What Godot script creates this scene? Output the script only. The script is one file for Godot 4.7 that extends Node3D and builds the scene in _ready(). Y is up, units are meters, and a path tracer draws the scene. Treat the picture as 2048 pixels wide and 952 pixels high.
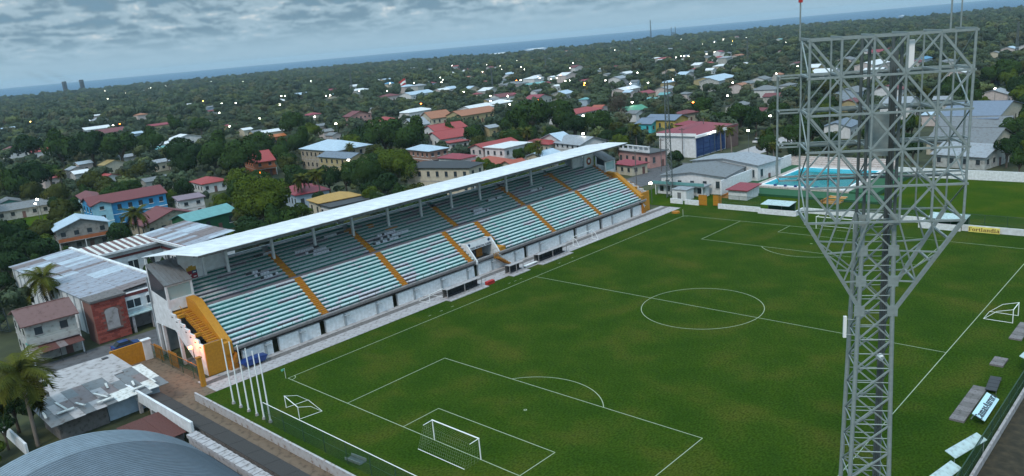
extends Node3D
# A football ground and its grandstand seen from the air, the town and the sea behind.
# x runs along the pitch away from the viewer, z from the grandstand towards the far touchline, y is up.

const EYE := Vector3(-49.505, 42.177, 93.264)

class MB:
	var v := PackedVector3Array()
	var n := PackedVector3Array()
	func tri(a: Vector3, b: Vector3, c: Vector3) -> void:
		var m := (b - a).cross(c - a)
		if m.length_squared() < 1e-14:
			return
		m = m.normalized()
		v.append_array([a, c, b])
		n.append_array([m, m, m])
	func tri_n(a: Vector3, b: Vector3, c: Vector3, m: Vector3) -> void:
		if (b - a).cross(c - a).dot(m) >= 0.0:
			v.append_array([a, c, b])
		else:
			v.append_array([a, b, c])
		n.append_array([m, m, m])
	func quad(a: Vector3, b: Vector3, c: Vector3, d: Vector3) -> void:
		tri(a, b, c)
		tri(a, c, d)
	func box(c: Vector3, s: Vector3, q := Basis.IDENTITY) -> void:
		var h := s * 0.5
		var p := []
		for i in 8:
			p.append(c + q * Vector3(h.x if i & 1 else -h.x, h.y if i & 2 else -h.y, h.z if i & 4 else -h.z))
		quad(p[0], p[2], p[3], p[1])
		quad(p[4], p[5], p[7], p[6])
		quad(p[0], p[4], p[6], p[2])
		quad(p[1], p[3], p[7], p[5])
		quad(p[2], p[6], p[7], p[3])
		quad(p[0], p[1], p[5], p[4])
	func span(a: Vector3, b: Vector3) -> void:
		box((a + b) * 0.5, (b - a).abs())
	func slab(top: Array, t: float) -> void:
		# top corners counter-clockwise seen from above, thickened downwards
		var k := top.size()
		for i in range(1, k - 1):
			tri(top[0], top[i], top[i + 1])
		var d := Vector3(0, -t, 0)
		for i in range(1, k - 1):
			tri(top[0] + d, top[i + 1] + d, top[i] + d)
		for i in k:
			var a: Vector3 = top[i]
			var b: Vector3 = top[(i + 1) % k]
			quad(a + d, b + d, b, a)
	func prism(outline: Array, a: float, b: float, axis: int) -> void:
		# outline of Vector2 (counter-clockwise) pushed along axis 0 (x: outline is z,y) or 2 (z: outline is x,y)
		var k := outline.size()
		var flat := PackedVector2Array(outline)
		var idx := Geometry2D.triangulate_polygon(flat)
		var at := func(q: Vector2, w: float) -> Vector3: return Vector3(w, q.y, q.x) if axis == 0 else Vector3(q.x, q.y, w)
		var lo := minf(a, b)
		var hi := maxf(a, b)
		var dir := Vector3(1, 0, 0) if axis == 0 else Vector3(0, 0, 1)
		for i in range(0, idx.size(), 3):
			tri_n(at.call(flat[idx[i]], hi), at.call(flat[idx[i + 1]], hi), at.call(flat[idx[i + 2]], hi), dir)
			tri_n(at.call(flat[idx[i]], lo), at.call(flat[idx[i + 1]], lo), at.call(flat[idx[i + 2]], lo), -dir)
		for i in k:
			var p: Vector2 = flat[i]
			var r: Vector2 = flat[(i + 1) % k]
			var e := r - p
			var nn := Vector2(e.y, -e.x).normalized()
			if Geometry2D.is_polygon_clockwise(flat):
				nn = -nn
			var w := Vector3(0, nn.y, nn.x) if axis == 0 else Vector3(nn.x, nn.y, 0)
			tri_n(at.call(p, lo), at.call(r, lo), at.call(r, hi), w)
			tri_n(at.call(p, lo), at.call(r, hi), at.call(p, hi), w)
	func tube(a: Vector3, b: Vector3, ra: float, rb: float, k := 8) -> void:
		var d := (b - a).normalized()
		var s := d.cross(Vector3.UP if absf(d.y) < 0.95 else Vector3.RIGHT).normalized()
		var t := s.cross(d)
		for i in k:
			var f0 := TAU * i / k
			var f1 := TAU * (i + 1) / k
			var u0 := s * cos(f0) + t * sin(f0)
			var u1 := s * cos(f1) + t * sin(f1)
			var p0 := a + u0 * ra
			var p1 := a + u1 * ra
			var q0 := b + u0 * rb
			var q1 := b + u1 * rb
			for w in [[p0, p1, q1, u0, u1, u1], [p0, q1, q0, u0, u1, u0]]:
				if (w[1] - w[0]).cross(w[2] - w[0]).dot(u0 + u1) >= 0.0:
					v.append_array([w[0], w[2], w[1]])
					n.append_array([w[3], w[5], w[4]])
				else:
					v.append_array([w[0], w[1], w[2]])
					n.append_array([w[3], w[4], w[5]])
			tri_n(a, p0, p1, -d)
			if rb > 0.001:
				tri_n(b, q0, q1, d)
	func mesh() -> ArrayMesh:
		var m := ArrayMesh.new()
		var arr := []
		arr.resize(Mesh.ARRAY_MAX)
		arr[Mesh.ARRAY_VERTEX] = v
		arr[Mesh.ARRAY_NORMAL] = n
		m.add_surface_from_arrays(Mesh.PRIMITIVE_TRIANGLES, arr)
		return m

var M := {}
var taken := {}
var cube: ArrayMesh
var rod: ArrayMesh
var rng := RandomNumberGenerator.new()
var tex := {}

func named(called: String) -> String:
	if not taken.has(called):
		taken[called] = 0
		return called
	taken[called] += 1
	return "%s_%03d" % [called, taken[called]]

func noise_tex(size: int, freq: float, oct: int, lo: Color, hi: Color, seed_: int, mid := Color(-1, 0, 0), at := 0.5) -> NoiseTexture2D:
	var f := FastNoiseLite.new()
	f.seed = seed_
	f.frequency = freq
	f.fractal_octaves = oct
	f.noise_type = FastNoiseLite.TYPE_SIMPLEX_SMOOTH
	var t := NoiseTexture2D.new()
	t.width = size
	t.height = size
	t.seamless = true
	t.noise = f
	var g := Gradient.new()
	g.set_color(0, lo)
	g.set_color(1, hi)
	if mid.r >= 0.0:
		g.add_point(at, mid)
	t.color_ramp = g
	return t

func lin(r: float, g: float, b: float) -> Color:
	return Color(r, g, b).linear_to_srgb()

func mat(key: String, r: float, g: float, b: float, rough := 0.8, tx := "", scale := 0.2, metal := 0.0) -> StandardMaterial3D:
	var m := StandardMaterial3D.new()
	m.resource_name = key
	m.albedo_color = lin(r, g, b)
	m.roughness = rough
	m.metallic = metal
	if tx != "":
		m.albedo_texture = tex[tx]
		m.uv1_triplanar = true
		m.uv1_world_triplanar = true
		m.uv1_scale = Vector3.ONE * scale
	M[key] = m
	return m

func glow(key: String, c: Color, e: float) -> void:
	var m := mat(key, 0.8, 0.8, 0.8)
	m.emission_enabled = true
	m.emission = c
	m.emission_energy_multiplier = e

func thing(called: String, label: String, category: String, at := Vector3.ZERO, turn := 0.0, group := "") -> Node3D:
	var o := Node3D.new()
	o.name = named(called)
	add_child(o)
	o.position = at
	o.rotation.y = turn
	o.set_meta("label", label)
	o.set_meta("category", category)
	if group != "":
		o.set_meta("group", group)
	return o

func structure(called: String, mesh: Mesh, m: Material) -> MeshInstance3D:
	var o := MeshInstance3D.new()
	o.name = named(called)
	o.mesh = mesh
	o.material_override = m
	add_child(o)
	o.set_meta("kind", "structure")
	return o

func part(p: Node, called: String, mesh: Mesh, m: Material, xf := Transform3D.IDENTITY) -> MeshInstance3D:
	var o := MeshInstance3D.new()
	o.name = called
	o.mesh = mesh
	o.material_override = m
	o.transform = xf
	p.add_child(o, true)
	return o

func holder(p: Node, called: String) -> Node3D:
	var o := Node3D.new()
	o.name = called
	p.add_child(o, true)
	return o

func pbox(p: Node, called: String, a: Vector3, b: Vector3, m: Material) -> MeshInstance3D:
	return part(p, called, cube, m, Transform3D(Basis.from_scale((b - a).abs()), (a + b) * 0.5))

func member(p: Node, called: String, a: Vector3, b: Vector3, w: float, m: Material, mesh: Mesh = null, depth := -1.0) -> MeshInstance3D:
	var d := b - a
	var l := d.length()
	var y := d / l
	var x := y.cross(Vector3(0, 0, 1) if absf(y.z) < 0.9 else Vector3(1, 0, 0)).normalized()
	var z := x.cross(y)
	return part(p, called, mesh if mesh else cube, m, Transform3D(Basis(x * w, y * l, z * (w if depth < 0 else depth)), (a + b) * 0.5))

func sheet(called: String, y: float, x0: float, x1: float, z0: float, z1: float, m: Material) -> MeshInstance3D:
	var b := MB.new()
	b.quad(Vector3(x0, y, z1), Vector3(x1, y, z1), Vector3(x1, y, z0), Vector3(x0, y, z0))
	return structure(called, b.mesh(), m)

func lettering(p: Node, called: String, text: String, m: Material, high: float, xf: Transform3D, serif := false, squeeze := 1.0) -> void:
	var t := TextMesh.new()
	t.text = text
	var f := SystemFont.new()
	f.font_names = PackedStringArray(["Droid Serif" if serif else "Droid Sans"])
	f.font_weight = 700
	t.font = f
	t.font_size = 64
	t.pixel_size = high / 64.0
	t.depth = 0.03
	var q := xf
	q.basis = xf.basis * Basis.from_scale(Vector3(squeeze, 1, 1))
	part(p, called, t, m, q)

func _ready() -> void:
	rng.seed = 11
	set_view()
	set_light()
	set_materials()
	build_ground()
	build_pitch()
	build_stand()
	build_walls()
	build_pool()
	build_school()
	build_front_left()
	build_houses()
	build_trees()
	build_tower()
	build_field_things()
	build_street_things()

func set_view() -> void:
	var cam := Camera3D.new()
	cam.name = "camera"
	var f := Vector3(0.69481499, -0.24385073, -0.67658625)
	var r := Vector3(0.67926068, -0.08659265, 0.72877063)
	var u := Vector3(0.23629865, 0.9659392, -0.10547235)
	cam.transform = Transform3D(Basis(r, u, -f), EYE)
	cam.fov = 33.66
	cam.near = 0.5
	cam.far = 40000.0
	add_child(cam)
	cam.current = true

func sky_colour(d: Vector3, nz: FastNoiseLite, nb: FastNoiseLite) -> Color:
	var e := maxf(d.y, 0.0)
	var k := 1.0 / (e + 0.13)
	var px := d.x * k
	var pz := d.z * k
	var wx := nb.get_noise_2d(px * 130.0, pz * 130.0 + 90.0)
	var a := nz.get_noise_2d(px * 165.0 + wx * 22.0, pz * 165.0 - wx * 22.0)
	var b := nb.get_noise_2d(px * 60.0 + 40.0, pz * 60.0)
	var dens := clampf(0.58 + 0.88 * a + 0.45 * b, 0.0, 1.0)
	var dark := Vector3(0.10, 0.185, 0.255)
	var light := Vector3(0.31, 0.43, 0.51)
	var gap := Vector3(0.66, 0.68, 0.67)
	var t := 1.0 - dens
	var c := dark.lerp(light, smoothstep(0.1, 0.66, t))
	c = c.lerp(gap, smoothstep(0.72, 1.05, t))
	# low over the sea the layers run together
	var haze := Vector3(0.295, 0.435, 0.535)
	c = c.lerp(haze, 1.0 - smoothstep(0.005, 0.065, e))
	# an even overcast is brighter overhead
	c *= 1.0 + 2.4 * smoothstep(0.1, 0.8, e)
	return Color(c.x, c.y, c.z)

func set_light() -> void:
	var nz := FastNoiseLite.new()
	nz.seed = 4
	nz.frequency = 0.02
	nz.fractal_octaves = 7
	nz.fractal_gain = 0.58
	nz.noise_type = FastNoiseLite.TYPE_SIMPLEX_SMOOTH
	var nb := FastNoiseLite.new()
	nb.seed = 9
	nb.frequency = 0.02
	nb.fractal_octaves = 3
	var w := 4096
	var h := 2048
	var im := Image.create(512, 256, false, Image.FORMAT_RGBF)
	for y in 256:
		var el := PI * 0.5 - PI * (y + 0.5) / 256.0
		for x in 512:
			var az := TAU * (x + 0.5) / 512.0
			im.set_pixel(x, y, sky_colour(Vector3(sin(az) * cos(el), sin(el), -cos(az) * cos(el)), nz, nb))
	im.resize(w, h, Image.INTERPOLATE_CUBIC)
	for y in range(h / 2 - 170, h / 2 + 12):
		var el := PI * 0.5 - PI * (y + 0.5) / h
		for x in range(40, 1120):
			var az := TAU * (x + 0.5) / w
			im.set_pixel(x, y, sky_colour(Vector3(sin(az) * cos(el), sin(el), -cos(az) * cos(el)), nz, nb))
	var pm := PanoramaSkyMaterial.new()
	pm.panorama = ImageTexture.create_from_image(im)
	pm.energy_multiplier = 1.0
	var sky := Sky.new()
	sky.sky_material = pm
	var env := Environment.new()
	env.background_mode = Environment.BG_SKY
	env.sky = sky
	env.tonemap_mode = Environment.TONE_MAPPER_LINEAR
	env.tonemap_exposure = 1.2
	env.sdfgi_enabled = true
	env.ssao_enabled = true
	env.ssil_enabled = true
	env.volumetric_fog_enabled = true
	env.volumetric_fog_density = 0.0
	env.fog_enabled = true
	env.fog_density = 0.00008
	env.fog_light_color = Color(0.72, 0.82, 0.88)
	var we := WorldEnvironment.new()
	we.name = "world_environment"
	we.environment = env
	add_child(we)
	var sun := DirectionalLight3D.new()
	sun.name = "sun"
	sun.light_energy = 0.5
	sun.light_angular_distance = 12.0
	sun.light_color = Color(1.0, 0.96, 0.9)
	sun.shadow_enabled = true
	add_child(sun)
	sun.look_at_from_position(Vector3(-0.75, 0.95, 0.25) * 10.0, Vector3.ZERO)

func set_materials() -> void:
	var cb := MB.new()
	cb.box(Vector3.ZERO, Vector3.ONE)
	cube = cb.mesh()
	var rb := MB.new()
	rb.tube(Vector3(0, -0.5, 0), Vector3(0, 0.5, 0), 0.5, 0.5, 8)
	rod = rb.mesh()
	tex.worn = noise_tex(512, 0.012, 7, Color(0.86, 0.855, 0.845), Color(1, 1, 1), 3)
	tex.dirty = noise_tex(512, 0.014, 7, Color(0.62, 0.60, 0.58), Color(1, 1, 1), 5, Color(0.91, 0.90, 0.89), 0.36)
	tex.rusty = noise_tex(512, 0.016, 7, Color(0.62, 0.48, 0.40), Color(1, 1, 1), 6, Color(0.94, 0.92, 0.90), 0.34)
	tex.leaf = noise_tex(256, 0.05, 5, Color(0.45, 0.52, 0.42), Color(1, 1, 1), 8)
	tex.turf = noise_tex(1024, 0.0045, 9, Color(0.62, 0.77, 0.52), Color(1.0, 0.90, 0.76), 12, Color(0.74, 0.84, 0.58))
	tex.turf_fine = noise_tex(1024, 0.035, 7, Color(0.55, 0.60, 0.50), Color(1, 1, 1), 13, Color(0.82, 0.85, 0.78))
	tex.earth = noise_tex(512, 0.008, 6, Color(0.5, 0.52, 0.42), Color(1, 0.95, 0.85), 14)
	tex.wave = noise_tex(512, 0.02, 5, Color(0.8, 0.84, 0.88), Color(1, 1, 1), 15)
	var g := mat("grass", 0.092, 0.126, 0.034, 0.95, "turf", 0.021)
	g.detail_enabled = true
	g.detail_albedo = tex.turf_fine
	g.detail_blend_mode = BaseMaterial3D.BLEND_MODE_MUL
	g.detail_uv_layer = BaseMaterial3D.DETAIL_UV_2
	g.uv2_triplanar = true
	g.uv2_world_triplanar = true
	g.uv2_scale = Vector3(0.062, 0.062, 0.09)
	g.metallic_specular = 0.08
	var lw := g.duplicate() as StandardMaterial3D
	lw.albedo_color = lin(0.100, 0.140, 0.021)
	M["lawn"] = lw

	mat("earth", 0.062, 0.078, 0.032, 0.95, "earth", 0.03)
	mat("dirt", 0.16, 0.115, 0.08, 0.95, "dirty", 0.15)
	mat("brown_earth", 0.055, 0.045, 0.03, 0.95, "earth", 0.2)
	mat("asphalt", 0.10, 0.10, 0.11, 0.9, "dirty", 0.08)
	mat("concrete", 0.40, 0.385, 0.40, 0.85, "dirty", 0.1)
	mat("concrete_dark", 0.15, 0.14, 0.14, 0.9, "dirty", 0.2)
	mat("concrete_pale", 0.40, 0.385, 0.405, 0.85, "dirty", 0.16)
	mat("concrete_worn", 0.2, 0.185, 0.19, 0.9, "dirty", 0.5)
	mat("line_paint", 0.34, 0.40, 0.27, 0.8, "worn", 0.5)
	mat("white_paint", 0.72, 0.74, 0.78, 0.6, "worn", 0.12)
	mat("white_metal", 0.74, 0.77, 0.80, 0.45, "worn", 0.06)
	mat("white_pure", 0.80, 0.81, 0.82, 0.5)
	mat("wall_bright", 0.80, 0.82, 0.86, 0.6, "worn", 0.2)
	mat("grey_wall", 0.36, 0.40, 0.44, 0.8, "worn", 0.1)
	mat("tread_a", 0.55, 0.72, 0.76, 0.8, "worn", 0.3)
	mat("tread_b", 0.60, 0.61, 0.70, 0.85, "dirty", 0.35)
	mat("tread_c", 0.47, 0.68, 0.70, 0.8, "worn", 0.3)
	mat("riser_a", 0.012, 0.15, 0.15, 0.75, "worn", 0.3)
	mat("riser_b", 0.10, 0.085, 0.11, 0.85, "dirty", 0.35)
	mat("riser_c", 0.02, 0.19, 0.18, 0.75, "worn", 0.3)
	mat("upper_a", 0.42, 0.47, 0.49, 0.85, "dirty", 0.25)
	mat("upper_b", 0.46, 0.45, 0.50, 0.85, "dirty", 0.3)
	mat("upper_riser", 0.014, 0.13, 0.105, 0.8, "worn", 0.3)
	mat("mauve_floor", 0.19, 0.165, 0.19, 0.9, "dirty", 0.3)
	mat("orange", 0.50, 0.215, 0.008, 0.7, "worn", 0.3)
	mat("orange_deep", 0.42, 0.16, 0.010, 0.75, "dirty", 0.4)
	mat("black", 0.012, 0.013, 0.015, 0.5)
	mat("dark", 0.03, 0.03, 0.035, 0.6)
	mat("seat_black", 0.012, 0.014, 0.02, 0.4)
	var gl := mat("glass_dark", 0.03, 0.04, 0.05, 0.12)
	gl.metallic_specular = 0.6
	var pane := mat("glass_clear", 0.6, 0.75, 0.75, 0.08)
	pane.transparency = BaseMaterial3D.TRANSPARENCY_ALPHA
	pane.albedo_color.a = 0.35
	var wire := mat("wire_green", 0.02, 0.06, 0.03, 0.7)
	wire.transparency = BaseMaterial3D.TRANSPARENCY_ALPHA
	wire.albedo_color.a = 0.34
	var net := mat("net_white", 0.7, 0.75, 0.7, 0.8)
	net.transparency = BaseMaterial3D.TRANSPARENCY_ALPHA
	net.albedo_color.a = 0.16
	mat("post_green", 0.02, 0.055, 0.03, 0.6)
	mat("steel", 0.31, 0.365, 0.37, 0.55, "worn", 0.4, 0.25)
	mat("steel_dark", 0.11, 0.135, 0.14, 0.6, "worn", 0.4, 0.2)
	mat("tin", 0.33, 0.35, 0.42, 0.5, "rusty", 0.09, 0.3)
	mat("tin_b", 0.50, 0.56, 0.64, 0.5, "worn", 0.1, 0.3)
	mat("tin_c", 0.20, 0.165, 0.17, 0.65, "rusty", 0.12, 0.2)
	mat("vault", 0.155, 0.195, 0.24, 0.5, "worn", 0.1, 0.3)
	mat("vault_light", 0.25, 0.31, 0.37, 0.5, "worn", 0.1, 0.3)
	mat("sheet_white", 0.66, 0.67, 0.66, 0.7, "dirty", 0.2)
	mat("brick", 0.28, 0.055, 0.04, 0.9, "dirty", 0.3)
	mat("mortar", 0.20, 0.10, 0.085, 0.95)
	mat("trim_red", 0.13, 0.025, 0.025, 0.8)
	mat("pool_tile", 0.05, 0.62, 0.82, 0.4)
	var wt := mat("pool_water", 0.08, 0.62, 0.80, 0.06)
	wt.transparency = BaseMaterial3D.TRANSPARENCY_ALPHA
	wt.albedo_color.a = 0.3
	wt.metallic_specular = 0.2
	mat("turf_plastic", 0.008, 0.085, 0.028, 0.9, "worn", 0.3)
	mat("deck", 0.52, 0.46, 0.44, 0.85, "dirty", 0.2)
	mat("sea", 0.085, 0.165, 0.25, 0.7, "wave", 0.0025).metallic_specular = 0.15
	mat("sand", 0.30, 0.26, 0.2, 0.9)
	mat("bark", 0.085, 0.065, 0.05, 0.95)
	mat("palm_bark", 0.16, 0.13, 0.11, 0.95)
	for l in [["leaf_m", 0.058, 0.105, 0.026], ["leaf_d", 0.034, 0.070, 0.024], ["leaf_b", 0.125, 0.165, 0.020], ["leaf_o", 0.10, 0.108, 0.028], ["leaf_p", 0.15, 0.105, 0.095], ["palm", 0.165, 0.165, 0.03], ["palm_dry", 0.20, 0.15, 0.035]]:
		var m := mat(l[0], l[1], l[2], l[3], 0.75, "leaf", 0.35)
		m.metallic_specular = 0.2
		m.backlight_enabled = true
		m.backlight = Color(0.28, 0.3, 0.2)
	var fl := mat("leaf_far", 1, 1, 1, 0.85)
	fl.vertex_color_use_as_albedo = true
	# roofs and walls of the town
	for c in [["dkred", 0.155, 0.026, 0.028], ["red", 0.32, 0.035, 0.032], ["crimson", 0.25, 0.026, 0.042], ["orangered", 0.36, 0.075, 0.04], ["terra", 0.34, 0.13, 0.06], ["ltblue", 0.42, 0.53, 0.64], ["blueroof", 0.09, 0.27, 0.45], ["grey", 0.155, 0.168, 0.185], ["ltgrey", 0.27, 0.30, 0.345], ["dkgrey", 0.07, 0.07, 0.075], ["slate", 0.14, 0.18, 0.24], ["slateblue", 0.155, 0.195, 0.27], ["teal", 0.13, 0.33, 0.34], ["mauve", 0.22, 0.15, 0.19], ["yellow", 0.42, 0.25, 0.06], ["ochreroof", 0.36, 0.27, 0.11], ["charcoal", 0.035, 0.036, 0.042], ["white", 0.68, 0.70, 0.73], ["greenroof", 0.06, 0.26, 0.16], ["rustbrown", 0.15, 0.075, 0.07], ["orange", 0.45, 0.14, 0.04], ["cream", 0.55, 0.47, 0.36]]:
		mat("roof_" + c[0], c[1], c[2], c[3], 0.6, "rusty" if c[0] in ["grey", "rustbrown", "ltgrey", "slate"] else "worn", 0.11)
	for c in [["blue", 0.05, 0.30, 0.60], ["ltblue", 0.30, 0.58, 0.72], ["cement", 0.27, 0.27, 0.26], ["dimwhite", 0.45, 0.46, 0.45], ["teal", 0.10, 0.34, 0.30], ["white", 0.66, 0.66, 0.68], ["green", 0.012, 0.10, 0.04], ["beige", 0.38, 0.33, 0.26], ["paleblue", 0.40, 0.50, 0.62], ["cream", 0.56, 0.50, 0.40], ["ochre", 0.44, 0.36, 0.20], ["orange", 0.42, 0.13, 0.05], ["pink", 0.50, 0.27, 0.25], ["pinkwhite", 0.58, 0.50, 0.49], ["brick", 0.34, 0.19, 0.15], ["yellowwall", 0.50, 0.36, 0.09], ["cyan", 0.07, 0.50, 0.58], ["showroom", 0.74, 0.75, 0.79], ["showblue", 0.02, 0.065, 0.20], ["showbrick", 0.14, 0.085, 0.08]]:
		mat("wall_" + c[0], c[1], c[2], c[3], 0.85, "dirty" if c[0] in ["cement", "dimwhite", "beige"] else "worn", 0.12)
	mat("sign_yellow", 0.78, 0.66, 0.16, 0.6)
	mat("sign_brown", 0.16, 0.06, 0.02, 0.6)
	mat("sign_cyan", 0.46, 0.68, 0.76, 0.6)
	mat("sign_ink", 0.015, 0.02, 0.04, 0.6)
	mat("navy", 0.01, 0.035, 0.16, 0.4)
	mat("red_paint", 0.40, 0.02, 0.02, 0.5)
	mat("crest_blue", 0.01, 0.05, 0.14, 0.6)
	mat("crest_red", 0.24, 0.012, 0.03, 0.6)
	mat("crest_gold", 0.42, 0.24, 0.02, 0.6)
	mat("tyre", 0.015, 0.015, 0.016, 0.8)
	mat("car_white", 0.68, 0.69, 0.7, 0.3)
	var cbm := mat("car_blue", 0.008, 0.045, 0.17, 0.25)
	cbm.clearcoat_enabled = true
	cbm.clearcoat = 0.6
	mat("canopy", 0.45, 0.58, 0.60, 0.4, "dirty", 0.2)
	mat("net_cord", 0.30, 0.34, 0.27, 0.9)
	glow("lamp_w", Color(1.0, 0.97, 0.9), 42.0)
	glow("lamp_y", Color(1.0, 0.78, 0.35), 34.0)
	glow("lamp_o", Color(1.0, 0.42, 0.08), 34.0)
	glow("beacon", Color(0.9, 0.03, 0.04), 0.7)

const SHORE := [Vector2(-3000, -2600), Vector2(-300, -3100), Vector2(500, -2800), Vector2(680, -2467), Vector2(800, -2400), Vector2(987, -2450), Vector2(1080, -2263), Vector2(1210, -2259), Vector2(1419, -2330), Vector2(1489, -2108), Vector2(1585, -2000), Vector2(1535, -1745), Vector2(1510, -1504), Vector2(1540, -1320), Vector2(1848, -1274), Vector2(2250, -1400), Vector2(2370, -1228), Vector2(2421, -1047), Vector2(2380, -823), Vector2(2200, -620), Vector2(2400, -496), Vector2(2528, -405), Vector2(2609, -249), Vector2(3000, 300), Vector2(3200, 1600)]

func build_ground() -> void:
	# the land ends at the shore; the sea runs on to the horizon
	var shore := SHORE
	var b := MB.new()
	var prev := Vector3.ZERO
	for i in shore.size():
		var q := Vector3(shore[i].x, -0.05, shore[i].y)
		if i > 0:
			b.tri(Vector3(-2500, -0.05, 1800), q, prev)
		prev = q
	var o := structure("ground", b.mesh(), M.earth)
	o.set_meta("kind", "structure")
	var s := MB.new()
	for i in 96:
		var a := TAU * i / 96.0
		var c := TAU * (i + 1) / 96.0
		s.tri(Vector3(EYE.x, -1.2, EYE.z), Vector3(EYE.x + cos(c) * 11900.0, -1.2, EYE.z + sin(c) * 11900.0), Vector3(EYE.x + cos(a) * 11900.0, -1.2, EYE.z + sin(a) * 11900.0))
	structure("sea", s.mesh(), M.sea)
	sheet("street", -0.02, -75, 165, -39.5, -28.6, M.asphalt)
	sheet("street", -0.024, 150, 162, -300, -28.6, M.asphalt)
	sheet("yard", -0.015, 158, 225, -31.0, -22.0, M.concrete)
	sheet("dirt_lane", -0.012, -14.3, -10.9, -8, 60, M.dirt)
	sheet("brick_yard", -0.008, -14.5, -6.6, -27.5, -4.6, M.dirt)
	sheet("lawn", -0.018, 110, 161, -24, 130, M.lawn)
	sheet("lawn", -0.018, 78, 100, -168, -150, M.lawn)
	sheet("lawn", -0.018, 12, 34, -196, -150, M.lawn)
	sheet("waste_ground", -0.014, -10, 112, 77.9, 130, M.brown_earth)

func build_pitch() -> void:
	sheet("pitch_grass", 0.0, -10.7, 112.0, -4.85, 77.6, M.grass)
	sheet("walkway", 0.02, -8.0, 109.5, -8.0, -4.85, M.concrete_pale)
	sheet("gutter", 0.012, -8.0, 109.5, -9.3, -8.0, M.concrete_dark)
	sheet("kerb_strip", 0.016, -8.0, 109.5, -10.4, -9.3, M.concrete)
	var t := Node3D.new()
	t.name = "pitch_markings"
	add_child(t)
	t.set_meta("kind", "structure")
	var w := 0.05
	var y := 0.006
	var line := func(x0: float, z0: float, x1: float, z1: float) -> void:
		var b := MB.new()
		b.quad(Vector3(minf(x0, x1) - w, y, maxf(z0, z1) + w), Vector3(maxf(x0, x1) + w, y, maxf(z0, z1) + w), Vector3(maxf(x0, x1) + w, y, minf(z0, z1) - w), Vector3(minf(x0, x1) - w, y, minf(z0, z1) - w))
		part(t, "painted_line", b.mesh(), M.line_paint)
		y += 0.0004
	var arc := func(cx: float, cz: float, r: float, a0: float, a1: float) -> void:
		var b := MB.new()
		var k := int(ceil((a1 - a0) / 0.05))
		for i in k:
			var a := lerpf(a0, a1, float(i) / k)
			var c := lerpf(a0, a1, float(i + 1) / k)
			b.quad(Vector3(cx + cos(a) * (r - w), y, cz + sin(a) * (r - w)), Vector3(cx + cos(c) * (r - w), y, cz + sin(c) * (r - w)), Vector3(cx + cos(c) * (r + w), y, cz + sin(c) * (r + w)), Vector3(cx + cos(a) * (r + w), y, cz + sin(a) * (r + w)))
		var bb := MB.new()
		for i in range(0, b.v.size(), 3):
			bb.tri_n(b.v[i], b.v[i + 1], b.v[i + 2], Vector3.UP)
		part(t, "painted_arc", bb.mesh(), M.line_paint)
		y += 0.0004
	line.call(0, 0, 103, 0)
	line.call(0, 68, 103, 68)
	line.call(0, 0, 0, 68)
	line.call(103, 0, 103, 68)
	line.call(51.5, 0, 51.5, 68)
	arc.call(51.5, 34, 9.15, 0.0, TAU)
	for e in [[0.0, 1.0], [103.0, -1.0]]:
		var x: float = e[0]
		var s: float = e[1]
		line.call(x, 13.84, x + s * 16.5, 13.84)
		line.call(x, 54.16, x + s * 16.5, 54.16)
		line.call(x + s * 16.5, 13.84, x + s * 16.5, 54.16)
		line.call(x, 24.84, x + s * 5.5, 24.84)
		line.call(x, 43.16, x + s * 5.5, 43.16)
		line.call(x + s * 5.5, 24.84, x + s * 5.5, 43.16)
		arc.call(x + s * 11.0, 34, 0.16, 0.0, TAU)
		if s > 0:
			arc.call(11.0, 34, 9.15, -0.927, 0.927)
			arc.call(0, 0, 1.0, 0.0, PI / 2)
			arc.call(0, 68, 1.0, -PI / 2, 0.0)
		else:
			arc.call(92.0, 34, 9.15, PI - 0.927, PI + 0.927)
			arc.call(103, 0, 1.0, PI / 2, PI)
			arc.call(103, 68, 1.0, PI, PI * 1.5)
	for x in [27.0, 29.5, 32.0, 46.0, 47.5, 49.0, 60.0, 64.0]:
		line.call(x, -1.6, x + 0.5, -1.6)

const AISLES_LOW := [13.5, 29.7, 45.3, 53.9, 69.4, 85.4]
const AISLES_UP := [13.5, 29.7, 49.8, 69.4, 85.4]
const X0 := -2.0
const X1 := 101.2
const LOW_Z := -10.3
const LOW_Y := 3.05
const ROWS_LOW := 11
const RUN_LOW := 0.63
const RISE_LOW := 0.455
const UP_Z := -18.4
const UP_Y := 8.1
const ROWS_UP := 10
const RUN_UP := 0.77
const RISE_UP := 0.41

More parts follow.
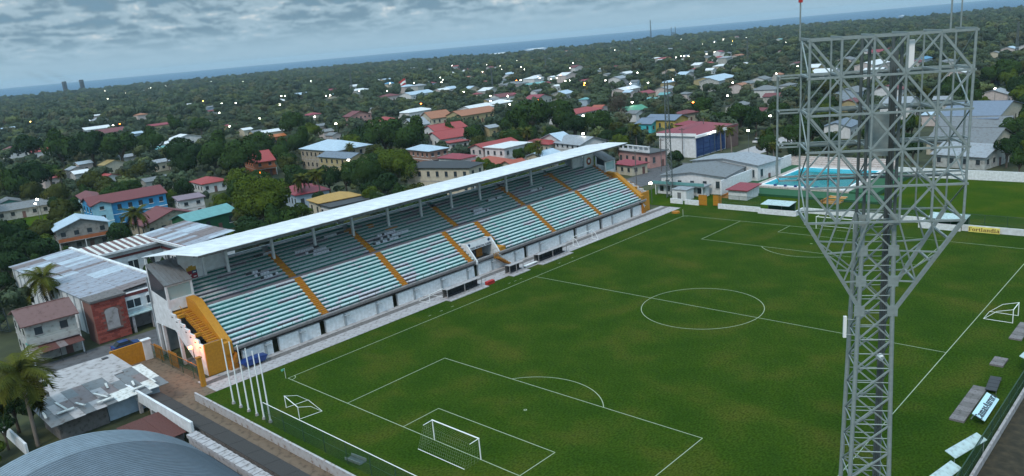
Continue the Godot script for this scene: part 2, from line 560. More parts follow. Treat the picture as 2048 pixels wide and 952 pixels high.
func steps(p: Node, aisles: Array, n: int, z: float, y: float, run: float, rise: float, upper: bool) -> void:
	var r := RandomNumberGenerator.new()
	r.seed = 31 if upper else 30
	for k in n:
		var zz := z - k * run
		var yy := y + k * rise
		var x := X0
		var seam := 3.0 + fmod(k * 1.1, 3.6)
		while x < X1 - 0.01:
			var e := minf(X1, x + (seam if x == X0 else r.randf_range(3.2, 4.6)))
			for a in aisles:
				if x < a + 0.66 and e > a - 0.66:
					if x < a - 0.68:
						e = a - 0.66
					else:
						x = a + 0.66
						e = maxf(e, x + 2.0)
			if e - x < 0.05:
				x = e + 0.001
				continue
			if not upper and k < 6 and x < 53.2 and e > 46.2:
				# the players' entrance cuts into the lower rows
				if x < 46.2 and e > 46.2:
					e = 46.2
				elif x >= 46.2:
					x = 53.2
					continue
			var kind := r.randf()
			var tm: Material
			var rm: Material
			if upper:
				tm = M.upper_b if kind < 0.3 else M.upper_a
				rm = M.riser_b if kind < 0.16 else M.upper_riser
			else:
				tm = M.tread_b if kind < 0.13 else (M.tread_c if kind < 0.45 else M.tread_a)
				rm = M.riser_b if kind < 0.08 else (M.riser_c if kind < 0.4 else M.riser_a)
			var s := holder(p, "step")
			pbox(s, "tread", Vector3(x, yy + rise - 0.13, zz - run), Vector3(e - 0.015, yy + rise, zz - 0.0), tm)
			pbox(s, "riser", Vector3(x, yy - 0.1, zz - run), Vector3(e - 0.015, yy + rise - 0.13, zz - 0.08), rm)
			# rows unpainted at a joint
			if r.randf() < (0.42 if upper else 0.5):
				var w := r.randf_range(0.5, 1.3)
				pbox(s, "worn_patch", Vector3(x, yy + rise - 0.12, zz - run + 0.01), Vector3(minf(x + w, e), yy + rise + 0.003, zz + 0.004), M.tread_b if not upper else M.upper_b)
			x = e

func build_stand() -> void:
	var st := thing("grandstand", "long grandstand with white roof and teal and white terraced rows along the pitch", "grandstand", Vector3.ZERO)
	var low := holder(st, "lower_tier")
	steps(low, AISLES_LOW, ROWS_LOW, LOW_Z, LOW_Y, RUN_LOW, RISE_LOW, false)
	var up := holder(st, "upper_tier")
	steps(up, AISLES_UP, ROWS_UP, UP_Z, UP_Y, RUN_UP, RISE_UP, true)
	var ai := holder(st, "aisles")
	for a in AISLES_LOW:
		for k in ROWS_LOW:
			if k < 4 and (a == 53.9):
				continue
			var yy: float = LOW_Y + k * RISE_LOW
			var zz: float = LOW_Z - k * RUN_LOW
			pbox(ai, "aisle_step", Vector3(a - 0.64, yy - 0.1, zz - RUN_LOW), Vector3(a + 0.64, yy + RISE_LOW * 0.5, zz + 0.1), M.orange_deep)
			pbox(ai, "aisle_step", Vector3(a - 0.645, yy - 0.1, zz - RUN_LOW), Vector3(a + 0.645, yy + RISE_LOW + 0.02, zz - RUN_LOW * 0.5), M.orange)
	for a in AISLES_UP:
		for k in ROWS_UP - 2:
			var yy: float = UP_Y + k * RISE_UP
			var zz: float = UP_Z - k * RUN_UP
			pbox(ai, "aisle_step", Vector3(a - 0.64, yy - 0.1, zz - RUN_UP), Vector3(a + 0.64, yy + RISE_UP * 0.5, zz + 0.1), M.orange_deep)
			pbox(ai, "aisle_step", Vector3(a - 0.645, yy - 0.1, zz - RUN_UP), Vector3(a + 0.645, yy + RISE_UP + 0.02, zz - RUN_UP * 0.5), M.orange)
	for a in [13.5, 29.7, 69.4, 85.4]:
		var yy: float = UP_Y + 7.0 * RISE_UP
		var zz: float = UP_Z - 7.0 * RUN_UP
		pbox(ai, "aisle_landing", Vector3(a - 1.9, yy, zz - 1.4), Vector3(a + 0.7, yy + 0.6, zz - 0.2), M.orange_deep)
	pbox(ai, "painted_block", Vector3(33.4, UP_Y + 2.6, UP_Z - 6.2), Vector3(34.6, UP_Y + 3.4, UP_Z - 5.4), M.orange_deep)
	pbox(ai, "painted_block", Vector3(35.9, UP_Y + 1.7, UP_Z - 4.6), Vector3(38.6, UP_Y + 2.2, UP_Z - 3.6), M.orange_deep)
	# structure under the rows
	var zt := LOW_Z - ROWS_LOW * RUN_LOW
	var yt := LOW_Y + ROWS_LOW * RISE_LOW
	pbox(st, "gangway", Vector3(X0, yt - 0.35, UP_Z), Vector3(X1, yt + 0.02, zt), M.mauve_floor)
	pbox(st, "gangway_wall", Vector3(X0, yt - 0.3, UP_Z - 0.1), Vector3(X1, UP_Y, UP_Z + 0.02), M.riser_b)
	pbox(st, "front_walk", Vector3(X0, LOW_Y - 0.36, LOW_Z - 0.4), Vector3(X1 + 1.5, LOW_Y - 0.02, LOW_Z + 0.45), M.concrete_worn)
	pbox(st, "front_kerb", Vector3(X0, LOW_Y - 0.02, LOW_Z + 0.3), Vector3(X1 + 1.5, LOW_Y + 0.18, LOW_Z + 0.45), M.concrete)
	for i in 60:
		var x := X0 + 0.8 + i * 1.74
		member(st, "rail_post", Vector3(x, LOW_Y + 0.15, LOW_Z + 0.4), Vector3(x, LOW_Y + 1.0, LOW_Z + 0.4), 0.05, M.post_green, rod)
	for i in 8:
		var xa := X0 + i * 13.05
		if i == 3:
			continue
		member(st, "hand_rail", Vector3(xa, LOW_Y + 1.0, LOW_Z + 0.4), Vector3(xa + 13.0, LOW_Y + 1.0, LOW_Z + 0.4), 0.045, M.post_green, rod)
	pbox(st, "inner_wall", Vector3(X0 + 0.2, 0.0, -16.3), Vector3(X1 - 0.2, LOW_Y + 1.6, -16.0), M.concrete)
	# white wall panels with dark openings between
	var gaps := [-1.4, 4.5, 12.8, 27.3, 46.6, 60.5, 76.2, 85.3, 97.2, 103.0]
	for i in gaps.size() - 1:
		var a: float = gaps[i] + 0.55
		var c: float = gaps[i + 1] - 0.55
		pbox(st, "wall_panel", Vector3(a, 0.0, -10.8), Vector3(c, 2.08, -10.3), M.wall_bright)
		var x := a + 3.4
		while x < c - 1.2:
			pbox(st, "pilaster", Vector3(x, 0.0, -10.3), Vector3(x + 0.35, 2.06, -10.12), M.grey_wall)
			pbox(st, "wall_lamp", Vector3(x + 0.05, 1.75, -10.12), Vector3(x + 0.9, 1.85, -9.65), M.grey_wall)
			x += 6.4
	# roof: white metal panels on columns
	var n := 108
	for i in n:
		var t0 := float(i) / n
		var t1 := float(i + 1) / n - 0.00025
		var prof := [[-26.2, 15.55, -6.2, 102.2], [-20.3, 16.25, -4.4, 103.2], [-15.5, 16.1, -2.5, 104.3]]
		var b := MB.new()
		for j in 2:
			var p0: Array = prof[j]
			var p1: Array = prof[j + 1]
			var dy := 0.014 if i % 2 else 0.0
			b.slab([Vector3(lerpf(p1[2], p1[3], t0), p1[1] + dy, p1[0]), Vector3(lerpf(p1[2], p1[3], t1), p1[1] + dy, p1[0]), Vector3(lerpf(p0[2], p0[3], t1), p0[1] + dy, p0[0]), Vector3(lerpf(p0[2], p0[3], t0), p0[1] + dy, p0[0])], 0.06)
		part(st, "roof_panel", b.mesh(), M.white_metal)
	var fb := MB.new()
	fb.span(Vector3(-2.3, 15.72, -15.72), Vector3(104.0, 15.98, -15.6))
	part(st, "roof_fascia", fb.mesh(), M.concrete_dark)
	for k in 12:
		var x := -2.7 + k * 8.03 + 8.0
		if k > 9:
			continue
		pbox(st, "column", Vector3(x - 0.2, 10.2, -23.2), Vector3(x + 0.2, 15.9, -22.8), M.white_paint)
		var rb := MB.new()
		rb.prism([Vector2(-26.0, 14.9), Vector2(-23.0, 15.0), Vector2(-15.9, 15.75), Vector2(-15.9, 15.95), Vector2(-20.3, 16.1), Vector2(-26.0, 15.4)], x - 0.13, x + 0.13, 0)
		part(st, "roof_beam", rb.mesh(), M.grey_wall)
	pbox(st, "back_wall", Vector3(5.6, 12.9, -26.4), Vector3(93.6, 15.5, -26.15), M.grey_wall)
	pbox(st, "back_wall", Vector3(-6.0, 0.0, -26.7), Vector3(102.0, 12.3, -26.45), M.grey_wall)
	# rooms at both ends under the roof, stair blocks and glazed boxes
	for side in 2:
		var mx := func(x: float) -> float: return x if side == 0 else 99.2 - x
		var sg := 1.0 if side == 0 else -1.0
		var v := func(x: float, y: float, z: float) -> Vector3: return Vector3(mx.call(x), y, z)
		var rooms := holder(st, "end_room")
		pbox(rooms, "room_wall", v.call(-2.0, 9.0, -23.9), v.call(1.7, 15.6, -23.6), M.white_paint)
		pbox(rooms, "room_wall", v.call(1.7, 9.0, -24.4), v.call(5.6, 13.6, -24.1), M.white_paint)
		pbox(rooms, "room_wall", v.call(5.35, 9.0, -26.3), v.call(5.65, 15.5, -24.4), M.grey_wall)
		pbox(rooms, "room_column", v.call(1.5, 9.0, -23.7), v.call(1.95, 15.6, -23.3), M.white_paint)
		pbox(rooms, "room_column", v.call(5.4, 9.0, -24.2), v.call(5.75, 15.6, -23.9), M.white_paint)
		pbox(rooms, "window", v.call(1.96, 13.6, -24.5), v.call(5.4, 15.2, -24.3), M.glass_dark)
		pbox(rooms, "vent", v.call(0.4, 14.1, -23.62), v.call(1.3, 14.8, -23.55), M.black)
		# glazed stair box
		var gb := holder(st, "stair_box")
		pbox(gb, "front_panel", v.call(-5.9, 7.9, -20.4), v.call(-2.0, 9.6, -20.2), M.white_paint)
		pbox(gb, "front_beam", v.call(-6.0, 11.6, -20.45), v.call(-1.95, 12.0, -20.2), M.white_paint)
		for q in [[-6.0, -20.45, 12.0], [-2.25, -20.45, 12.0], [-6.0, -25.9, 15.3]]:
			pbox(gb, "corner_post", v.call(q[0], 0.0 if q[1] < -21 else 7.6, q[1]), v.call(q[0] + 0.3, q[2], q[1] + 0.3), M.white_paint)
		var sp := MB.new()
		sp.prism([Vector2(-25.8, 8.2), Vector2(-20.4, 7.9), Vector2(-20.4, 9.5), Vector2(-25.8, 10.4)], mx.call(-6.0), mx.call(-5.85), 0)
		part(gb, "side_panel", sp.mesh(), M.white_paint)
		var sg_ := MB.new()
		sg_.prism([Vector2(-25.6, 10.42), Vector2(-20.45, 9.52), Vector2(-20.45, 11.6), Vector2(-25.6, 14.0)], mx.call(-5.95), mx.call(-5.9), 0)
		part(gb, "side_glass", sg_.mesh(), M.glass_dark)
		pbox(gb, "front_glass", v.call(-5.7, 9.6, -20.36), v.call(-2.25, 11.6, -20.32), M.glass_clear)
		var rf := MB.new()
		var rc := [v.call(-6.15, 11.95, -19.95), v.call(-1.85, 11.95, -19.95), v.call(-1.85, 14.45, -25.6), v.call(-6.15, 14.45, -25.6)]
		if side == 1:
			rc.reverse()
		rf.slab(rc, 0.14)
		part(gb, "box_roof", rf.mesh(), M.roof_grey)
		for i in 8:
			var xx: float = -5.9 + i * 0.55
			member(gb, "roof_rib", v.call(xx, 11.99, -19.95), v.call(xx, 14.49, -25.6), 0.06, M.roof_grey)
		# side wall with openings below, stepped top
		var sw := MB.new()
		var out := [Vector2(-26.0, 5.2), Vector2(-19.5, 5.2), Vector2(-12.3, 0.0), Vector2(-11.0, 0.0), Vector2(-11.0, 4.3)]
		for i in 7:
			out.append(Vector2(-11.0 - i * 1.28, 4.55 + i * 0.52))
			out.append(Vector2(-11.0 - (i + 1) * 1.28, 4.55 + i * 0.52))
		out.append(Vector2(-20.0, 8.2))
		out.append(Vector2(-26.0, 8.2))
		sw.prism(out, mx.call(-6.02), mx.call(-5.75), 0)
		part(st, "side_wall", sw.mesh(), M.white_paint)
		for z in [-26.0, -24.1, -18.8]:
			pbox(st, "side_post", v.call(-6.1, 0.0, z), v.call(-5.7, 5.3, z + 0.45), M.white_paint)
		for i in 7:
			pbox(st, "wall_slit", v.call(-6.05, 4.0 + i * 0.52, -12.2 - i * 1.28), v.call(-6.01, 4.15 + i * 0.52, -11.7 - i * 1.28), M.dark)
		# outer stair
		var sr := holder(st, "outer_stair")
		for i in 17:
			pbox(sr, "stair_step", v.call(-4.75, 4.1 + i * 0.19, -12.2 - i * 0.45), v.call(-3.3, 4.45 + i * 0.19, -11.7 - i * 0.45), M.orange if i % 2 else M.orange_deep)
		pbox(sr, "landing", v.call(-5.75, 4.0, -11.8), v.call(-3.3, 4.45, -10.95), M.concrete_dark)
		pbox(sr, "landing", v.call(-5.75, 7.3, -21.5), v.call(-3.3, 7.65, -19.4), M.orange)
		var fw := MB.new()
		fw.prism([Vector2(mx.call(-6.0), 0.0), Vector2(mx.call(-3.2), 0.0), Vector2(mx.call(-1.9), 1.2), Vector2(mx.call(-1.9), 3.6), Vector2(mx.call(-2.9), 4.6), Vector2(mx.call(-6.0), 4.7)], -10.95, -10.7, 2)
		part(sr, "front_wall", fw.mesh(), M.orange)
		for i in 9:
			pbox(sr, "lower_step", v.call(-3.2 + i * 0.16, 0.0 + i * 0.26, -10.7), v.call(-1.9, 0.26 + i * 0.26, -9.9 + i * 0.02), M.orange_deep)
		var par := MB.new()
		par.prism([Vector2(-10.4, 2.2), Vector2(-10.4, 4.0), Vector2(-17.6, 9.2), Vector2(-20.2, 9.4), Vector2(-20.2, 7.0), Vector2(-17.6, 6.8)], mx.call(-3.3), mx.call(-2.05), 0)
		part(sr, "parapet", par.mesh(), M.orange)
		member(sr, "hand_rail", v.call(-4.8, 5.4, -11.7), v.call(-4.8, 8.6, -19.3), 0.06, M.orange, rod)
		for i in 6:
			member(sr, "rail_post", v.call(-4.8, 4.5 + i * 0.6, -11.8 - i * 1.45), v.call(-4.8, 5.45 + i * 0.62, -11.8 - i * 1.45), 0.05, M.orange, rod)
		pbox(sr, "cross_beam", v.call(-5.75, 5.0, -14.4), v.call(-4.75, 5.5, -13.9), M.orange)
		pbox(sr, "cross_beam", v.call(-5.75, 7.1, -18.6), v.call(-4.75, 7.6, -18.1), M.orange)
		pbox(sr, "stair_floor", v.call(-5.7, 0.0, -20.0), v.call(-3.3, 0.2, -11.0), M.concrete_dark)  # floor kept dark: the shade inside the stair well is put into its colour
		var inner := holder(st, "inner_aisle")
		for k in 10:
			if side == 1:
				pbox(inner, "aisle_step", v.call(-2.0, UP_Y + k * RISE_UP, UP_Z - (k + 1) * RUN_UP), v.call(-1.0, UP_Y + (k + 1) * RISE_UP + 0.03, UP_Z - k * RUN_UP), M.orange_deep)
		# painted emblem on the end room
		var em := holder(st, "wall_emblem")
		if side == 0:
			for q in [[-0.95, 11.0, -0.25, 12.2, "crest_red"], [-0.25, 11.7, 0.55, 12.2, "crest_blue"], [-0.25, 10.9, 0.55, 11.7, "crest_red"], [-1.05, 12.2, -0.7, 12.75, "crest_gold"], [-0.7, 12.2, -0.35, 12.95, "crest_gold"], [-0.35, 12.2, 0.0, 13.0, "crest_gold"], [0.0, 12.2, 0.5, 12.8, "crest_gold"]]:
				pbox(em, "painted_field", Vector3(q[0], q[1], -23.6), Vector3(q[2], q[3], -23.58), M[q[4]])
			var tip := MB.new()
			tip.prism([Vector2(-0.6, 11.0), Vector2(0.05, 10.5), Vector2(0.5, 10.9)], -23.6, -23.585, 2)
			part(em, "painted_field", tip.mesh(), M.crest_red)
			pbox(em, "painted_bar", Vector3(-0.1, 11.85, -23.58), Vector3(0.35, 12.0, -23.57), M.white_pure)
			pbox(em, "painted_bar", Vector3(-0.1, 11.15, -23.58), Vector3(0.35, 11.3, -23.57), M.white_pure)
			pbox(em, "painted_bar", Vector3(-0.8, 11.5, -23.58), Vector3(-0.4, 11.62, -23.57), M.white_pure)
		else:
			for q in [[0.95, "crest_gold", 0.02], [0.78, "crest_red", 0.035], [0.42, "white_pure", 0.05]]:
				var dsc := MB.new()
				dsc.tube(Vector3(99.3, 12.2, -23.6), Vector3(99.3, 12.2, -23.6 + q[2]), q[0], q[0], 24)
				part(em, "painted_disc", dsc.mesh(), M[q[1]])
	# players' entrance
	var en := holder(st, "players_entrance")
	pbox(en, "side_wall", Vector3(46.25, 2.4, -14.2), Vector3(46.6, 5.9, -12.0), M.white_paint)
	var ew := MB.new()
	ew.prism([Vector2(-15.2, 2.4), Vector2(-10.0, 2.4), Vector2(-10.0, 3.2), Vector2(-12.0, 5.75), Vector2(-15.2, 5.75)], 52.7, 53.05, 0)
	part(en, "side_wall", ew.mesh(), M.white_paint)
	var ew2 := MB.new()
	ew2.prism([Vector2(-12.0, 2.4), Vector2(-9.6, 2.4), Vector2(-9.6, 2.9), Vector2(-12.0, 5.8)], 46.3, 46.6, 0)
	part(en, "side_wall", ew2.mesh(), M.white_paint)
	var bd := MB.new()
	bd.prism([Vector2(-12.35, 5.95), Vector2(-12.05, 4.55), Vector2(-11.85, 4.6), Vector2(-12.15, 6.0)], 46.2, 53.1, 0)
	part(en, "sign_board", bd.mesh(), M.white_paint)
	pbox(en, "canopy_slab", Vector3(46.6, 5.5, -15.2), Vector3(52.7, 5.7, -12.3), M.concrete)
	pbox(en, "door", Vector3(46.8, 2.4, -13.6), Vector3(49.8, 4.5, -13.4), M.glass_dark)
	pbox(en, "door", Vector3(49.8, 2.4, -13.5), Vector3(51.4, 4.4, -13.3), M.orange_deep)
	pbox(en, "back_wall", Vector3(46.6, 2.4, -14.9), Vector3(52.7, 5.5, -14.7), M.concrete)
	pbox(en, "ramp_wall", Vector3(53.1, 3.0, -12.2), Vector3(54.6, 3.9, -10.0), M.orange)
	var face := Basis(Vector3(1, 0, 0), deg_to_rad(-12.0))
	lettering(en, "sign_lettering", "ESTADIO MUNICIPAL CEIBEÑO", M.sign_ink, 0.5, Transform3D(face, Vector3(49.75, 4.86, -11.89)), false, 0.82)
	for x in [46.95, 52.2]:
		var rd := MB.new()
		rd.tube(Vector3(x, 5.55, -12.07), Vector3(x, 5.55, -12.0), 0.3, 0.3, 14)
		part(en, "round_emblem", rd.mesh(), M.crest_blue)
	for i in 7:
		pbox(en, "entrance_step", Vector3(51.5 + i * 0.45, 2.2 - i * 0.3, -10.3), Vector3(52.0 + i * 0.45, 2.45 - i * 0.3, -9.0), M.orange_deep)
	for i in 4:
		member(en, "entrance_rail", Vector3(50.6 + i * 0.4, 2.4, -9.3), Vector3(50.6 + i * 0.4, 3.5, -9.3), 0.08, M.orange)
	for z in [-9.05, -10.25]:
		member(en, "entrance_rail", Vector3(51.4, 3.3, z), Vector3(54.8, 1.0, z), 0.09, M.white_paint)
	# loose seats bolted on the upper rows
	var sr2 := RandomNumberGenerator.new()
	sr2.seed = 77
	var seats := holder(st, "seat_rows")
	for q in [[33.0, 3, 8], [31.5, 2, 10], [30.8, 1, 12], [7.0, 3, 5], [8.0, 2, 5], [8.6, 1, 6], [17.0, 5, 9], [18.5, 4, 8], [19.5, 3, 7], [36.0, 2, 7], [24.0, 7, 8], [10.5, 7, 6], [56.0, 1, 8], [56.0, 2, 6], [62.0, 4, 9], [75.0, 3, 8]]:
		for i in q[2]:
			var x: float = q[0] + i * 0.52
			var y: float = UP_Y + (q[1] + 1) * RISE_UP
			var z: float = UP_Z - q[1] * RUN_UP - 0.35
			pbox(seats, "seat", Vector3(x, y, z), Vector3(x + 0.4, y + 0.34, z + 0.3), M.tread_b if sr2.randf() < 0.7 else M.dark)

func fence_run(o: Node3D, a: Vector3, b: Vector3, high: float, gap: float, rail: Material) -> void:
	var l := a.distance_to(b)
	var n := int(l / gap)
	for i in n + 1:
		var q := a.lerp(b, float(i) / n)
		member(o, "post", q, q + Vector3(0, high, 0), 0.09, M.post_green, rod)
	member(o, "top_rail", a + Vector3(0, high, 0), b + Vector3(0, high, 0), 0.08, rail, rod)
	member(o, "middle_rail", a + Vector3(0, high * 0.5, 0), b + Vector3(0, high * 0.5, 0), 0.04, M.post_green, rod)
	for i in n:
		var q := a.lerp(b, float(i) / n)
		var w := a.lerp(b, float(i + 1) / n)
		var m := MB.new()
		var up := Vector3(0, high, 0)
		m.quad(q, w, w + up, q + up)
		part(o, "mesh_panel", m.mesh(), M.wire_green)

func wall_run(o: Node3D, a: Vector3, b: Vector3, high: float, thick: float, m: Material, bay := 6.0) -> void:
	var l := a.distance_to(b)
	var n := maxi(1, int(round(l / bay)))
	var d := (b - a) / n
	for i in n:
		var q := a + d * i
		var w := q + d * 0.998
		member(o, "wall_panel", q + Vector3(0, high * 0.5, 0), w + Vector3(0, high * 0.5, 0), high if absf(d.x) > absf(d.z) else thick, m, cube, thick if absf(d.x) > absf(d.z) else high)

func low_wall(o: Node3D, a: Vector3, b: Vector3, high: float, thick: float, m: Material, bay := 6.0) -> void:
	var along_x := absf(b.x - a.x) > absf(b.z - a.z)
	var l := absf(b.x - a.x) if along_x else absf(b.z - a.z)
	var n := maxi(1, int(round(l / bay)))
	for i in n:
		var q := a.lerp(b, float(i) / n)
		var w := a.lerp(b, (i + 0.997) / n)
		if along_x:
			pbox(o, "wall_panel", Vector3(q.x, a.y, q.z - thick / 2), Vector3(w.x, a.y + high, q.z + thick / 2), m)
		else:
			pbox(o, "wall_panel", Vector3(q.x - thick / 2, a.y, q.z), Vector3(q.x + thick / 2, a.y + high, w.z), m)

func build_walls() -> void:
	var o := thing("perimeter_wall", "low concrete wall with rust stains behind the near goal", "wall", Vector3(-10.95, 0, 15))
	low_wall(o, Vector3(0, 0, -19.5), Vector3(0, 0, 40), 1.15, 0.25, mat("stained_concrete", 0.42, 0.42, 0.45, 0.9, "rusty", 0.12), 4.0)
	o = thing("mesh_fence", "green wire mesh fence with white top rail behind the near goal", "fence", Vector3(-8.8, 0, 20))
	fence_run(o, Vector3(0, 0, -10.5), Vector3(0, 0, 31.5), 2.6, 4.0, M.white_pure)
	o = thing("perimeter_wall", "low white wall along the touchline on the right edge", "wall", Vector3(56, 0, 77.75))
	low_wall(o, Vector3(-46, 0, 0), Vector3(52, 0, 0), 0.75, 0.25, M.concrete_pale, 5.0)
	o = thing("mesh_fence", "tall green mesh fence on the right touchline wall", "fence", Vector3(56, 0, 77.45))
	fence_run(o, Vector3(-46, 0, 0), Vector3(52, 0, 0), 2.5, 3.5, M.post_green)
	fence_run(o, Vector3(-46, 0, 0.02), Vector3(52, 0, 0.02), 2.48, 7.0, M.post_green)
	# far side
	o = thing("far_end_wall", "white low wall behind the far goal stepping round two covered benches", "wall", Vector3(112, 0, 30))
	low_wall(o, Vector3(1.3, 0, -40), Vector3(1.3, 0, -36.6), 1.2, 0.25, M.wall_bright)
	low_wall(o, Vector3(1.3, 0, -36.0), Vector3(1.3, 0, -32.2), 1.2, 0.25, M.wall_bright)
	low_wall(o, Vector3(0, 0, -26.4), Vector3(0, 0, -16), 1.15, 0.25, M.wall_bright)
	low_wall(o, Vector3(-1.1, 0, -16), Vector3(-1.1, 0, -7.6), 1.15, 0.25, M.wall_bright)
	low_wall(o, Vector3(-1.0, 0, -7.5), Vector3(2.8, 0, -7.5), 1.15, 0.25, M.wall_bright)
	low_wall(o, Vector3(2.8, 0, -7.4), Vector3(2.8, 0, 17), 1.15, 0.25, M.wall_bright)
	low_wall(o, Vector3(-1.1, 0, 17.2), Vector3(2.7, 0, 17.2), 1.15, 0.25, M.wall_bright)
	low_wall(o, Vector3(-1.1, 0, 17.4), Vector3(-1.1, 0, 24.5), 1.15, 0.25, M.wall_bright)
	low_wall(o, Vector3(-0.4, 0, 24.5), Vector3(-0.4, 0, 50), 1.2, 0.25, M.white_paint)
	o = thing("mesh_fence", "dark green mesh fence on the far goal wall", "fence", Vector3(112.2, 0, 30))
	fence_run(o, Vector3(0.2, 0, -26.4), Vector3(0.2, 0, -16.2), 3.2, 3.4, M.post_green)
	fence_run(o, Vector3(3.0, 0, -7.4), Vector3(3.0, 0, 17), 3.2, 3.5, M.post_green)
	fence_run(o, Vector3(-0.2, 0, 24.5), Vector3(-0.2, 0, 50), 3.2, 3.6, M.post_green)
	for q in [[14.6, "pale glass canopy over a bench behind the far corner, near the pool"], [48.6, "pale glass canopy over a bench right of the far goal, behind the tower"]]:
		var c := thing("bench_canopy", q[1], "canopy", Vector3(112.7, 0, q[0] + 3.3), 0.0, "canopies behind the far goal")
		var s := MB.new()
		s.slab([Vector3(-1.9, 2.15, 3.3), Vector3(1.9, 2.45, 3.3), Vector3(1.9, 2.45, -3.3), Vector3(-1.9, 2.15, -3.3)], 0.06)
		part(c, "canopy_sheet", s.mesh(), M.canopy)
		pbox(c, "back_panel", Vector3(1.7, 0, -3.2), Vector3(1.8, 2.3, 3.2), M.turf_plastic)
		for z in [-3.1, 0.0, 3.1]:
			member(c, "support", Vector3(1.6, 0, z), Vector3(1.6, 2.35, z), 0.08, M.steel, rod)
		pbox(c, "bench", Vector3(0.6, 0.35, -3.0), Vector3(1.2, 0.5, 3.0), M.dark)
	for z in [-2.3, 1.2]:
		var g := thing("gate_leaf", "yellow metal gate leaf %s in the far corner wall" % ("left" if z < 0 else "right"), "gate", Vector3(113.4 + (0.0 if z < 0 else 0.6), 0, z))
		pbox(g, "leaf_panel", Vector3(-0.04, 0.1, 0), Vector3(0.04, 2.6, 2.2), M.orange)
		for k in 3:
			pbox(g, "leaf_bar", Vector3(-0.08, 0.2 + k * 1.15, 0), Vector3(0.08, 0.3 + k * 1.15, 2.2), M.orange_deep)
	var bo := thing("sponsor_board", "yellow advertising board with brown lettering against the far wall", "board", Vector3(111.1, 0, 58.3))
	pbox(bo, "panel", Vector3(-0.06, 0.05, -2.55), Vector3(0.06, 1.1, 2.55), M.sign_yellow)
	lettering(bo, "lettering", "Fortlandia", M.sign_brown, 0.9, Transform3D(Basis(Vector3.UP, -PI / 2), Vector3(-0.08, 0.57, 0)), true, 1.05)
	var w := thing("boundary_wall", "tall white wall beyond the lawn behind the far goal", "wall", Vector3(160.5, 0, 70))
	low_wall(w, Vector3(0, 0, -43), Vector3(0, 0, 60), 2.3, 0.3, M.wall_bright, 7.0)

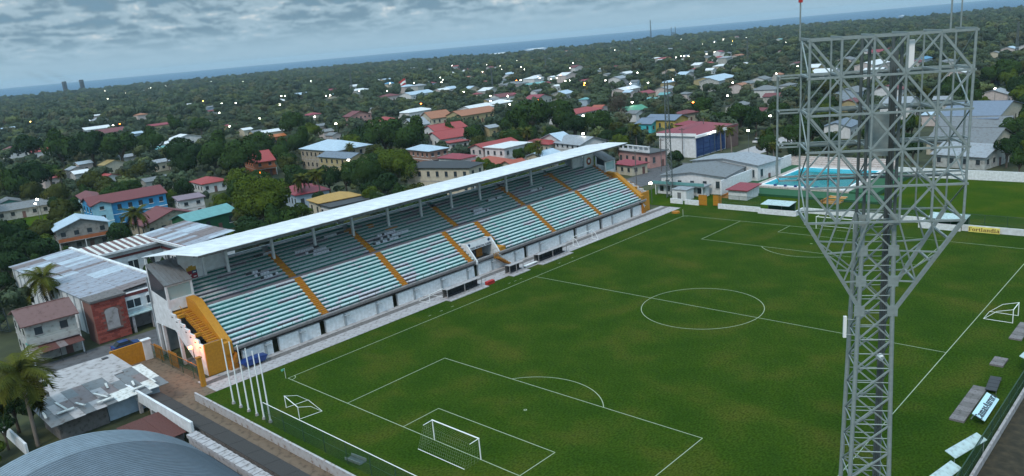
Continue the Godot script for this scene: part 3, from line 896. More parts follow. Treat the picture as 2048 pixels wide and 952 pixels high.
func build_pool() -> void:
	var d := MB.new()
	var o := Node3D.new()
	o.name = "pool_deck"
	add_child(o)
	o.set_meta("kind", "structure")
	var px0 := 136.2
	var px1 := 160.8
	var pz0 := 3.0
	var pz1 := 23.0
	for q in [[px0 - 1.8, px0, pz0 - 2.0, pz1 + 2.0], [px1, px1 + 3.5, pz0 - 2.0, pz1 + 2.0], [px0, px1, pz0 - 2.0, pz0], [px0, px1, pz1, pz1 + 2.0]]:
		pbox(o, "deck_slab", Vector3(q[0], 0.0, q[2]), Vector3(q[1], 1.0, q[3]), M.deck)
	for q in [[px0 - 8.5, px0 - 1.8, -4.0, 34.0, 0.55], [px0 - 1.8, px1 + 3.5, -4.5, 1.0, 0.9], [px0 - 1.8, px1 + 3.5, 25.0, 31.0, 0.9]]:
		pbox(o, "turf_mat", Vector3(q[0], 0.0, q[2]), Vector3(q[1], q[4], q[3]), M.turf_plastic)
	pbox(o, "pool_floor", Vector3(px0, -0.6, pz0), Vector3(px1, -0.4, pz1), M.pool_tile)
	var p := thing("swimming_pool", "rectangular turquoise swimming pool behind the floodlight tower", "pool", Vector3((px0 + px1) / 2, 0, (pz0 + pz1) / 2))
	var hx := (px1 - px0) / 2
	var hz := (pz1 - pz0) / 2
	pbox(p, "rim", Vector3(-hx - 0.5, 1.0, -hz - 0.5), Vector3(-hx, 1.08, hz + 0.5), M.white_pure)
	pbox(p, "rim", Vector3(hx, 1.0, -hz - 0.5), Vector3(hx + 0.5, 1.08, hz + 0.5), M.white_pure)
	pbox(p, "rim", Vector3(-hx, 1.0, -hz - 0.5), Vector3(hx, 1.08, -hz), M.white_pure)
	pbox(p, "rim", Vector3(-hx, 1.0, hz), Vector3(hx, 1.08, hz + 0.5), M.white_pure)
	for q in [[-hx, -hx + 0.02, -hz, hz], [hx - 0.02, hx, -hz, hz], [-hx, hx, -hz, -hz + 0.02], [-hx, hx, hz - 0.02, hz]]:
		pbox(p, "tiled_side", Vector3(q[0], -0.4, q[2]), Vector3(q[1], 1.0, q[3]), M.pool_tile)
	for i in 7:
		pbox(p, "lane_line", Vector3(-hx + 0.3, -0.4, -hz + 2.5 + i * 2.5 - 0.12), Vector3(hx - 0.3, -0.39, -hz + 2.5 + i * 2.5 + 0.12), M.navy)
	var wm := MB.new()
	wm.quad(Vector3(-hx, 0.88, hz), Vector3(hx, 0.88, hz), Vector3(hx, 0.88, -hz), Vector3(-hx, 0.88, -hz))
	part(p, "water", wm.mesh(), M.pool_water)
	for i in 6:
		pbox(p, "starting_block", Vector3(-hx - 0.9, 1.0, -hz + 3.2 + i * 2.6), Vector3(-hx - 0.4, 1.45, -hz + 3.8 + i * 2.6), M.navy)
	# terraces beyond the pool
	var b := thing("pool_terrace", "pale stepped seating terrace along the far side of the pool", "terrace", Vector3(164.3, 0, 10))
	for i in 5:
		pbox(b, "terrace_step", Vector3(i * 0.9, 0, -16), Vector3(i * 0.9 + 0.9, 1.1 + i * 0.42, 15), M.deck)
	for q in [[Vector3(124.6, 0, 22.4), 4.0, "orange steps up to the pool deck behind the floodlight tower"], [Vector3(122.6, 0, -1.2), 2.2, "orange steps between the clubhouse and the red roofed hut"]]:
		var s := thing("deck_stairs", q[2], "steps", q[0])
		for i in 6:
			pbox(s, "stair_tread", Vector3(i * 0.95, 0, 0.25), Vector3(i * 0.95 + 0.62, 0.12 + i * 0.12, q[1]), M.orange)
			pbox(s, "stair_riser", Vector3(i * 0.95 + 0.62, 0, 0.25), Vector3(i * 0.95 + 0.95, 0.1 + i * 0.12, q[1]), M.deck)
		pbox(s, "stair_side", Vector3(-0.2, 0, 0), Vector3(5.8, 0.75, 0.25), M.orange_deep)
	# hut with red roof
	var h := thing("pool_hut", "small white hut with red roof left of the pool", "hut", Vector3(125.0, 0, 3.4))
	pbox(h, "wall", Vector3(-3.2, 0, -2.4), Vector3(3.2, 2.5, 2.4), M.white_paint)
	var r := MB.new()
	r.slab([Vector3(-3.7, 2.5, 2.9), Vector3(3.7, 2.9, 2.9), Vector3(3.7, 2.9, -2.9), Vector3(-3.7, 2.5, -2.9)], 0.2)
	part(h, "roof", r.mesh(), M.roof_crimson)
	var t := thing("ticket_hut", "small white flat roofed hut below the lattice mast", "hut", Vector3(118.3, 0, -9.5))
	pbox(t, "wall", Vector3(-1.8, 0, -2.0), Vector3(1.8, 2.6, 2.0), M.white_paint)
	pbox(t, "roof", Vector3(-2.0, 2.6, -2.2), Vector3(2.0, 2.8, 2.2), M.roof_ltgrey)
	pbox(t, "door", Vector3(-1.84, 0, -0.5), Vector3(-1.8, 2.0, 0.5), M.roof_grey)
	# low wing of the clubhouse with a turquoise fascia
	var c := thing("club_wing", "low white clubhouse wing with turquoise fascia facing the far corner", "building", Vector3(123.2, 0, -12.5))
	pbox(c, "wall", Vector3(-1.0, 0, -7.0), Vector3(1.0, 2.6, 7.0), M.white_paint)
	pbox(c, "canopy", Vector3(-2.4, 2.6, -7.4), Vector3(1.4, 2.85, 7.4), M.roof_ltgrey)
	pbox(c, "fascia", Vector3(-2.46, 2.85, -7.4), Vector3(-2.3, 3.6, 7.4), M.roof_teal)
	for i in 6:
		var z := -6.2 + i * 2.2
		var w := pbox(c, "window" if i != 3 else "door", Vector3(-1.05, 0.7 if i != 3 else 0.0, z), Vector3(-0.99, 2.1, z + 1.1), M.glass_dark)
	for i in 4:
		pbox(c, "canopy_post", Vector3(-2.3, 0, -6.8 + i * 4.5), Vector3(-2.1, 2.6, -6.6 + i * 4.5), M.white_paint)
	# long white flank wall of the clubhouse towards the pool
	var fw := thing("club_flank_wall", "long white flank wall of the clubhouse beside the pool", "wall", Vector3(138, 0, -2.2))
	low_wall(fw, Vector3(-14, 0, 0), Vector3(26, 0, 0), 4.0, 0.3, M.wall_bright, 8.0)
	for i in 4:
		pbox(fw, "wall_slat", Vector3(6.0 + i * 1.3, 2.6, 0.15), Vector3(7.0 + i * 1.3, 2.75, 1.2), M.dark)

func bricks(p: Node, m: Array, x0: float, x1: float, y0: float, y1: float, z: float, holes: Array) -> void:
	# coursed blocks on a front facing +z
	var ch := 0.42
	var bw := 0.85
	var r := RandomNumberGenerator.new()
	r.seed = 5
	var rows := int((y1 - y0) / ch)
	for j in rows:
		var x := x0 - (bw * 0.5 if j % 2 else 0.0)
		while x < x1:
			var a := maxf(x, x0) + 0.02
			var b := minf(x + bw, x1) - 0.02
			var y := y0 + j * ch
			x += bw
			if b - a < 0.1:
				continue
			var skip := false
			for h in holes:
				if b > h[0] and a < h[1] and y + ch > h[2] and y < h[3]:
					skip = true
			if not skip:
				pbox(p, "brick", Vector3(a, y + 0.02, z), Vector3(b, y + ch - 0.02, z + 0.05 + r.randf() * 0.02), m[r.randi() % m.size()])

func arched_window(p: Node, c: Vector3, w: float, h: float, n: Vector3) -> void:
	# frame, pane and arch on a wall that faces n (+z or -x)
	var q := holder(p, "window")
	q.position = c
	q.rotation.y = 0.0 if n.z > 0.5 else -PI / 2
	pbox(q, "pane", Vector3(-w / 2, 0, -0.02), Vector3(w / 2, h, 0.03), M.glass_dark)
	pbox(q, "sill", Vector3(-w / 2 - 0.2, -0.18, -0.02), Vector3(w / 2 + 0.2, 0.0, 0.2), M.white_pure)
	pbox(q, "mullion", Vector3(-0.05, 0, 0), Vector3(0.05, h, 0.08), M.white_pure)
	var b := MB.new()
	var out := [Vector2(-w / 2 - 0.15, h)]
	for i in 9:
		var a := PI - PI * i / 8.0
		out.append(Vector2(cos(a) * (w / 2 + 0.15), h + sin(a) * 0.6))
	out.reverse()
	b.prism(out, 0.0, 0.12, 2)
	part(q, "arch", b.mesh(), M.white_pure)

func tin_roof(p: Node, x0: float, x1: float, z0: float, z1: float, y_lo: float, y_hi: float, sheet_w: float, ridge_x: bool, seed_: int) -> void:
	# roof of overlapping tin sheets sloping up towards +x (ridge_x) or towards -z
	var r := RandomNumberGenerator.new()
	r.seed = seed_
	var n := int((z1 - z0) / sheet_w) if ridge_x else int((x1 - x0) / sheet_w)
	var rows := 2
	for i in n:
		for j in rows:
			var f0 := float(j) / rows
			var f1 := float(j + 1) / rows
			var m: Material = [M.tin, M.tin_b, M.tin, M.tin_c][r.randi() % 4]
			var b := MB.new()
			var dy := 0.03 * (j + (i % 2))
			if ridge_x:
				var za := z0 + (z1 - z0) * i / n
				var zb := z0 + (z1 - z0) * (i + 1) / n - 0.01
				var xa := lerpf(x0, x1, f0)
				var xb := lerpf(x0, x1, f1) + 0.15
				b.slab([Vector3(xa, lerpf(y_lo, y_hi, f0) + dy, zb), Vector3(xb, lerpf(y_lo, y_hi, f1) + dy, zb), Vector3(xb, lerpf(y_lo, y_hi, f1) + dy, za), Vector3(xa, lerpf(y_lo, y_hi, f0) + dy, za)], 0.05)
			else:
				var xa := x0 + (x1 - x0) * i / n
				var xb := x0 + (x1 - x0) * (i + 1) / n - 0.01
				var za := lerpf(z1, z0, f0)
				var zb := lerpf(z1, z0, f1) - 0.15
				b.slab([Vector3(xa, lerpf(y_lo, y_hi, f0) + dy, za), Vector3(xb, lerpf(y_lo, y_hi, f0) + dy, za), Vector3(xb, lerpf(y_lo, y_hi, f1) + dy, zb), Vector3(xa, lerpf(y_lo, y_hi, f1) + dy, zb)], 0.05)
			part(p, "tin_sheet", b.mesh(), m)

func build_school() -> void:
	# tin roofed building round a courtyard, behind the near end of the stand
	var s := thing("market_hall", "sprawling white building with weathered tin roofs round a courtyard behind the near stand end", "building", Vector3.ZERO)
	pbox(s, "wall", Vector3(-9.2, 0, -87), Vector3(1.6, 6.6, -44.2), M.white_paint)
	for i in 14:
		pbox(s, "wall_pilaster", Vector3(-9.32, 0, -86.0 + i * 3.1), Vector3(-9.18, 6.3, -85.6 + i * 3.1), M.grey_wall)
	var r1 := holder(s, "front_roof")
	tin_roof(r1, -9.7, 2.1, -87.4, -43.0, 6.7, 7.5, 1.6, true, 3)
	pbox(s, "roof_edge", Vector3(1.9, 7.2, -87.4), Vector3(2.5, 7.8, -43.2), M.white_paint)
	pbox(s, "roof_gutter", Vector3(2.5, 6.9, -87.0), Vector3(3.2, 7.05, -43.4), M.trim_red)
	# rear wing
	pbox(s, "wall", Vector3(17.8, 0, -88.6), Vector3(27.4, 6.4, -65.4), M.white_paint)
	var r2 := holder(s, "rear_roof")
	tin_roof(r2, 17.2, 27.9, -89, -64.8, 6.7, 7.6, 1.9, true, 4)
	pbox(s, "roof_gutter", Vector3(16.5, 6.75, -88.6), Vector3(17.2, 6.9, -62.0), M.trim_red)
	pbox(s, "roof_edge", Vector3(16.2, 6.55, -88.4), Vector3(16.55, 7.1, -62.0), M.white_paint)
	pbox(s, "wall", Vector3(17.6, 0, -65.4), Vector3(18.2, 6.4, -45.0), M.white_paint)
	# middle wing with ribbed strip roof
	pbox(s, "wall", Vector3(1.6, 0, -86.0), Vector3(17.8, 6.2, -79.2), M.white_paint)
	var r3 := holder(s, "middle_roof")
	for i in 20:
		var x := 2.5 + i * 0.72
		var b := MB.new()
		b.slab([Vector3(x, 6.5, -78.4), Vector3(x + 0.7, 6.5, -78.4), Vector3(x + 0.7, 7.3, -86.2), Vector3(x, 7.3, -86.2)], 0.06)
		part(r3, "roof_strip", b.mesh(), M.sheet_white if i % 2 else M.roof_rustbrown)
	pbox(s, "roof_edge", Vector3(2.2, 6.1, -78.4), Vector3(16.6, 6.55, -78.1), M.white_paint)
	for i in 4:
		arched_window(s, Vector3(4.2 + i * 3.5, 1.4, -79.15), 2.0, 2.2, Vector3(0, 0, 1))
	for i in 8:
		arched_window(s, Vector3(17.55, 1.2, -77.0 + i * 3.6), 2.0, 2.4, Vector3(-1, 0, 0))
	pbox(s, "trim_band", Vector3(2.4, 4.7, -79.22), Vector3(17.4, 5.2, -79.1), M.trim_red)
	pbox(s, "trim_band", Vector3(17.45, 4.7, -79.0), Vector3(17.58, 5.2, -46.0), M.trim_red)
	# street front: brick bay and white arched storey
	pbox(s, "brick_bay", Vector3(-10.2, 0, -44.4), Vector3(-4.9, 7.0, -40.5), M.mortar)
	var bm := [M.brick, mat("brick_b", 0.22, 0.045, 0.035, 0.9), mat("brick_c", 0.33, 0.075, 0.055, 0.9)]
	bricks(s, bm, -10.2, -4.9, 0.1, 6.9, -40.5, [[-8.5, -6.3, 1.9, 5.4]])
	pbox(s, "bay_coping", Vector3(-10.4, 7.0, -44.5), Vector3(-4.7, 7.35, -40.2), M.concrete_dark)
	var bw := holder(s, "bay_window")
	pbox(bw, "pane", Vector3(-8.4, 2.0, -40.5), Vector3(-6.4, 4.8, -40.44), M.concrete)
	var ba := MB.new()
	var ap := [Vector2(-8.5, 4.8)]
	for i in 9:
		ap.append(Vector2(-7.4 - cos(PI * i / 8.0) * 1.1, 4.8 + sin(PI * i / 8.0) * 0.7))
	ap.reverse()
	ba.prism(ap, -40.5, -40.42, 2)
	part(bw, "arch", ba.mesh(), M.concrete)
	pbox(bw, "sill", Vector3(-8.7, 1.8, -40.5), Vector3(-6.1, 2.0, -40.3), M.concrete_dark)
	pbox(s, "street_wall", Vector3(-4.9, 3.2, -44.2), Vector3(12.0, 6.5, -42.4), M.white_paint)
	for i in 5:
		arched_window(s, Vector3(-3.0 + i * 3.3, 3.9, -42.38), 2.2, 1.4, Vector3(0, 0, 1))
	pbox(s, "trim_band", Vector3(-4.9, 5.95, -42.42), Vector3(12.0, 6.45, -42.3), M.trim_red)
	pbox(s, "street_canopy", Vector3(-4.9, 3.0, -42.6), Vector3(12.0, 3.2, -40.4), M.canopy)
	pbox(s, "arcade_back", Vector3(-4.9, 0, -44.0), Vector3(12.0, 3.0, -43.6), M.concrete)
	for i in 6:
		pbox(s, "arcade_post", Vector3(-4.4 + i * 3.2, 0, -41.0), Vector3(-4.0 + i * 3.2, 3.0, -40.6), M.concrete_pale)
	for q in [[12.6, -74.0, 4.2], [13.8, -70.0, 4.6], [10.4, -71.0, 3.6], [14.6, -66.5, 4.4], [9.0, -66.0, 3.4]]:
		var c := thing("columnar_shrub", "narrow upright clipped shrub in the courtyard of the tin roofed building", "shrub", Vector3(q[0], 0, q[1]), 0.0, "upright shrubs in the courtyard")
		part(c, "foliage", leaf_column(q[2], 0.75, int(q[0])), M.leaf_m)
		member(c, "stem", Vector3.ZERO, Vector3(0, 0.6, 0), 0.15, M.bark, rod)

func leaf_column(h: float, r: float, seed_: int) -> ArrayMesh:
	var b := MB.new()
	var g := RandomNumberGenerator.new()
	g.seed = seed_ + 50
	for i in 900:
		var t := g.randf()
		var a := g.randf() * TAU
		var rad := r * (1.0 - pow(t, 6.0)) * g.randf_range(0.7, 1.0)
		var c := Vector3(cos(a) * rad, 0.15 + t * h, sin(a) * rad)
		leaf(b, c, (Vector3(cos(a), 0.4, sin(a))).normalized(), 0.14, g)
	return b.mesh()

func leaf(b: MB, c: Vector3, out: Vector3, s: float, g: RandomNumberGenerator) -> void:
	var nn := (out + Vector3(g.randf_range(-1, 1), g.randf_range(-1, 1), g.randf_range(-1, 1)) * 0.75).normalized()
	var u := nn.cross(Vector3(g.randf_range(-1, 1), g.randf_range(-1, 1), g.randf_range(-1, 1))).normalized()
	var w := nn.cross(u)
	var sn := (out * 0.5 + nn * 0.75).normalized()
	u *= s
	w *= s * g.randf_range(0.5, 0.9)
	b.tri_n(c - u, c - w, c + u, sn)
	b.tri_n(c - u, c + u, c + w, sn)

func build_front_left() -> void:
	# barrel vaulted hall in the near left corner: arcs of roof panel side by side
	var hall := thing("vaulted_hall", "large hall under a grey barrel vaulted metal roof in the near left corner", "building", Vector3(-31.6, 0, 9.2))
	var k := 28
	var panel := MB.new()
	var pw := 0.45
	var profile := func(i: int) -> Vector3:
		var a := PI * 0.5 - lerpf(-1.0, 1.0, float(i) / k) * 0.86
		return Vector3(cos(a) * 18.0, sin(a) * 18.0 - 10.6, 0)
	for i in k:
		var p: Vector3 = profile.call(i)
		var q: Vector3 = profile.call(i + 1)
		var nu := Vector3(-(q - p).y, (q - p).x, 0).normalized()
		var z := Vector3(0, 0, 1)
		panel.quad(p, p + z * (pw - 0.07), q + z * (pw - 0.07), q)
		panel.quad(p + z * (pw - 0.07), p + z * (pw - 0.06) + nu * 0.06, q + z * (pw - 0.06) + nu * 0.06, q + z * (pw - 0.07))
		panel.quad(p + z * (pw - 0.06) + nu * 0.06, p + z * (pw - 0.02) + nu * 0.06, q + z * (pw - 0.02) + nu * 0.06, q + z * (pw - 0.06) + nu * 0.06)
		panel.quad(p + z * (pw - 0.02) + nu * 0.06, p + z * pw, q + z * pw, q + z * (pw - 0.02) + nu * 0.06)
	var pm := panel.mesh()
	for j in 84:
		part(hall, "roof_panel", pm, M.vault_light if j < 10 else M.vault, Transform3D(Basis.IDENTITY, Vector3(0, 0.1 if j >= 10 else 0.0, j * pw)))
	var gable := MB.new()
	var go := []
	for i in k + 1:
		var p: Vector3 = profile.call(i)
		go.append(Vector2(p.x, p.y - 0.02))
	go.append(Vector2(13.6, 0.0))
	go.append(Vector2(-13.6, 0.0))
	go.reverse()
	gable.prism(go, 0.25, 0.45, 2)
	part(hall, "end_wall", gable.mesh(), M.grey_wall)
	pbox(hall, "flank_wall", Vector3(12.9, 0, 0.3), Vector3(13.3, 1.6, 37.0), M.white_paint)
	for j in 60:
		var z := -0.4 + j * 0.62
		pbox(hall, "coping_tile", Vector3(13.55, 1.9, z), Vector3(14.7, 2.3 + 0.06 * (j % 2), z + 0.6), M.concrete_pale)
	pbox(hall, "coping_wall", Vector3(13.7, 0, -0.4), Vector3(14.6, 1.9, 37.0), M.concrete_pale)
	# white parapet on posts beside the lane
	var w := thing("lane_wall", "white plastered wall on posts between the tin sheds and the lane", "wall", Vector3(-16.9, 0, -1))
	for i in 5:
		pbox(w, "wall_panel", Vector3(-0.15, 1.6, -10.5 + i * 3.9), Vector3(0.15, 3.1, -6.62 + i * 3.9), M.white_paint)
		pbox(w, "wall_post", Vector3(-0.2, 0, -10.4 + i * 3.9), Vector3(0.2, 1.6, -10.0 + i * 3.9), M.concrete_pale)
	# long dark shed roof in the lane
	var d := thing("lane_shed", "long narrow shed with blackened tin roof beside the lane", "shed", Vector3(-15.15, 0, 14))
	pbox(d, "wall", Vector3(-0.9, 0, -21), Vector3(0.9, 1.7, 22), M.concrete_dark)
	for i in 24:
		var z := -21.4 + i * 1.85
		var b := MB.new()
		b.slab([Vector3(-1.05, 2.0 + 0.02 * (i % 2), z + 1.84), Vector3(1.05, 1.75 + 0.02 * (i % 2), z + 1.84), Vector3(1.05, 1.75 + 0.02 * (i % 2), z), Vector3(-1.05, 2.0 + 0.02 * (i % 2), z)], 0.05)
		part(d, "roof_sheet", b.mesh(), M.dark_tin if M.has("dark_tin") else mat("dark_tin", 0.045, 0.042, 0.042, 0.95, "rusty", 0.6))
	# flat cement roof, then the patched sheet roof
	var f := thing("cement_store", "low building with plain grey cement roof left of the yellow wall", "building", Vector3(-18.8, 0, -19.6))
	pbox(f, "wall", Vector3(-5.2, 0, -4.3), Vector3(4.8, 3.0, 4.2), M.concrete)
	var fr := MB.new()
	fr.slab([Vector3(-6.0, 3.2, 4.9), Vector3(4.9, 3.2, 3.9), Vector3(5.1, 3.3, -4.5), Vector3(-3.6, 3.3, -4.9)], 0.3)
	part(f, "roof_slab", fr.mesh(), M.concrete)
	pbox(f, "roof_hatch", Vector3(3.3, 3.3, -3.6), Vector3(4.1, 3.42, -3.0), M.dark)
	var sh := thing("patched_shed", "low sheds with patchwork roof of grey sheets and white strips by the brick yard", "shed", Vector3(-20, 0, -9.6))
	pbox(sh, "wall", Vector3(-6.2, 0, -4.4), Vector3(-0.6, 2.6, 1.6), M.concrete_dark)
	pbox(sh, "wall", Vector3(-0.4, 0, -4.6), Vector3(6.2, 2.6, 1.2), M.wall_paleblue)
	var rr := RandomNumberGenerator.new()
	rr.seed = 21
	for i in 11:
		for j in 3:
			var x := -7.3 + i * 1.3
			var z0 := 3.2 - j * 2.85 - (i * 0.08) + (1.2 if i > 7 else 0.0) - (1.0 if i > 8 else 0.0)
			var b := MB.new()
			var y0 := 2.75 + j * 0.22 + (0.04 if i % 2 else 0.0)
			b.slab([Vector3(x, y0, z0), Vector3(x + 1.33, y0, z0), Vector3(x + 1.33, y0 + 0.24, z0 - 2.9), Vector3(x, y0 + 0.24, z0 - 2.9)], 0.04)
			part(sh, "roof_sheet", b.mesh(), [M.roof_grey, M.roof_grey, M.concrete, M.sheet_white, M.tin_c, M.roof_grey][rr.randi() % 6])
	for i in 7:
		var x := -7.0 + i * 2.1 + rr.randf_range(-0.5, 0.5)
		var z := rr.randf_range(-2.6, 1.2)
		var ll := rr.randf_range(0.7, 1.6)
		part(sh, "white_strip", cube, M.sheet_white, Transform3D(Basis(Vector3.UP, rr.randf_range(-0.25, 0.25)) * Basis.from_scale(Vector3(0.26, 0.06, ll * 2.2)), Vector3(x, 3.33, z)))
		if i % 2:
			pbox(sh, "white_strip", Vector3(x - 1.1, 3.22, z + 1.7), Vector3(x + 0.9, 3.3, z + 2.2), M.sheet_white)
	var rs := thing("rusty_shed", "dark red rusted shed roof beside the white lane wall", "shed", Vector3(-19.6, 0, 2.8))
	pbox(rs, "wall", Vector3(-2.2, 0, -3.4), Vector3(2.2, 1.5, 3.4), M.concrete_dark)
	for i in 5:
		var b := MB.new()
		var x := -2.5 + i
		b.slab([Vector3(x, 1.6, 3.8), Vector3(x + 0.98, 1.6 + 0.02 * (i % 2), 3.8), Vector3(x + 0.98, 2.0 + 0.02 * (i % 2), -3.8), Vector3(x, 2.0, -3.8)], 0.05)
		part(rs, "roof_sheet", b.mesh(), M.rust_sheet if M.has("rust_sheet") else mat("rust_sheet", 0.10, 0.035, 0.03, 0.9, "rusty", 0.5))
	# yellow street wall and gate pillars
	var y := thing("yellow_wall", "bright yellow street wall below the parked blue car", "wall", Vector3(-10.9, 0, -25.6))
	low_wall(y, Vector3(-2.5, 0, -0.5), Vector3(2.3, 0, -0.5), 3.0, 0.25, M.orange, 2.4)
	var yw := thing("white_pillar", "white gate pillar between yellow wall and stand stairs", "pillar", Vector3(-8.2, 0, -26.2))
	pbox(yw, "shaft", Vector3(-0.5, 0, -0.4), Vector3(0.7, 3.0, 0.4), M.white_paint)
	pbox(yw, "cap", Vector3(-0.6, 3.0, -0.5), Vector3(0.8, 3.15, 0.5), M.white_paint)
	var gp := thing("gate_pillar", "tall yellow gate pillar at the foot of the near stand stairs", "pillar", Vector3(-8.1, 0, -8.2))
	pbox(gp, "shaft", Vector3(-0.28, 0, -0.28), Vector3(0.28, 4.1, 0.28), M.orange)
	pbox(gp, "cap", Vector3(-0.36, 4.1, -0.36), Vector3(0.36, 4.25, 0.36), M.orange_deep)
	var yf := thing("mesh_fence", "green mesh fence along the brick yard below the stand's end wall", "fence", Vector3(-7.6, 0, -17))
	fence_run(yf, Vector3(0, 0, -9.0), Vector3(0, 0, 8.4), 2.3, 2.9, M.orange_deep)
	for z in [-7.4, -2.4]:
		pbox(yf, "yellow_panel", Vector3(0.4, 0, z - 1.4), Vector3(0.5, 2.2, z + 1.4), M.orange_deep)
	# house with balcony at the left edge gets its awning
	var aw := thing("street_awning", "rusted red tin awning over the street shop front at the left edge", "awning", Vector3(-16.5, 0, -39.2))
	for i in 6:
		var b := MB.new()
		var x := -3.6 + i * 1.2
		b.slab([Vector3(x, 2.3, 1.4), Vector3(x + 1.18, 2.3 + 0.03 * (i % 2), 1.4), Vector3(x + 1.18, 3.1, -1.6), Vector3(x, 3.1, -1.6)], 0.05)
		part(aw, "awning_sheet", b.mesh(), M.rust_sheet if i % 3 else M.tin_c)
	for x in [-3.4, 0.0, 3.4]:
		member(aw, "awning_post", Vector3(x, 0, 1.2), Vector3(x, 2.3, 1.2), 0.09, M.dark, rod)
	pbox(aw, "balcony_floor", Vector3(-3.6, 3.3, -2.3), Vector3(3.6, 3.5, -1.2), M.wall_teal)
	pbox(aw, "balcony_rail", Vector3(-3.6, 3.5, -1.3), Vector3(3.6, 4.2, -1.2), M.wall_dimwhite)
	var gw := thing("garden_wall", "short white garden wall in the bottom left corner", "wall", Vector3(-30, 0, -12))
	low_wall(gw, Vector3(0, 0, -5.5), Vector3(0, 0, 4.6), 1.6, 0.25, M.white_paint, 3.4)
	for q in [[-32.6, -10.2, 1.5], [-33.4, -7.4, 1.2], [-34.6, -9.0, 1.0]]:
		var bu := thing("garden_shrub", "yellow green shrub behind the short white garden wall", "shrub", Vector3(q[0], 0, q[1]), 0.0, "shrubs in the bottom left garden")
		part(bu, "foliage", crown_mesh(int(q[1] * -10), 1500, 0.07, 0.9, 9, 0.2), M.leaf_b, Transform3D(Basis.from_scale(Vector3.ONE * q[2]), Vector3(0, q[2] * 0.8, 0)))
		member(bu, "stem", Vector3.ZERO, Vector3(0, q[2] * 0.7, 0), 0.1, M.bark, rod)
	lattice("lattice_mast", "grey lattice mast standing at the left edge before the tin roofs", Vector3(-18.5, 0, -64), 15.0, 1.1, 0.5, 12, 0.13, "radio masts")

func roof_mesh(typ: String, lx: float, lz: float, h: float, rise: float, o: float) -> ArrayMesh:
	var b := MB.new()
	var x := lx / 2 + o
	var z := lz / 2 + o
	var dy := -o * rise / maxf((lz if typ == "gx" else lx) / 2, 0.5) if typ in ["gx", "gz"] else 0.0
	var t := 0.16
	match typ:
		"gx":
			b.slab([Vector3(-x, h + dy, z), Vector3(x, h + dy, z), Vector3(x, h + rise, 0), Vector3(-x, h + rise, 0)], t)
			b.slab([Vector3(x, h + dy, -z), Vector3(-x, h + dy, -z), Vector3(-x, h + rise, 0.001), Vector3(x, h + rise, 0.001)], t)
		"gz":
			b.slab([Vector3(-x, h + dy, -z), Vector3(-x, h + dy, z), Vector3(0, h + rise, z), Vector3(0, h + rise, -z)], t)
			b.slab([Vector3(x, h + dy, z), Vector3(x, h + dy, -z), Vector3(0.001, h + rise, -z), Vector3(0.001, h + rise, z)], t)
		"hip":
			var k := minf(x, z)
			var r0 := Vector3(-(x - k), h + rise, -(z - k))
			var r1 := Vector3(x - k, h + rise, z - k)
			var a := Vector3(-x, h, z)
			var c := Vector3(x, h, z)
			var d := Vector3(x, h, -z)
			var e := Vector3(-x, h, -z)
			if x >= z:
				b.quad(a, c, r1, r0)
				b.quad(d, e, r0, r1)
				b.tri(c, d, r1)
				b.tri(e, a, r0)
			else:
				b.quad(e, a, r1, r0)
				b.quad(c, d, r0, r1)
				b.tri(a, c, r1)
				b.tri(d, e, r0)
			b.slab([a, c, d, e], t)
		"mono":
			b.slab([Vector3(-x, h, z), Vector3(x, h, z), Vector3(x, h + rise * 0.4, -z), Vector3(-x, h + rise * 0.4, -z)], 0.3)
		_:
			b.slab([Vector3(-x, h + 0.2, z), Vector3(x, h + 0.2, z), Vector3(x, h + 0.3, -z), Vector3(-x, h + 0.3, -z)], 0.22)
	return b.mesh()

func wall_mesh(typ: String, lx: float, lz: float, h: float, rise: float) -> ArrayMesh:
	var b := MB.new()
	if typ == "gx":
		b.prism([Vector2(lz / 2, 0), Vector2(lz / 2, h - 0.1), Vector2(0, h + rise - 0.2), Vector2(-lz / 2, h - 0.1), Vector2(-lz / 2, 0)], -lx / 2, lx / 2, 0)
	elif typ == "gz":
		b.prism([Vector2(-lx / 2, 0), Vector2(lx / 2, 0), Vector2(lx / 2, h - 0.1), Vector2(0, h + rise - 0.2), Vector2(-lx / 2, h - 0.1)], -lz / 2, lz / 2, 2)
	else:
		b.span(Vector3(-lx / 2, 0, -lz / 2), Vector3(lx / 2, h - 0.05, lz / 2))
	return b.mesh()

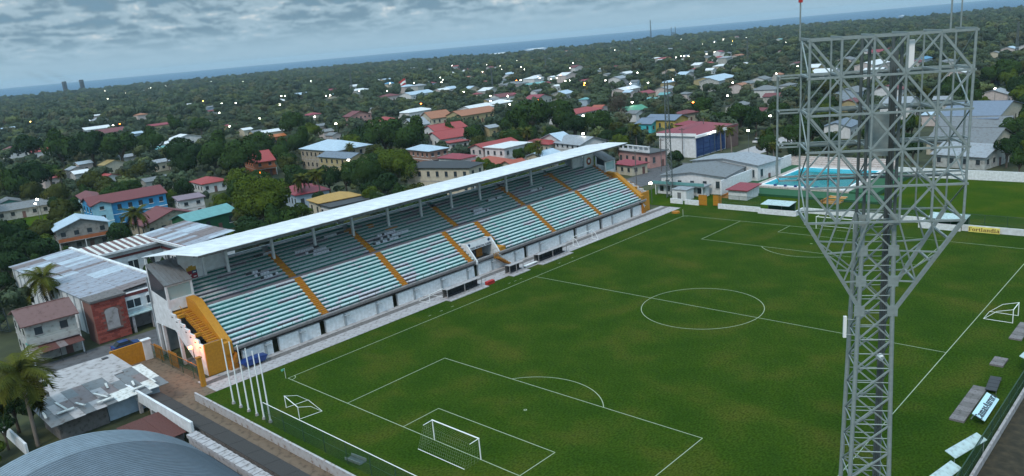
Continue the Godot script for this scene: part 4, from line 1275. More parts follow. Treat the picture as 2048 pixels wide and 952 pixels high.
func house(called: String, label: String, cat: String, x: float, z: float, yaw: float, lx: float, lz: float, h: float, rise: float, typ: String, roof: String, wall: String, floors: int, near: bool, group: String) -> void:
	var o := thing(called, label, cat, Vector3(x, 0, z), -yaw, group)
	part(o, "wall", wall_mesh(typ, lx, lz, h, rise), M["wall_" + wall])
	part(o, "roof", roof_mesh(typ, lx, lz, h, rise, 0.55 if near else 0.4), M["roof_" + roof])
	var r := RandomNumberGenerator.new()
	r.seed = int(absf(x * 13.0 + z * 7.0))
	if not near:
		# windows one can still tell apart on the two fronts in view
		var dist := Vector2(x - EYE.x, z - EYE.z).length()
		if dist < 700.0:
			for i in clampi(int(lx / 4.0), 1, 4):
				var c := -lx / 2 + lx * (i + 0.5) / clampi(int(lx / 4.0), 1, 4)
				pbox(o, "window", Vector3(c - 0.6, 1.0, lz / 2), Vector3(c + 0.6, 2.2, lz / 2 + 0.05), M.glass_dark)
		return
	if typ == "terrace":
		for i in int(lz / 2.4) + 1:
			pbox(o, "terrace_post", Vector3(-lx / 2, h + 0.3, -lz / 2 + i * 2.4), Vector3(-lx / 2 + 0.4, h + 1.9, -lz / 2 + i * 2.4 + 0.4), M.white_paint)
		pbox(o, "terrace_beam", Vector3(-lx / 2 - 0.05, h + 1.9, -lz / 2), Vector3(-lx / 2 + 0.45, h + 2.15, lz / 2), M.white_paint)
		pbox(o, "terrace_parapet", Vector3(-lx / 2 - 0.1, h + 0.25, -lz / 2), Vector3(-lx / 2 + 0.05, h + 0.95, lz / 2), M.white_paint)
	var fh := h / floors
	var nx := clampi(int(lx / 2.7), 1, 8)
	var nz := clampi(int(lz / 2.9), 1, 9)
	var fm: Material = M.white_pure if wall in ["green", "blue", "brick", "ltblue"] else M.concrete
	for f in floors:
		var y := f * fh + fh * 0.34
		for i in nx:
			var c := -lx / 2 + lx * (i + 0.5) / nx
			if wall == "showroom":
				continue
			if f == 0 and i == nx / 2:
				var dr := pbox(o, "door", Vector3(c - 0.5, 0, lz / 2), Vector3(c + 0.5, 2.1, lz / 2 + 0.06), M.roof_rustbrown)
				continue
			var wd := holder(o, "window")
			pbox(wd, "pane", Vector3(c - 0.55, y, lz / 2), Vector3(c + 0.55, y + fh * 0.38, lz / 2 + 0.05), M.glass_dark)
			pbox(wd, "sill", Vector3(c - 0.7, y - 0.12, lz / 2), Vector3(c + 0.7, y, lz / 2 + 0.14), fm)
		for i in nz:
			var c := -lz / 2 + lz * (i + 0.5) / nz
			if wall == "showroom":
				continue
			var wd := holder(o, "window")
			pbox(wd, "pane", Vector3(-lx / 2 - 0.05, y, c - 0.5), Vector3(-lx / 2, y + fh * 0.38, c + 0.5), M.glass_dark)
			pbox(wd, "sill", Vector3(-lx / 2 - 0.14, y - 0.12, c - 0.65), Vector3(-lx / 2, y, c + 0.65), fm)
	if floors > 1 and wall != "showroom":
		pbox(o, "floor_band", Vector3(-lx / 2 - 0.06, fh - 0.12, -lz / 2 - 0.06), Vector3(lx / 2 + 0.06, fh + 0.06, lz / 2 + 0.06), fm)
	if wall in ["cement", "orange", "brick", "cream", "ochre", "dimwhite"] and floors > 1:
		# verandah on posts along the street front
		pbox(o, "verandah_floor", Vector3(-lx / 2, fh - 0.15, lz / 2 + 0.06), Vector3(lx / 2, fh + 0.02, lz / 2 + 1.5), M.concrete)
		pbox(o, "verandah_rail", Vector3(-lx / 2, fh + 0.02, lz / 2 + 1.4), Vector3(lx / 2, fh + 0.85, lz / 2 + 1.5), M["wall_" + ("orange" if wall == "cement" else wall)])
		for i in clampi(int(lx / 3.0), 2, 6):
			var c := lerpf(-lx / 2 + 0.1, lx / 2 - 0.1, float(i) / (clampi(int(lx / 3.0), 2, 6) - 1))
			pbox(o, "verandah_post", Vector3(c - 0.09, 0, lz / 2 + 1.3), Vector3(c + 0.09, fh - 0.15, lz / 2 + 1.48), M.white_paint)
	if wall == "showroom":
		pbox(o, "glass_front", Vector3(-lx / 2 + 0.4, 0.3, lz / 2), Vector3(lx * 0.2, h - 0.9, lz / 2 + 0.1), M.wall_showblue)
		for i in 5:
			pbox(o, "front_post", Vector3(-lx / 2 + 0.4 + i * 4.2, 0, lz / 2 + 0.1), Vector3(-lx / 2 + 0.6 + i * 4.2, h - 0.9, lz / 2 + 0.22), M.navy)
		for i in 4:
			pbox(o, "front_rail", Vector3(-lx / 2 + 0.4, 1.2 + i * 1.4, lz / 2 + 0.1), Vector3(lx * 0.2, 1.3 + i * 1.4, lz / 2 + 0.2), M.navy)
		pbox(o, "brick_end", Vector3(lx * 0.22, 0, lz / 2 - 0.4), Vector3(lx / 2 + 0.4, h + 0.4, lz / 2 + 0.5), M.wall_showbrick)
		pbox(o, "fascia", Vector3(-lx / 2 - 0.6, h - 0.7, lz / 2 + 0.22), Vector3(lx * 0.2, h + 0.1, lz / 2 + 0.9), M.white_pure)
		pbox(o, "parapet", Vector3(-lx / 2 - 0.62, h - 0.2, -lz / 2 - 0.6), Vector3(-lx / 2 - 0.4, h + 0.7, lz / 2 + 0.6), M.white_pure)
	if typ in ["gx", "gz"] and r.randf() < 0.5:
		pbox(o, "roof_cap", Vector3(-lx / 2 if typ == "gx" else -0.15, h + rise - 0.03, -0.15 if typ == "gx" else -lz / 2), Vector3(lx / 2 if typ == "gx" else 0.15, h + rise + 0.05, 0.15 if typ == "gx" else lz / 2), M["roof_" + roof])

func build_houses() -> void:
	for q in HOUSES:
		house(q[0], q[12], q[13], q[1], q[2], q[3], q[4], q[5], q[6], q[7], q[8], q[9], q[10], q[11], true, "")
	for q in FAR_HOUSES:
		house("house", LABELS[q[10]], "house", q[0], q[1], q[2], q[3], q[4], q[5], q[6], q[7], q[8], q[9], 1, false, "houses of the town among the trees")

func crown_mesh(seed_: int, count: int, size: float, flat: float, lobes: int, gaps: float) -> ArrayMesh:
	var g := RandomNumberGenerator.new()
	g.seed = seed_
	var cs := []
	for i in lobes:
		var a := g.randf() * TAU
		var e := g.randf_range(-0.35, 1.0)
		var rad := g.randf_range(0.35, 0.68)
		var d := Vector3(cos(a) * sqrt(1.0 - e * e * 0.9), e, sin(a) * sqrt(1.0 - e * e * 0.9))
		cs.append([d * rad * Vector3(1, flat, 1), g.randf_range(0.26, 0.42)])
	cs.append([Vector3(0, 0.05, 0), 0.5])
	var b := MB.new()
	var tries := 0
	var made := 0
	while made < count and tries < count * 4:
		tries += 1
		var l: Array = cs[g.randi() % cs.size()]
		var d := Vector3(g.randfn(), g.randfn(), g.randfn()).normalized()
		if d.y < -0.5 and g.randf() < 0.6:
			continue
		var p: Vector3 = l[0] + d * l[1] * Vector3(1, 0.85, 1) * g.randf_range(0.86, 1.06)
		var inside := false
		for m in cs:
			if m != l and (p - m[0]).length() < m[1] * 0.8:
				inside = true
				break
		if inside and g.randf() > gaps:
			continue
		leaf(b, p, (d + (p as Vector3).normalized() * 0.4).normalized(), size * g.randf_range(0.6, 1.3), g)
		made += 1
	return b.mesh()

func bare_mesh(seed_: int) -> ArrayMesh:
	var g := RandomNumberGenerator.new()
	g.seed = seed_
	var b := MB.new()
	for i in 1500:
		var d := Vector3(g.randfn(), g.randfn(), g.randfn()).normalized()
		var p := d * g.randf_range(0.5, 1.0) * Vector3(1, 0.9, 1)
		leaf(b, p, d, 0.045, g)
	for i in 90:
		var d := Vector3(g.randfn(), absf(g.randfn()) * 0.8, g.randfn()).normalized()
		b.tube(d * 0.25, d * g.randf_range(0.7, 0.98), 0.018, 0.006, 3)
	return b.mesh()

func trunk_mesh(seed_: int) -> ArrayMesh:
	var g := RandomNumberGenerator.new()
	g.seed = seed_
	var b := MB.new()
	b.tube(Vector3.ZERO, Vector3(0.02, 0.55, 0.01), 0.1, 0.075, 8)
	for i in 5:
		var a := TAU * i / 5.0 + g.randf()
		var m := Vector3(cos(a) * 0.2, 0.78, sin(a) * 0.2)
		b.tube(Vector3(0.02, 0.5, 0.01), m, 0.06, 0.04, 6)
		b.tube(m, Vector3(cos(a) * 0.42, 1.0 + g.randf() * 0.15, sin(a) * 0.42), 0.04, 0.015, 5)
	return b.mesh()

func frond_mesh(seed_: int, lean: float) -> ArrayMesh:
	# one palm frond: an arching rib with hanging leaflets, 1 long
	var g := RandomNumberGenerator.new()
	g.seed = seed_
	var b := MB.new()
	var n := 22
	var pts := []
	for i in n + 1:
		var t := float(i) / n
		pts.append(Vector3(t * (1.0 - 0.22 * t * t * lean), 0.42 * t * (1.0 - lean * 0.5) - 0.75 * lean * t * t, 0))
	for i in n:
		var p: Vector3 = pts[i]
		var q: Vector3 = pts[i + 1]
		b.tube(p, q, 0.014 * (1.0 - float(i) / n) + 0.003, 0.012 * (1.0 - float(i + 1) / n) + 0.002, 3)
		if i < 2:
			continue
		var t := float(i) / n
		var l := 0.34 * sin(PI * clampf(t * 0.9 + 0.1, 0.0, 1.0)) + 0.05
		for s in [-1.0, 1.0]:
			for k in 2:
				var o := p.lerp(q, k * 0.5)
				var tip := o + Vector3(0.12 + g.randf() * 0.05, -0.12 - g.randf() * 0.1, s * l * 0.9) * (0.85 + g.randf() * 0.3)
				b.tri_n(o, o + (q - p) * 0.75, tip, Vector3(0, 0.9, s * 0.35).normalized())
	return b.mesh()

func build_trees() -> void:
	var crowns := {}
	for k in ["m", "d", "b", "o"]:
		var v := []
		for i in 3:
			v.append(crown_mesh(100 + i * 7 + k.unicode_at(0), 2600, 0.062, [0.85, 0.72, 0.95][i], [16, 20, 13][i], 0.1))
		crowns[k] = v
	crowns["p"] = [bare_mesh(3), bare_mesh(4), bare_mesh(5)]
	var big := [crown_mesh(900, 11000, 0.034, 0.95, 34, 0.08), crown_mesh(901, 8000, 0.040, 0.85, 30, 0.08)]
	var trunks := [trunk_mesh(1), trunk_mesh(2)]
	var i := 0
	for q in TREES:
		var o := thing("tree", LABELS[q[5]], "tree", Vector3(q[0], 0, q[1]), i * 2.4, "trees among the houses of the town")
		var r: float = q[2]
		var hc: float = q[3]
		var wide := r * (0.5 if hc > 0 else 1.0)
		part(o, "trunk", trunks[i % 2], M.bark, Transform3D(Basis.from_scale(Vector3(r * 0.85, hc, r * 0.85)), Vector3.ZERO))
		var cm: ArrayMesh = big[i % 2] if i < 3 else crowns[q[4]][i % 3]
		part(o, "crown", cm, M["leaf_" + q[4]], Transform3D(Basis.from_scale(Vector3(r, r * (0.95 + 0.15 * (i % 3)), r)), Vector3(0, hc, 0)))
		i += 1
	# palms
	var fr := [frond_mesh(1, 0.55), frond_mesh(2, 0.85), frond_mesh(3, 1.15), frond_mesh(4, 1.5)]
	var g := RandomNumberGenerator.new()
	g.seed = 61
	for q in PALMS:
		var o := thing("palm_tree", q[4], "palm tree", Vector3(q[0], 0, q[1]), g.randf() * TAU, "coconut palms")
		var h: float = q[2]
		var l: float = q[3]
		var tb := MB.new()
		var prev := Vector3.ZERO
		var bend := g.randf_range(0.2, 0.8)
		for k in 7:
			var t := (k + 1) / 7.0
			var nx := Vector3(bend * t * t - bend, h * t, 0.0)
			if k == 0:
				prev = Vector3(-bend, 0, 0)
			tb.tube(prev, nx, lerpf(0.24, 0.14, k / 7.0), lerpf(0.24, 0.14, (k + 1) / 7.0), 8)
			prev = nx
		part(o, "trunk", tb.mesh(), M.palm_bark)
		var nf := 22
		for k in nf:
			var layer := k % 4
			var a := TAU * k / nf * 1.0 + g.randf_range(-0.15, 0.15)
			var sc := l * g.randf_range(0.9, 1.15)
			var bas := Basis(Vector3.UP, a) * Basis(Vector3(0, 0, 1), g.randf_range(-0.05, 0.25) + [0.55, 0.25, 0.0, -0.25][layer]) * Basis(Vector3(1, 0, 0), g.randf_range(-0.3, 0.3))
			part(o, "frond", fr[layer], M.palm_dry if (layer == 3 and k % 3 == 0) else M.palm, Transform3D(bas.scaled(Vector3.ONE * sc), Vector3(0, h, 0)))
	# the rest of the town's trees, too many to count
	var lows := [crown_mesh(501, 700, 0.12, 0.8, 12, 0.1), crown_mesh(502, 700, 0.12, 0.95, 9, 0.1), crown_mesh(503, 700, 0.12, 0.7, 15, 0.1)]
	var bins := {}
	for q in HOUSES:
		clear_for(bins, q[1], q[2], maxf(q[4], q[5]), 38.0)
	for q in FAR_HOUSES:
		clear_for(bins, q[0], q[1], maxf(q[3], q[4]), 30.0)
	for q in LAMPS:
		clear_for(bins, q[0], q[1], 5.0, 14.0)
	var cells := {}
	for q in TREES:
		for dx in [-1, 0, 1]:
			for dz in [-1, 0, 1]:
				cells[Vector2i(int(floor(q[0] / 6.0)) + dx, int(floor(q[1] / 6.0)) + dz)] = true
	g.seed = 88
	var lists := [[], [], []]
	var nz := FastNoiseLite.new()
	nz.seed = 3
	nz.frequency = 0.004
	for n in 80000:
		var az := -0.772 + g.randf_range(-0.62, 0.62)
		var t := g.randf()
		var dist := 115.0 + 2750.0 * pow(t, 1.3) if n > 22000 else 115.0 + 600.0 * sqrt(t)
		var x := EYE.x + cos(az) * dist
		var z := EYE.z + sin(az) * dist
		var r := g.randf_range(1.4, 4.8) if dist < 700.0 else (g.randf_range(2.4, 5.2) if g.randf() < 0.8 else g.randf_range(5.2, 8.0))
		if in_open_ground(x, z, r):
			continue
		if not on_land(x, z):
			continue
		var bad := false
		for hq in bins.get(int(floor(az / 0.02)), []):
			if absf(az - hq[0]) < hq[2] + r * 0.5 / dist and dist > hq[1] - hq[3] and dist < hq[1] + hq[4] + r * 0.5:
				bad = true
				break
		if bad:
			continue
		var cell := Vector2i(int(floor(x / 6.0)), int(floor(z / 6.0)))
		if dist < 900.0:
			if cells.has(cell) and r > 2.2:
				continue
			for dx in [-1, 0, 1] if r > 3.6 else [0]:
				for dz in [-1, 0, 1] if r > 3.6 else [0]:
					cells[cell + Vector2i(dx, dz)] = true
		var hgt := r * g.randf_range(0.85, 1.2)
		var cy := hgt * 0.95 + g.randf_range(0.2, 1.6)
		var b := Basis(Vector3.UP, g.randf() * TAU) * Basis.from_scale(Vector3(r, hgt, r))
		var pick := g.randf() + 0.25 * nz.get_noise_2d(x, z)
		var c := Color(0.044, 0.070, 0.029)
		if pick < 0.22:
			c = Color(0.029, 0.050, 0.025)
		elif pick > 0.86:
			c = Color(0.080, 0.104, 0.030)
		elif pick > 0.72:
			c = Color(0.070, 0.076, 0.034)
		c = c * g.randf_range(0.8, 1.2)
		c.a = 1.0
		lists[n % 3].append([Transform3D(b, Vector3(x, cy, z)), c])
	for k in 3:
		var mm := MultiMesh.new()
		mm.transform_format = MultiMesh.TRANSFORM_3D
		mm.use_colors = true
		mm.mesh = lows[k]
		mm.instance_count = lists[k].size()
		for j in lists[k].size():
			mm.set_instance_transform(j, lists[k][j][0])
			mm.set_instance_color(j, lists[k][j][1])
		var mi := MultiMeshInstance3D.new()
		mi.name = named("distant_woodland")
		mi.multimesh = mm
		mi.material_override = M.leaf_far
		add_child(mi)
		mi.set_meta("kind", "stuff")
		mi.set_meta("label", "mass of dark green trees covering the town towards the sea")
		mi.set_meta("category", "trees")

func clear_for(bins: Dictionary, x: float, z: float, size: float, front: float) -> void:
	var d := Vector2(x - EYE.x, z - EYE.z)
	var az := atan2(d.y, d.x)
	var dist := d.length()
	var w := size * 0.5 / dist
	var rec := [az, dist, w, maxf(front * 0.7, dist * 0.08) + size * 0.5, size * 0.6]
	for k in range(int(floor((az - w - 0.02) / 0.02)), int(floor((az + w + 0.02) / 0.02)) + 1):
		if not bins.has(k):
			bins[k] = []
		bins[k].append(rec)

func in_open_ground(x: float, z: float, r: float) -> bool:
	for q in [[-12, 118, -44, 80], [108, 174, -26, 140], [-12, 30, -96, 60], [-70, -12, -62, 60], [158, 226, -34, -20], [12, 34, -196, -150], [78, 100, -168, -150], [176, 262, 8, 60]]:
		if x > q[0] - r * 0.6 and x < q[1] + r * 0.6 and z > q[2] - r * 0.6 and z < q[3] + r * 0.6:
			return true
	return false

func on_land(x: float, z: float) -> bool:
	var shore := PackedVector2Array([Vector2(-2500, 1800)] + SHORE)
	return Geometry2D.is_point_in_polygon(Vector2(x, z), shore)

func build_tower() -> void:
	var t := thing("floodlight_tower", "tall galvanised steel lattice floodlight tower with wide square head in the right foreground", "floodlight tower", Vector3(2.61, 0, 75.36), deg_to_rad(-58.45))
	# local x runs along the head, local -z looks towards the pitch
	var lean := Basis(Vector3(0, 0, 1), deg_to_rad(-0.75))
	t.transform.basis = t.transform.basis * lean
	var W := 9.21
	var D := 3.45
	var top := 40.45
	var bay := 2.295
	var low := top - 5.0 * bay
	var xs := []
	for i in 6:
		xs.append(-W / 2 + W * i / 5.0)
	var head := holder(t, "head_frame")
	for f in [D / 2, -D / 2]:
		for j in 6:
			var y := top - j * bay
			member(head, "chord", Vector3(-W / 2 - 0.15, y, f), Vector3(W / 2 + 0.15, y, f), 0.13 if f > 0 else 0.10, M.steel, cube)
		for i in 6:
			member(head, "upright", Vector3(xs[i], low, f), Vector3(xs[i], top, f), 0.165 if f > 0 else 0.12, M.steel, rod)
		for j in 5:
			for i in 5:
				var y0 := top - j * bay
				var y1 := y0 - bay
				var down := (i + j) % 2 == 0
				if (i == 2 and f > 0) or not down:
					member(head, "diagonal", Vector3(xs[i], y1, f), Vector3(xs[i + 1], y0, f), 0.105 if f > 0 else 0.08, M.steel, cube)
				if (i == 2 and f > 0) or down:
					member(head, "diagonal", Vector3(xs[i], y0, f - 0.06), Vector3(xs[i + 1], y1, f - 0.06), 0.15 if f > 0 else 0.08, M.steel, cube)
	for j in 6:
		for i in 6:
			member(head, "cross_bar", Vector3(xs[i], top - j * bay + 0.08, -D / 2 - 0.2), Vector3(xs[i], top - j * bay + 0.08, D / 2 + 0.1), 0.12, M.steel, cube, 0.08)
	for j in 5:
		for i in 6:
			if (i + j) % 2 and (i == 0 or i == 5 or i == 2):
				member(head, "side_brace", Vector3(xs[i], top - j * bay, D / 2), Vector3(xs[i], top - (j + 1) * bay, -D / 2), 0.09, M.steel, rod)
			elif i == 0 or i == 5:
				member(head, "side_brace", Vector3(xs[i], top - (j + 1) * bay, D / 2), Vector3(xs[i], top - j * bay, -D / 2), 0.09, M.steel, rod)
	# lamp galleries on the pitch side reach past both ends
	for j in range(1, 5):
		var y := top - j * bay
		member(head, "gallery_rail", Vector3(-W / 2 - 1.35, y, -D / 2 - 0.9), Vector3(W / 2 + 1.1, y, -D / 2 - 0.9), 0.11, M.steel, cube)
		member(head, "gallery_rail", Vector3(-W / 2 - 1.35, y - 0.12, -D / 2 - 0.1), Vector3(W / 2 + 1.1, y - 0.12, -D / 2 - 0.1), 0.09, M.steel, cube)
		for i in 8:
			var x := -W / 2 - 1.35 + (W + 2.45) * i / 7.0
			member(head, "gallery_tie", Vector3(x, y, -D / 2 - 0.9), Vector3(x, y, -D / 2), 0.08, M.steel, cube)
	for x in [-W / 2 - 1.35, W / 2 + 1.1]:
		member(head, "gallery_post", Vector3(x, top - 4.0 * bay, -D / 2 - 0.9), Vector3(x, top - bay, -D / 2 - 0.9), 0.14, M.steel, rod)
	# four legs run up through the middle bay
	var mast := holder(t, "mast")
	mast.position.x = -0.12
	var half := func(y: float) -> float: return 0.9 if y >= low else 0.9 + (low - y) * 0.019
	for sx in [-1.0, 1.0]:
		for sz in [-1.0, 1.0]:
			member(mast, "leg", Vector3(sx * half.call(0.0), 0, sz * half.call(0.0) * 1.12), Vector3(sx * 0.92, low, sz * 0.92 * 1.12), 0.30, M.steel, rod)
			member(mast, "leg", Vector3(sx * 0.92, low, sz * 0.92 * 1.12), Vector3(sx * 0.92, top - 0.1, sz * 0.92 * 1.12), 0.2, M.steel_dark, rod)
	var levels := []
	var y := low
	while y > 1.0:
		levels.append(y)
		y -= 2.05
	levels.append(0.3)
	for k in levels.size() - 1:
		var ya: float = levels[k]
		var yb: float = levels[k + 1]
		var a: float = half.call(ya)
		var b: float = half.call(yb)
		var ym := (ya + yb) / 2
		var m: float = half.call(ym)
		for s in [-1.0, 1.0]:
			# faces across local x, then across local z
			member(mast, "strut", Vector3(-a, ya, s * a * 1.12), Vector3(a, ya, s * a * 1.12), 0.09, M.steel, rod)
			member(mast, "strut", Vector3(-m, ym, s * m * 1.12), Vector3(m, ym, s * m * 1.12), 0.07, M.steel, rod)
			member(mast, "brace", Vector3(-b, yb, s * b * 1.12 + 0.05), Vector3(a, ya, s * a * 1.12 + 0.05), 0.10, M.steel, cube)
			member(mast, "brace", Vector3(-a, ya, s * a * 1.12 - 0.05), Vector3(b, yb, s * b * 1.12 - 0.05), 0.09, M.steel, cube)
			member(mast, "strut", Vector3(s * a, ya, -a * 1.12), Vector3(s * a, ya, a * 1.12), 0.09, M.steel, rod)
			member(mast, "brace", Vector3(s * b, yb, -b * 1.12), Vector3(s * a, ya, a * 1.12), 0.09, M.steel, cube)
		if k < 4:
			for sx in [-1.0, 1.0]:
				pbox(mast, "gusset_plate", Vector3(sx * a - 0.32, ya - 0.36, a * 1.12 + 0.1), Vector3(sx * a + 0.32, ya + 0.36, a * 1.12 + 0.16), M.steel)
	# raking struts from the head corners down to the mast
	var rake := holder(t, "raking_struts")
	var yb2: float = low - 6.15
	for sx in [-1.0, 1.0]:
		for f in [D / 2, -D / 2]:
			var e: float = half.call(yb2)
			var foot := Vector3(sx * e, yb2, signf(f) * e * 1.12)
			var tip := Vector3(sx * W / 2, low, f)
			member(rake, "raker", foot, tip, 0.22, M.steel, cube)
			for q in [0.33, 0.66]:
				var p := foot.lerp(tip, q)
				var lx: float = half.call(p.y)
				member(rake, "rake_tie", p, Vector3(sx * lx, p.y, signf(f) * lx * 1.12), 0.09, M.steel, cube)
				member(rake, "rake_tie", p, Vector3(sx * xs[5] * (0.6 if q > 0.5 else 0.2), low, f), 0.09, M.steel, cube)
				member(rake, "rake_tie", p, Vector3(sx * lx, p.y - 2.0, signf(f) * lx * 1.12), 0.08, M.steel, cube)
		for q in [0.33, 0.55, 0.8]:
			var e: float = half.call(yb2)
			var p0 := Vector3(sx * e, yb2, e * 1.12).lerp(Vector3(sx * W / 2, low, D / 2), q)
			var p1 := Vector3(sx * e, yb2, -e * 1.12).lerp(Vector3(sx * W / 2, low, -D / 2), q)
			member(rake, "rake_tie", p0, p1, 0.13, M.steel, cube)
	# cable ladder, cabinet, aerials, rods
	pbox(t, "cable_tray", Vector3(0.55, 0, -0.62), Vector3(1.0, top - 1.0, -0.5), M.steel_dark)
	for i in 3:
		member(t, "cable", Vector3(0.62 + i * 0.13, 0, -0.45), Vector3(0.62 + i * 0.13, top - 2, -0.45), 0.08, M.steel_dark, rod)
	pbox(t, "cabinet", Vector3(-0.78, top - 4.75 * bay + 3.4, -0.7), Vector3(0.42, top - 4.75 * bay + 6.1, 0.3), M.steel)
	pbox(t, "panel_aerial", Vector3(1.1, top - 2.0, D / 2 - 0.6), Vector3(1.42, top - 0.35, D / 2 - 0.4), M.white_pure)
	pbox(t, "panel_aerial", Vector3(-1.95, low - 8.3, 0.4), Vector3(-1.75, low - 6.8, 0.62), M.white_pure)
	member(t, "aerial_arm", Vector3(-1.8, low - 7.0, 0.5), Vector3(-1.1, low - 7.0, 0.7), 0.07, M.steel, rod)
	member(t, "aerial_arm", Vector3(-1.8, low - 8.1, 0.5), Vector3(-1.1, low - 8.1, 0.7), 0.07, M.steel, rod)
	var dish := MB.new()
	dish.tube(Vector3(0.35, low - 9.6, 0.6), Vector3(0.5, low - 9.7, 0.85), 0.24, 0.2, 14)
	part(t, "dish_aerial", dish.mesh(), M.white_pure)
	member(t, "beacon_mast", Vector3(-W / 2 - 0.1, top, -D / 2), Vector3(-W / 2 - 0.1, top + 2.35, -D / 2), 0.1, M.steel, rod)
	pbox(t, "beacon_lamp", Vector3(-W / 2 - 0.22, top + 2.35, -D / 2 - 0.12), Vector3(-W / 2 + 0.02, top + 2.75, -D / 2 + 0.12), M.red_paint)
	member(t, "lightning_rod", Vector3(W / 2 - 0.35, top, -D / 2), Vector3(W / 2 - 0.35, top + 2.6, -D / 2), 0.11, M.steel, rod)
	member(t, "lightning_rod", Vector3(W / 2 + 0.1, top, -D / 2 + 0.4), Vector3(W / 2 + 0.1, top + 3.0, -D / 2 + 0.4), 0.09, M.steel, rod)

func goal(o: Node3D, wide: float, high: float, deep: float, w: float, netted: bool) -> void:
	# mouth at local x 0, net towards -x
	member(o, "goal_post", Vector3(0, 0, -wide / 2), Vector3(0, high, -wide / 2), w, M.white_pure, rod)
	member(o, "goal_post", Vector3(0, 0, wide / 2), Vector3(0, high, wide / 2), w, M.white_pure, rod)
	member(o, "crossbar", Vector3(0, high, -wide / 2 - w / 2), Vector3(0, high, wide / 2 + w / 2), w, M.white_pure, rod)
	for s in [-1.0, 1.0]:
		member(o, "top_stay", Vector3(0, high, s * wide / 2), Vector3(-deep * 0.55, high * (0.98 if netted else 0.7), s * wide / 2), w * 0.6, M.white_pure, rod)
		if not netted:
			member(o, "back_stay", Vector3(-deep * 0.55, high * 0.7, s * wide / 2), Vector3(-deep, 0, s * wide / 2), w * 0.6, M.white_pure, rod)
			member(o, "ground_bar", Vector3(0, 0.03, s * wide / 2), Vector3(-deep, 0.03, s * wide / 2), w * 0.6, M.white_pure, rod)
	member(o, "back_bar", Vector3(-deep, 0.04, -wide / 2), Vector3(-deep, 0.04, wide / 2), w * 0.5, M.white_pure, rod)
	if netted:
		var cord := MB.new()
		var k := int(wide / 0.3)
		for i in k + 1:
			var z := -wide / 2 + wide * i / k
			cord.tube(Vector3(-deep * 0.55, high * 0.98, z), Vector3(-deep, 0.05, z), 0.005, 0.005, 3)
			cord.tube(Vector3(0, high, z), Vector3(-deep * 0.55, high * 0.98, z), 0.005, 0.005, 3)
		for j in 9:
			var f := j / 8.0
			var p := Vector3(-deep * 0.55, high * 0.98, 0).lerp(Vector3(-deep, 0.05, 0), f)
			cord.tube(p - Vector3(0, 0, wide / 2), p + Vector3(0, 0, wide / 2), 0.005, 0.005, 3)
			for s in [-1.0, 1.0]:
				cord.tube(Vector3(0, high * (1.0 - f), s * wide / 2), Vector3(p.x, high * (1.0 - f), s * wide / 2), 0.005, 0.005, 3)
		for i in 5:
			for s in [-1.0, 1.0]:
				cord.tube(Vector3(-deep * 0.55 * i / 5.0, high, s * wide / 2), Vector3(-deep * i / 5.0, 0, s * wide / 2), 0.005, 0.005, 3)
		part(o, "net", cord.mesh(), M.net_cord)

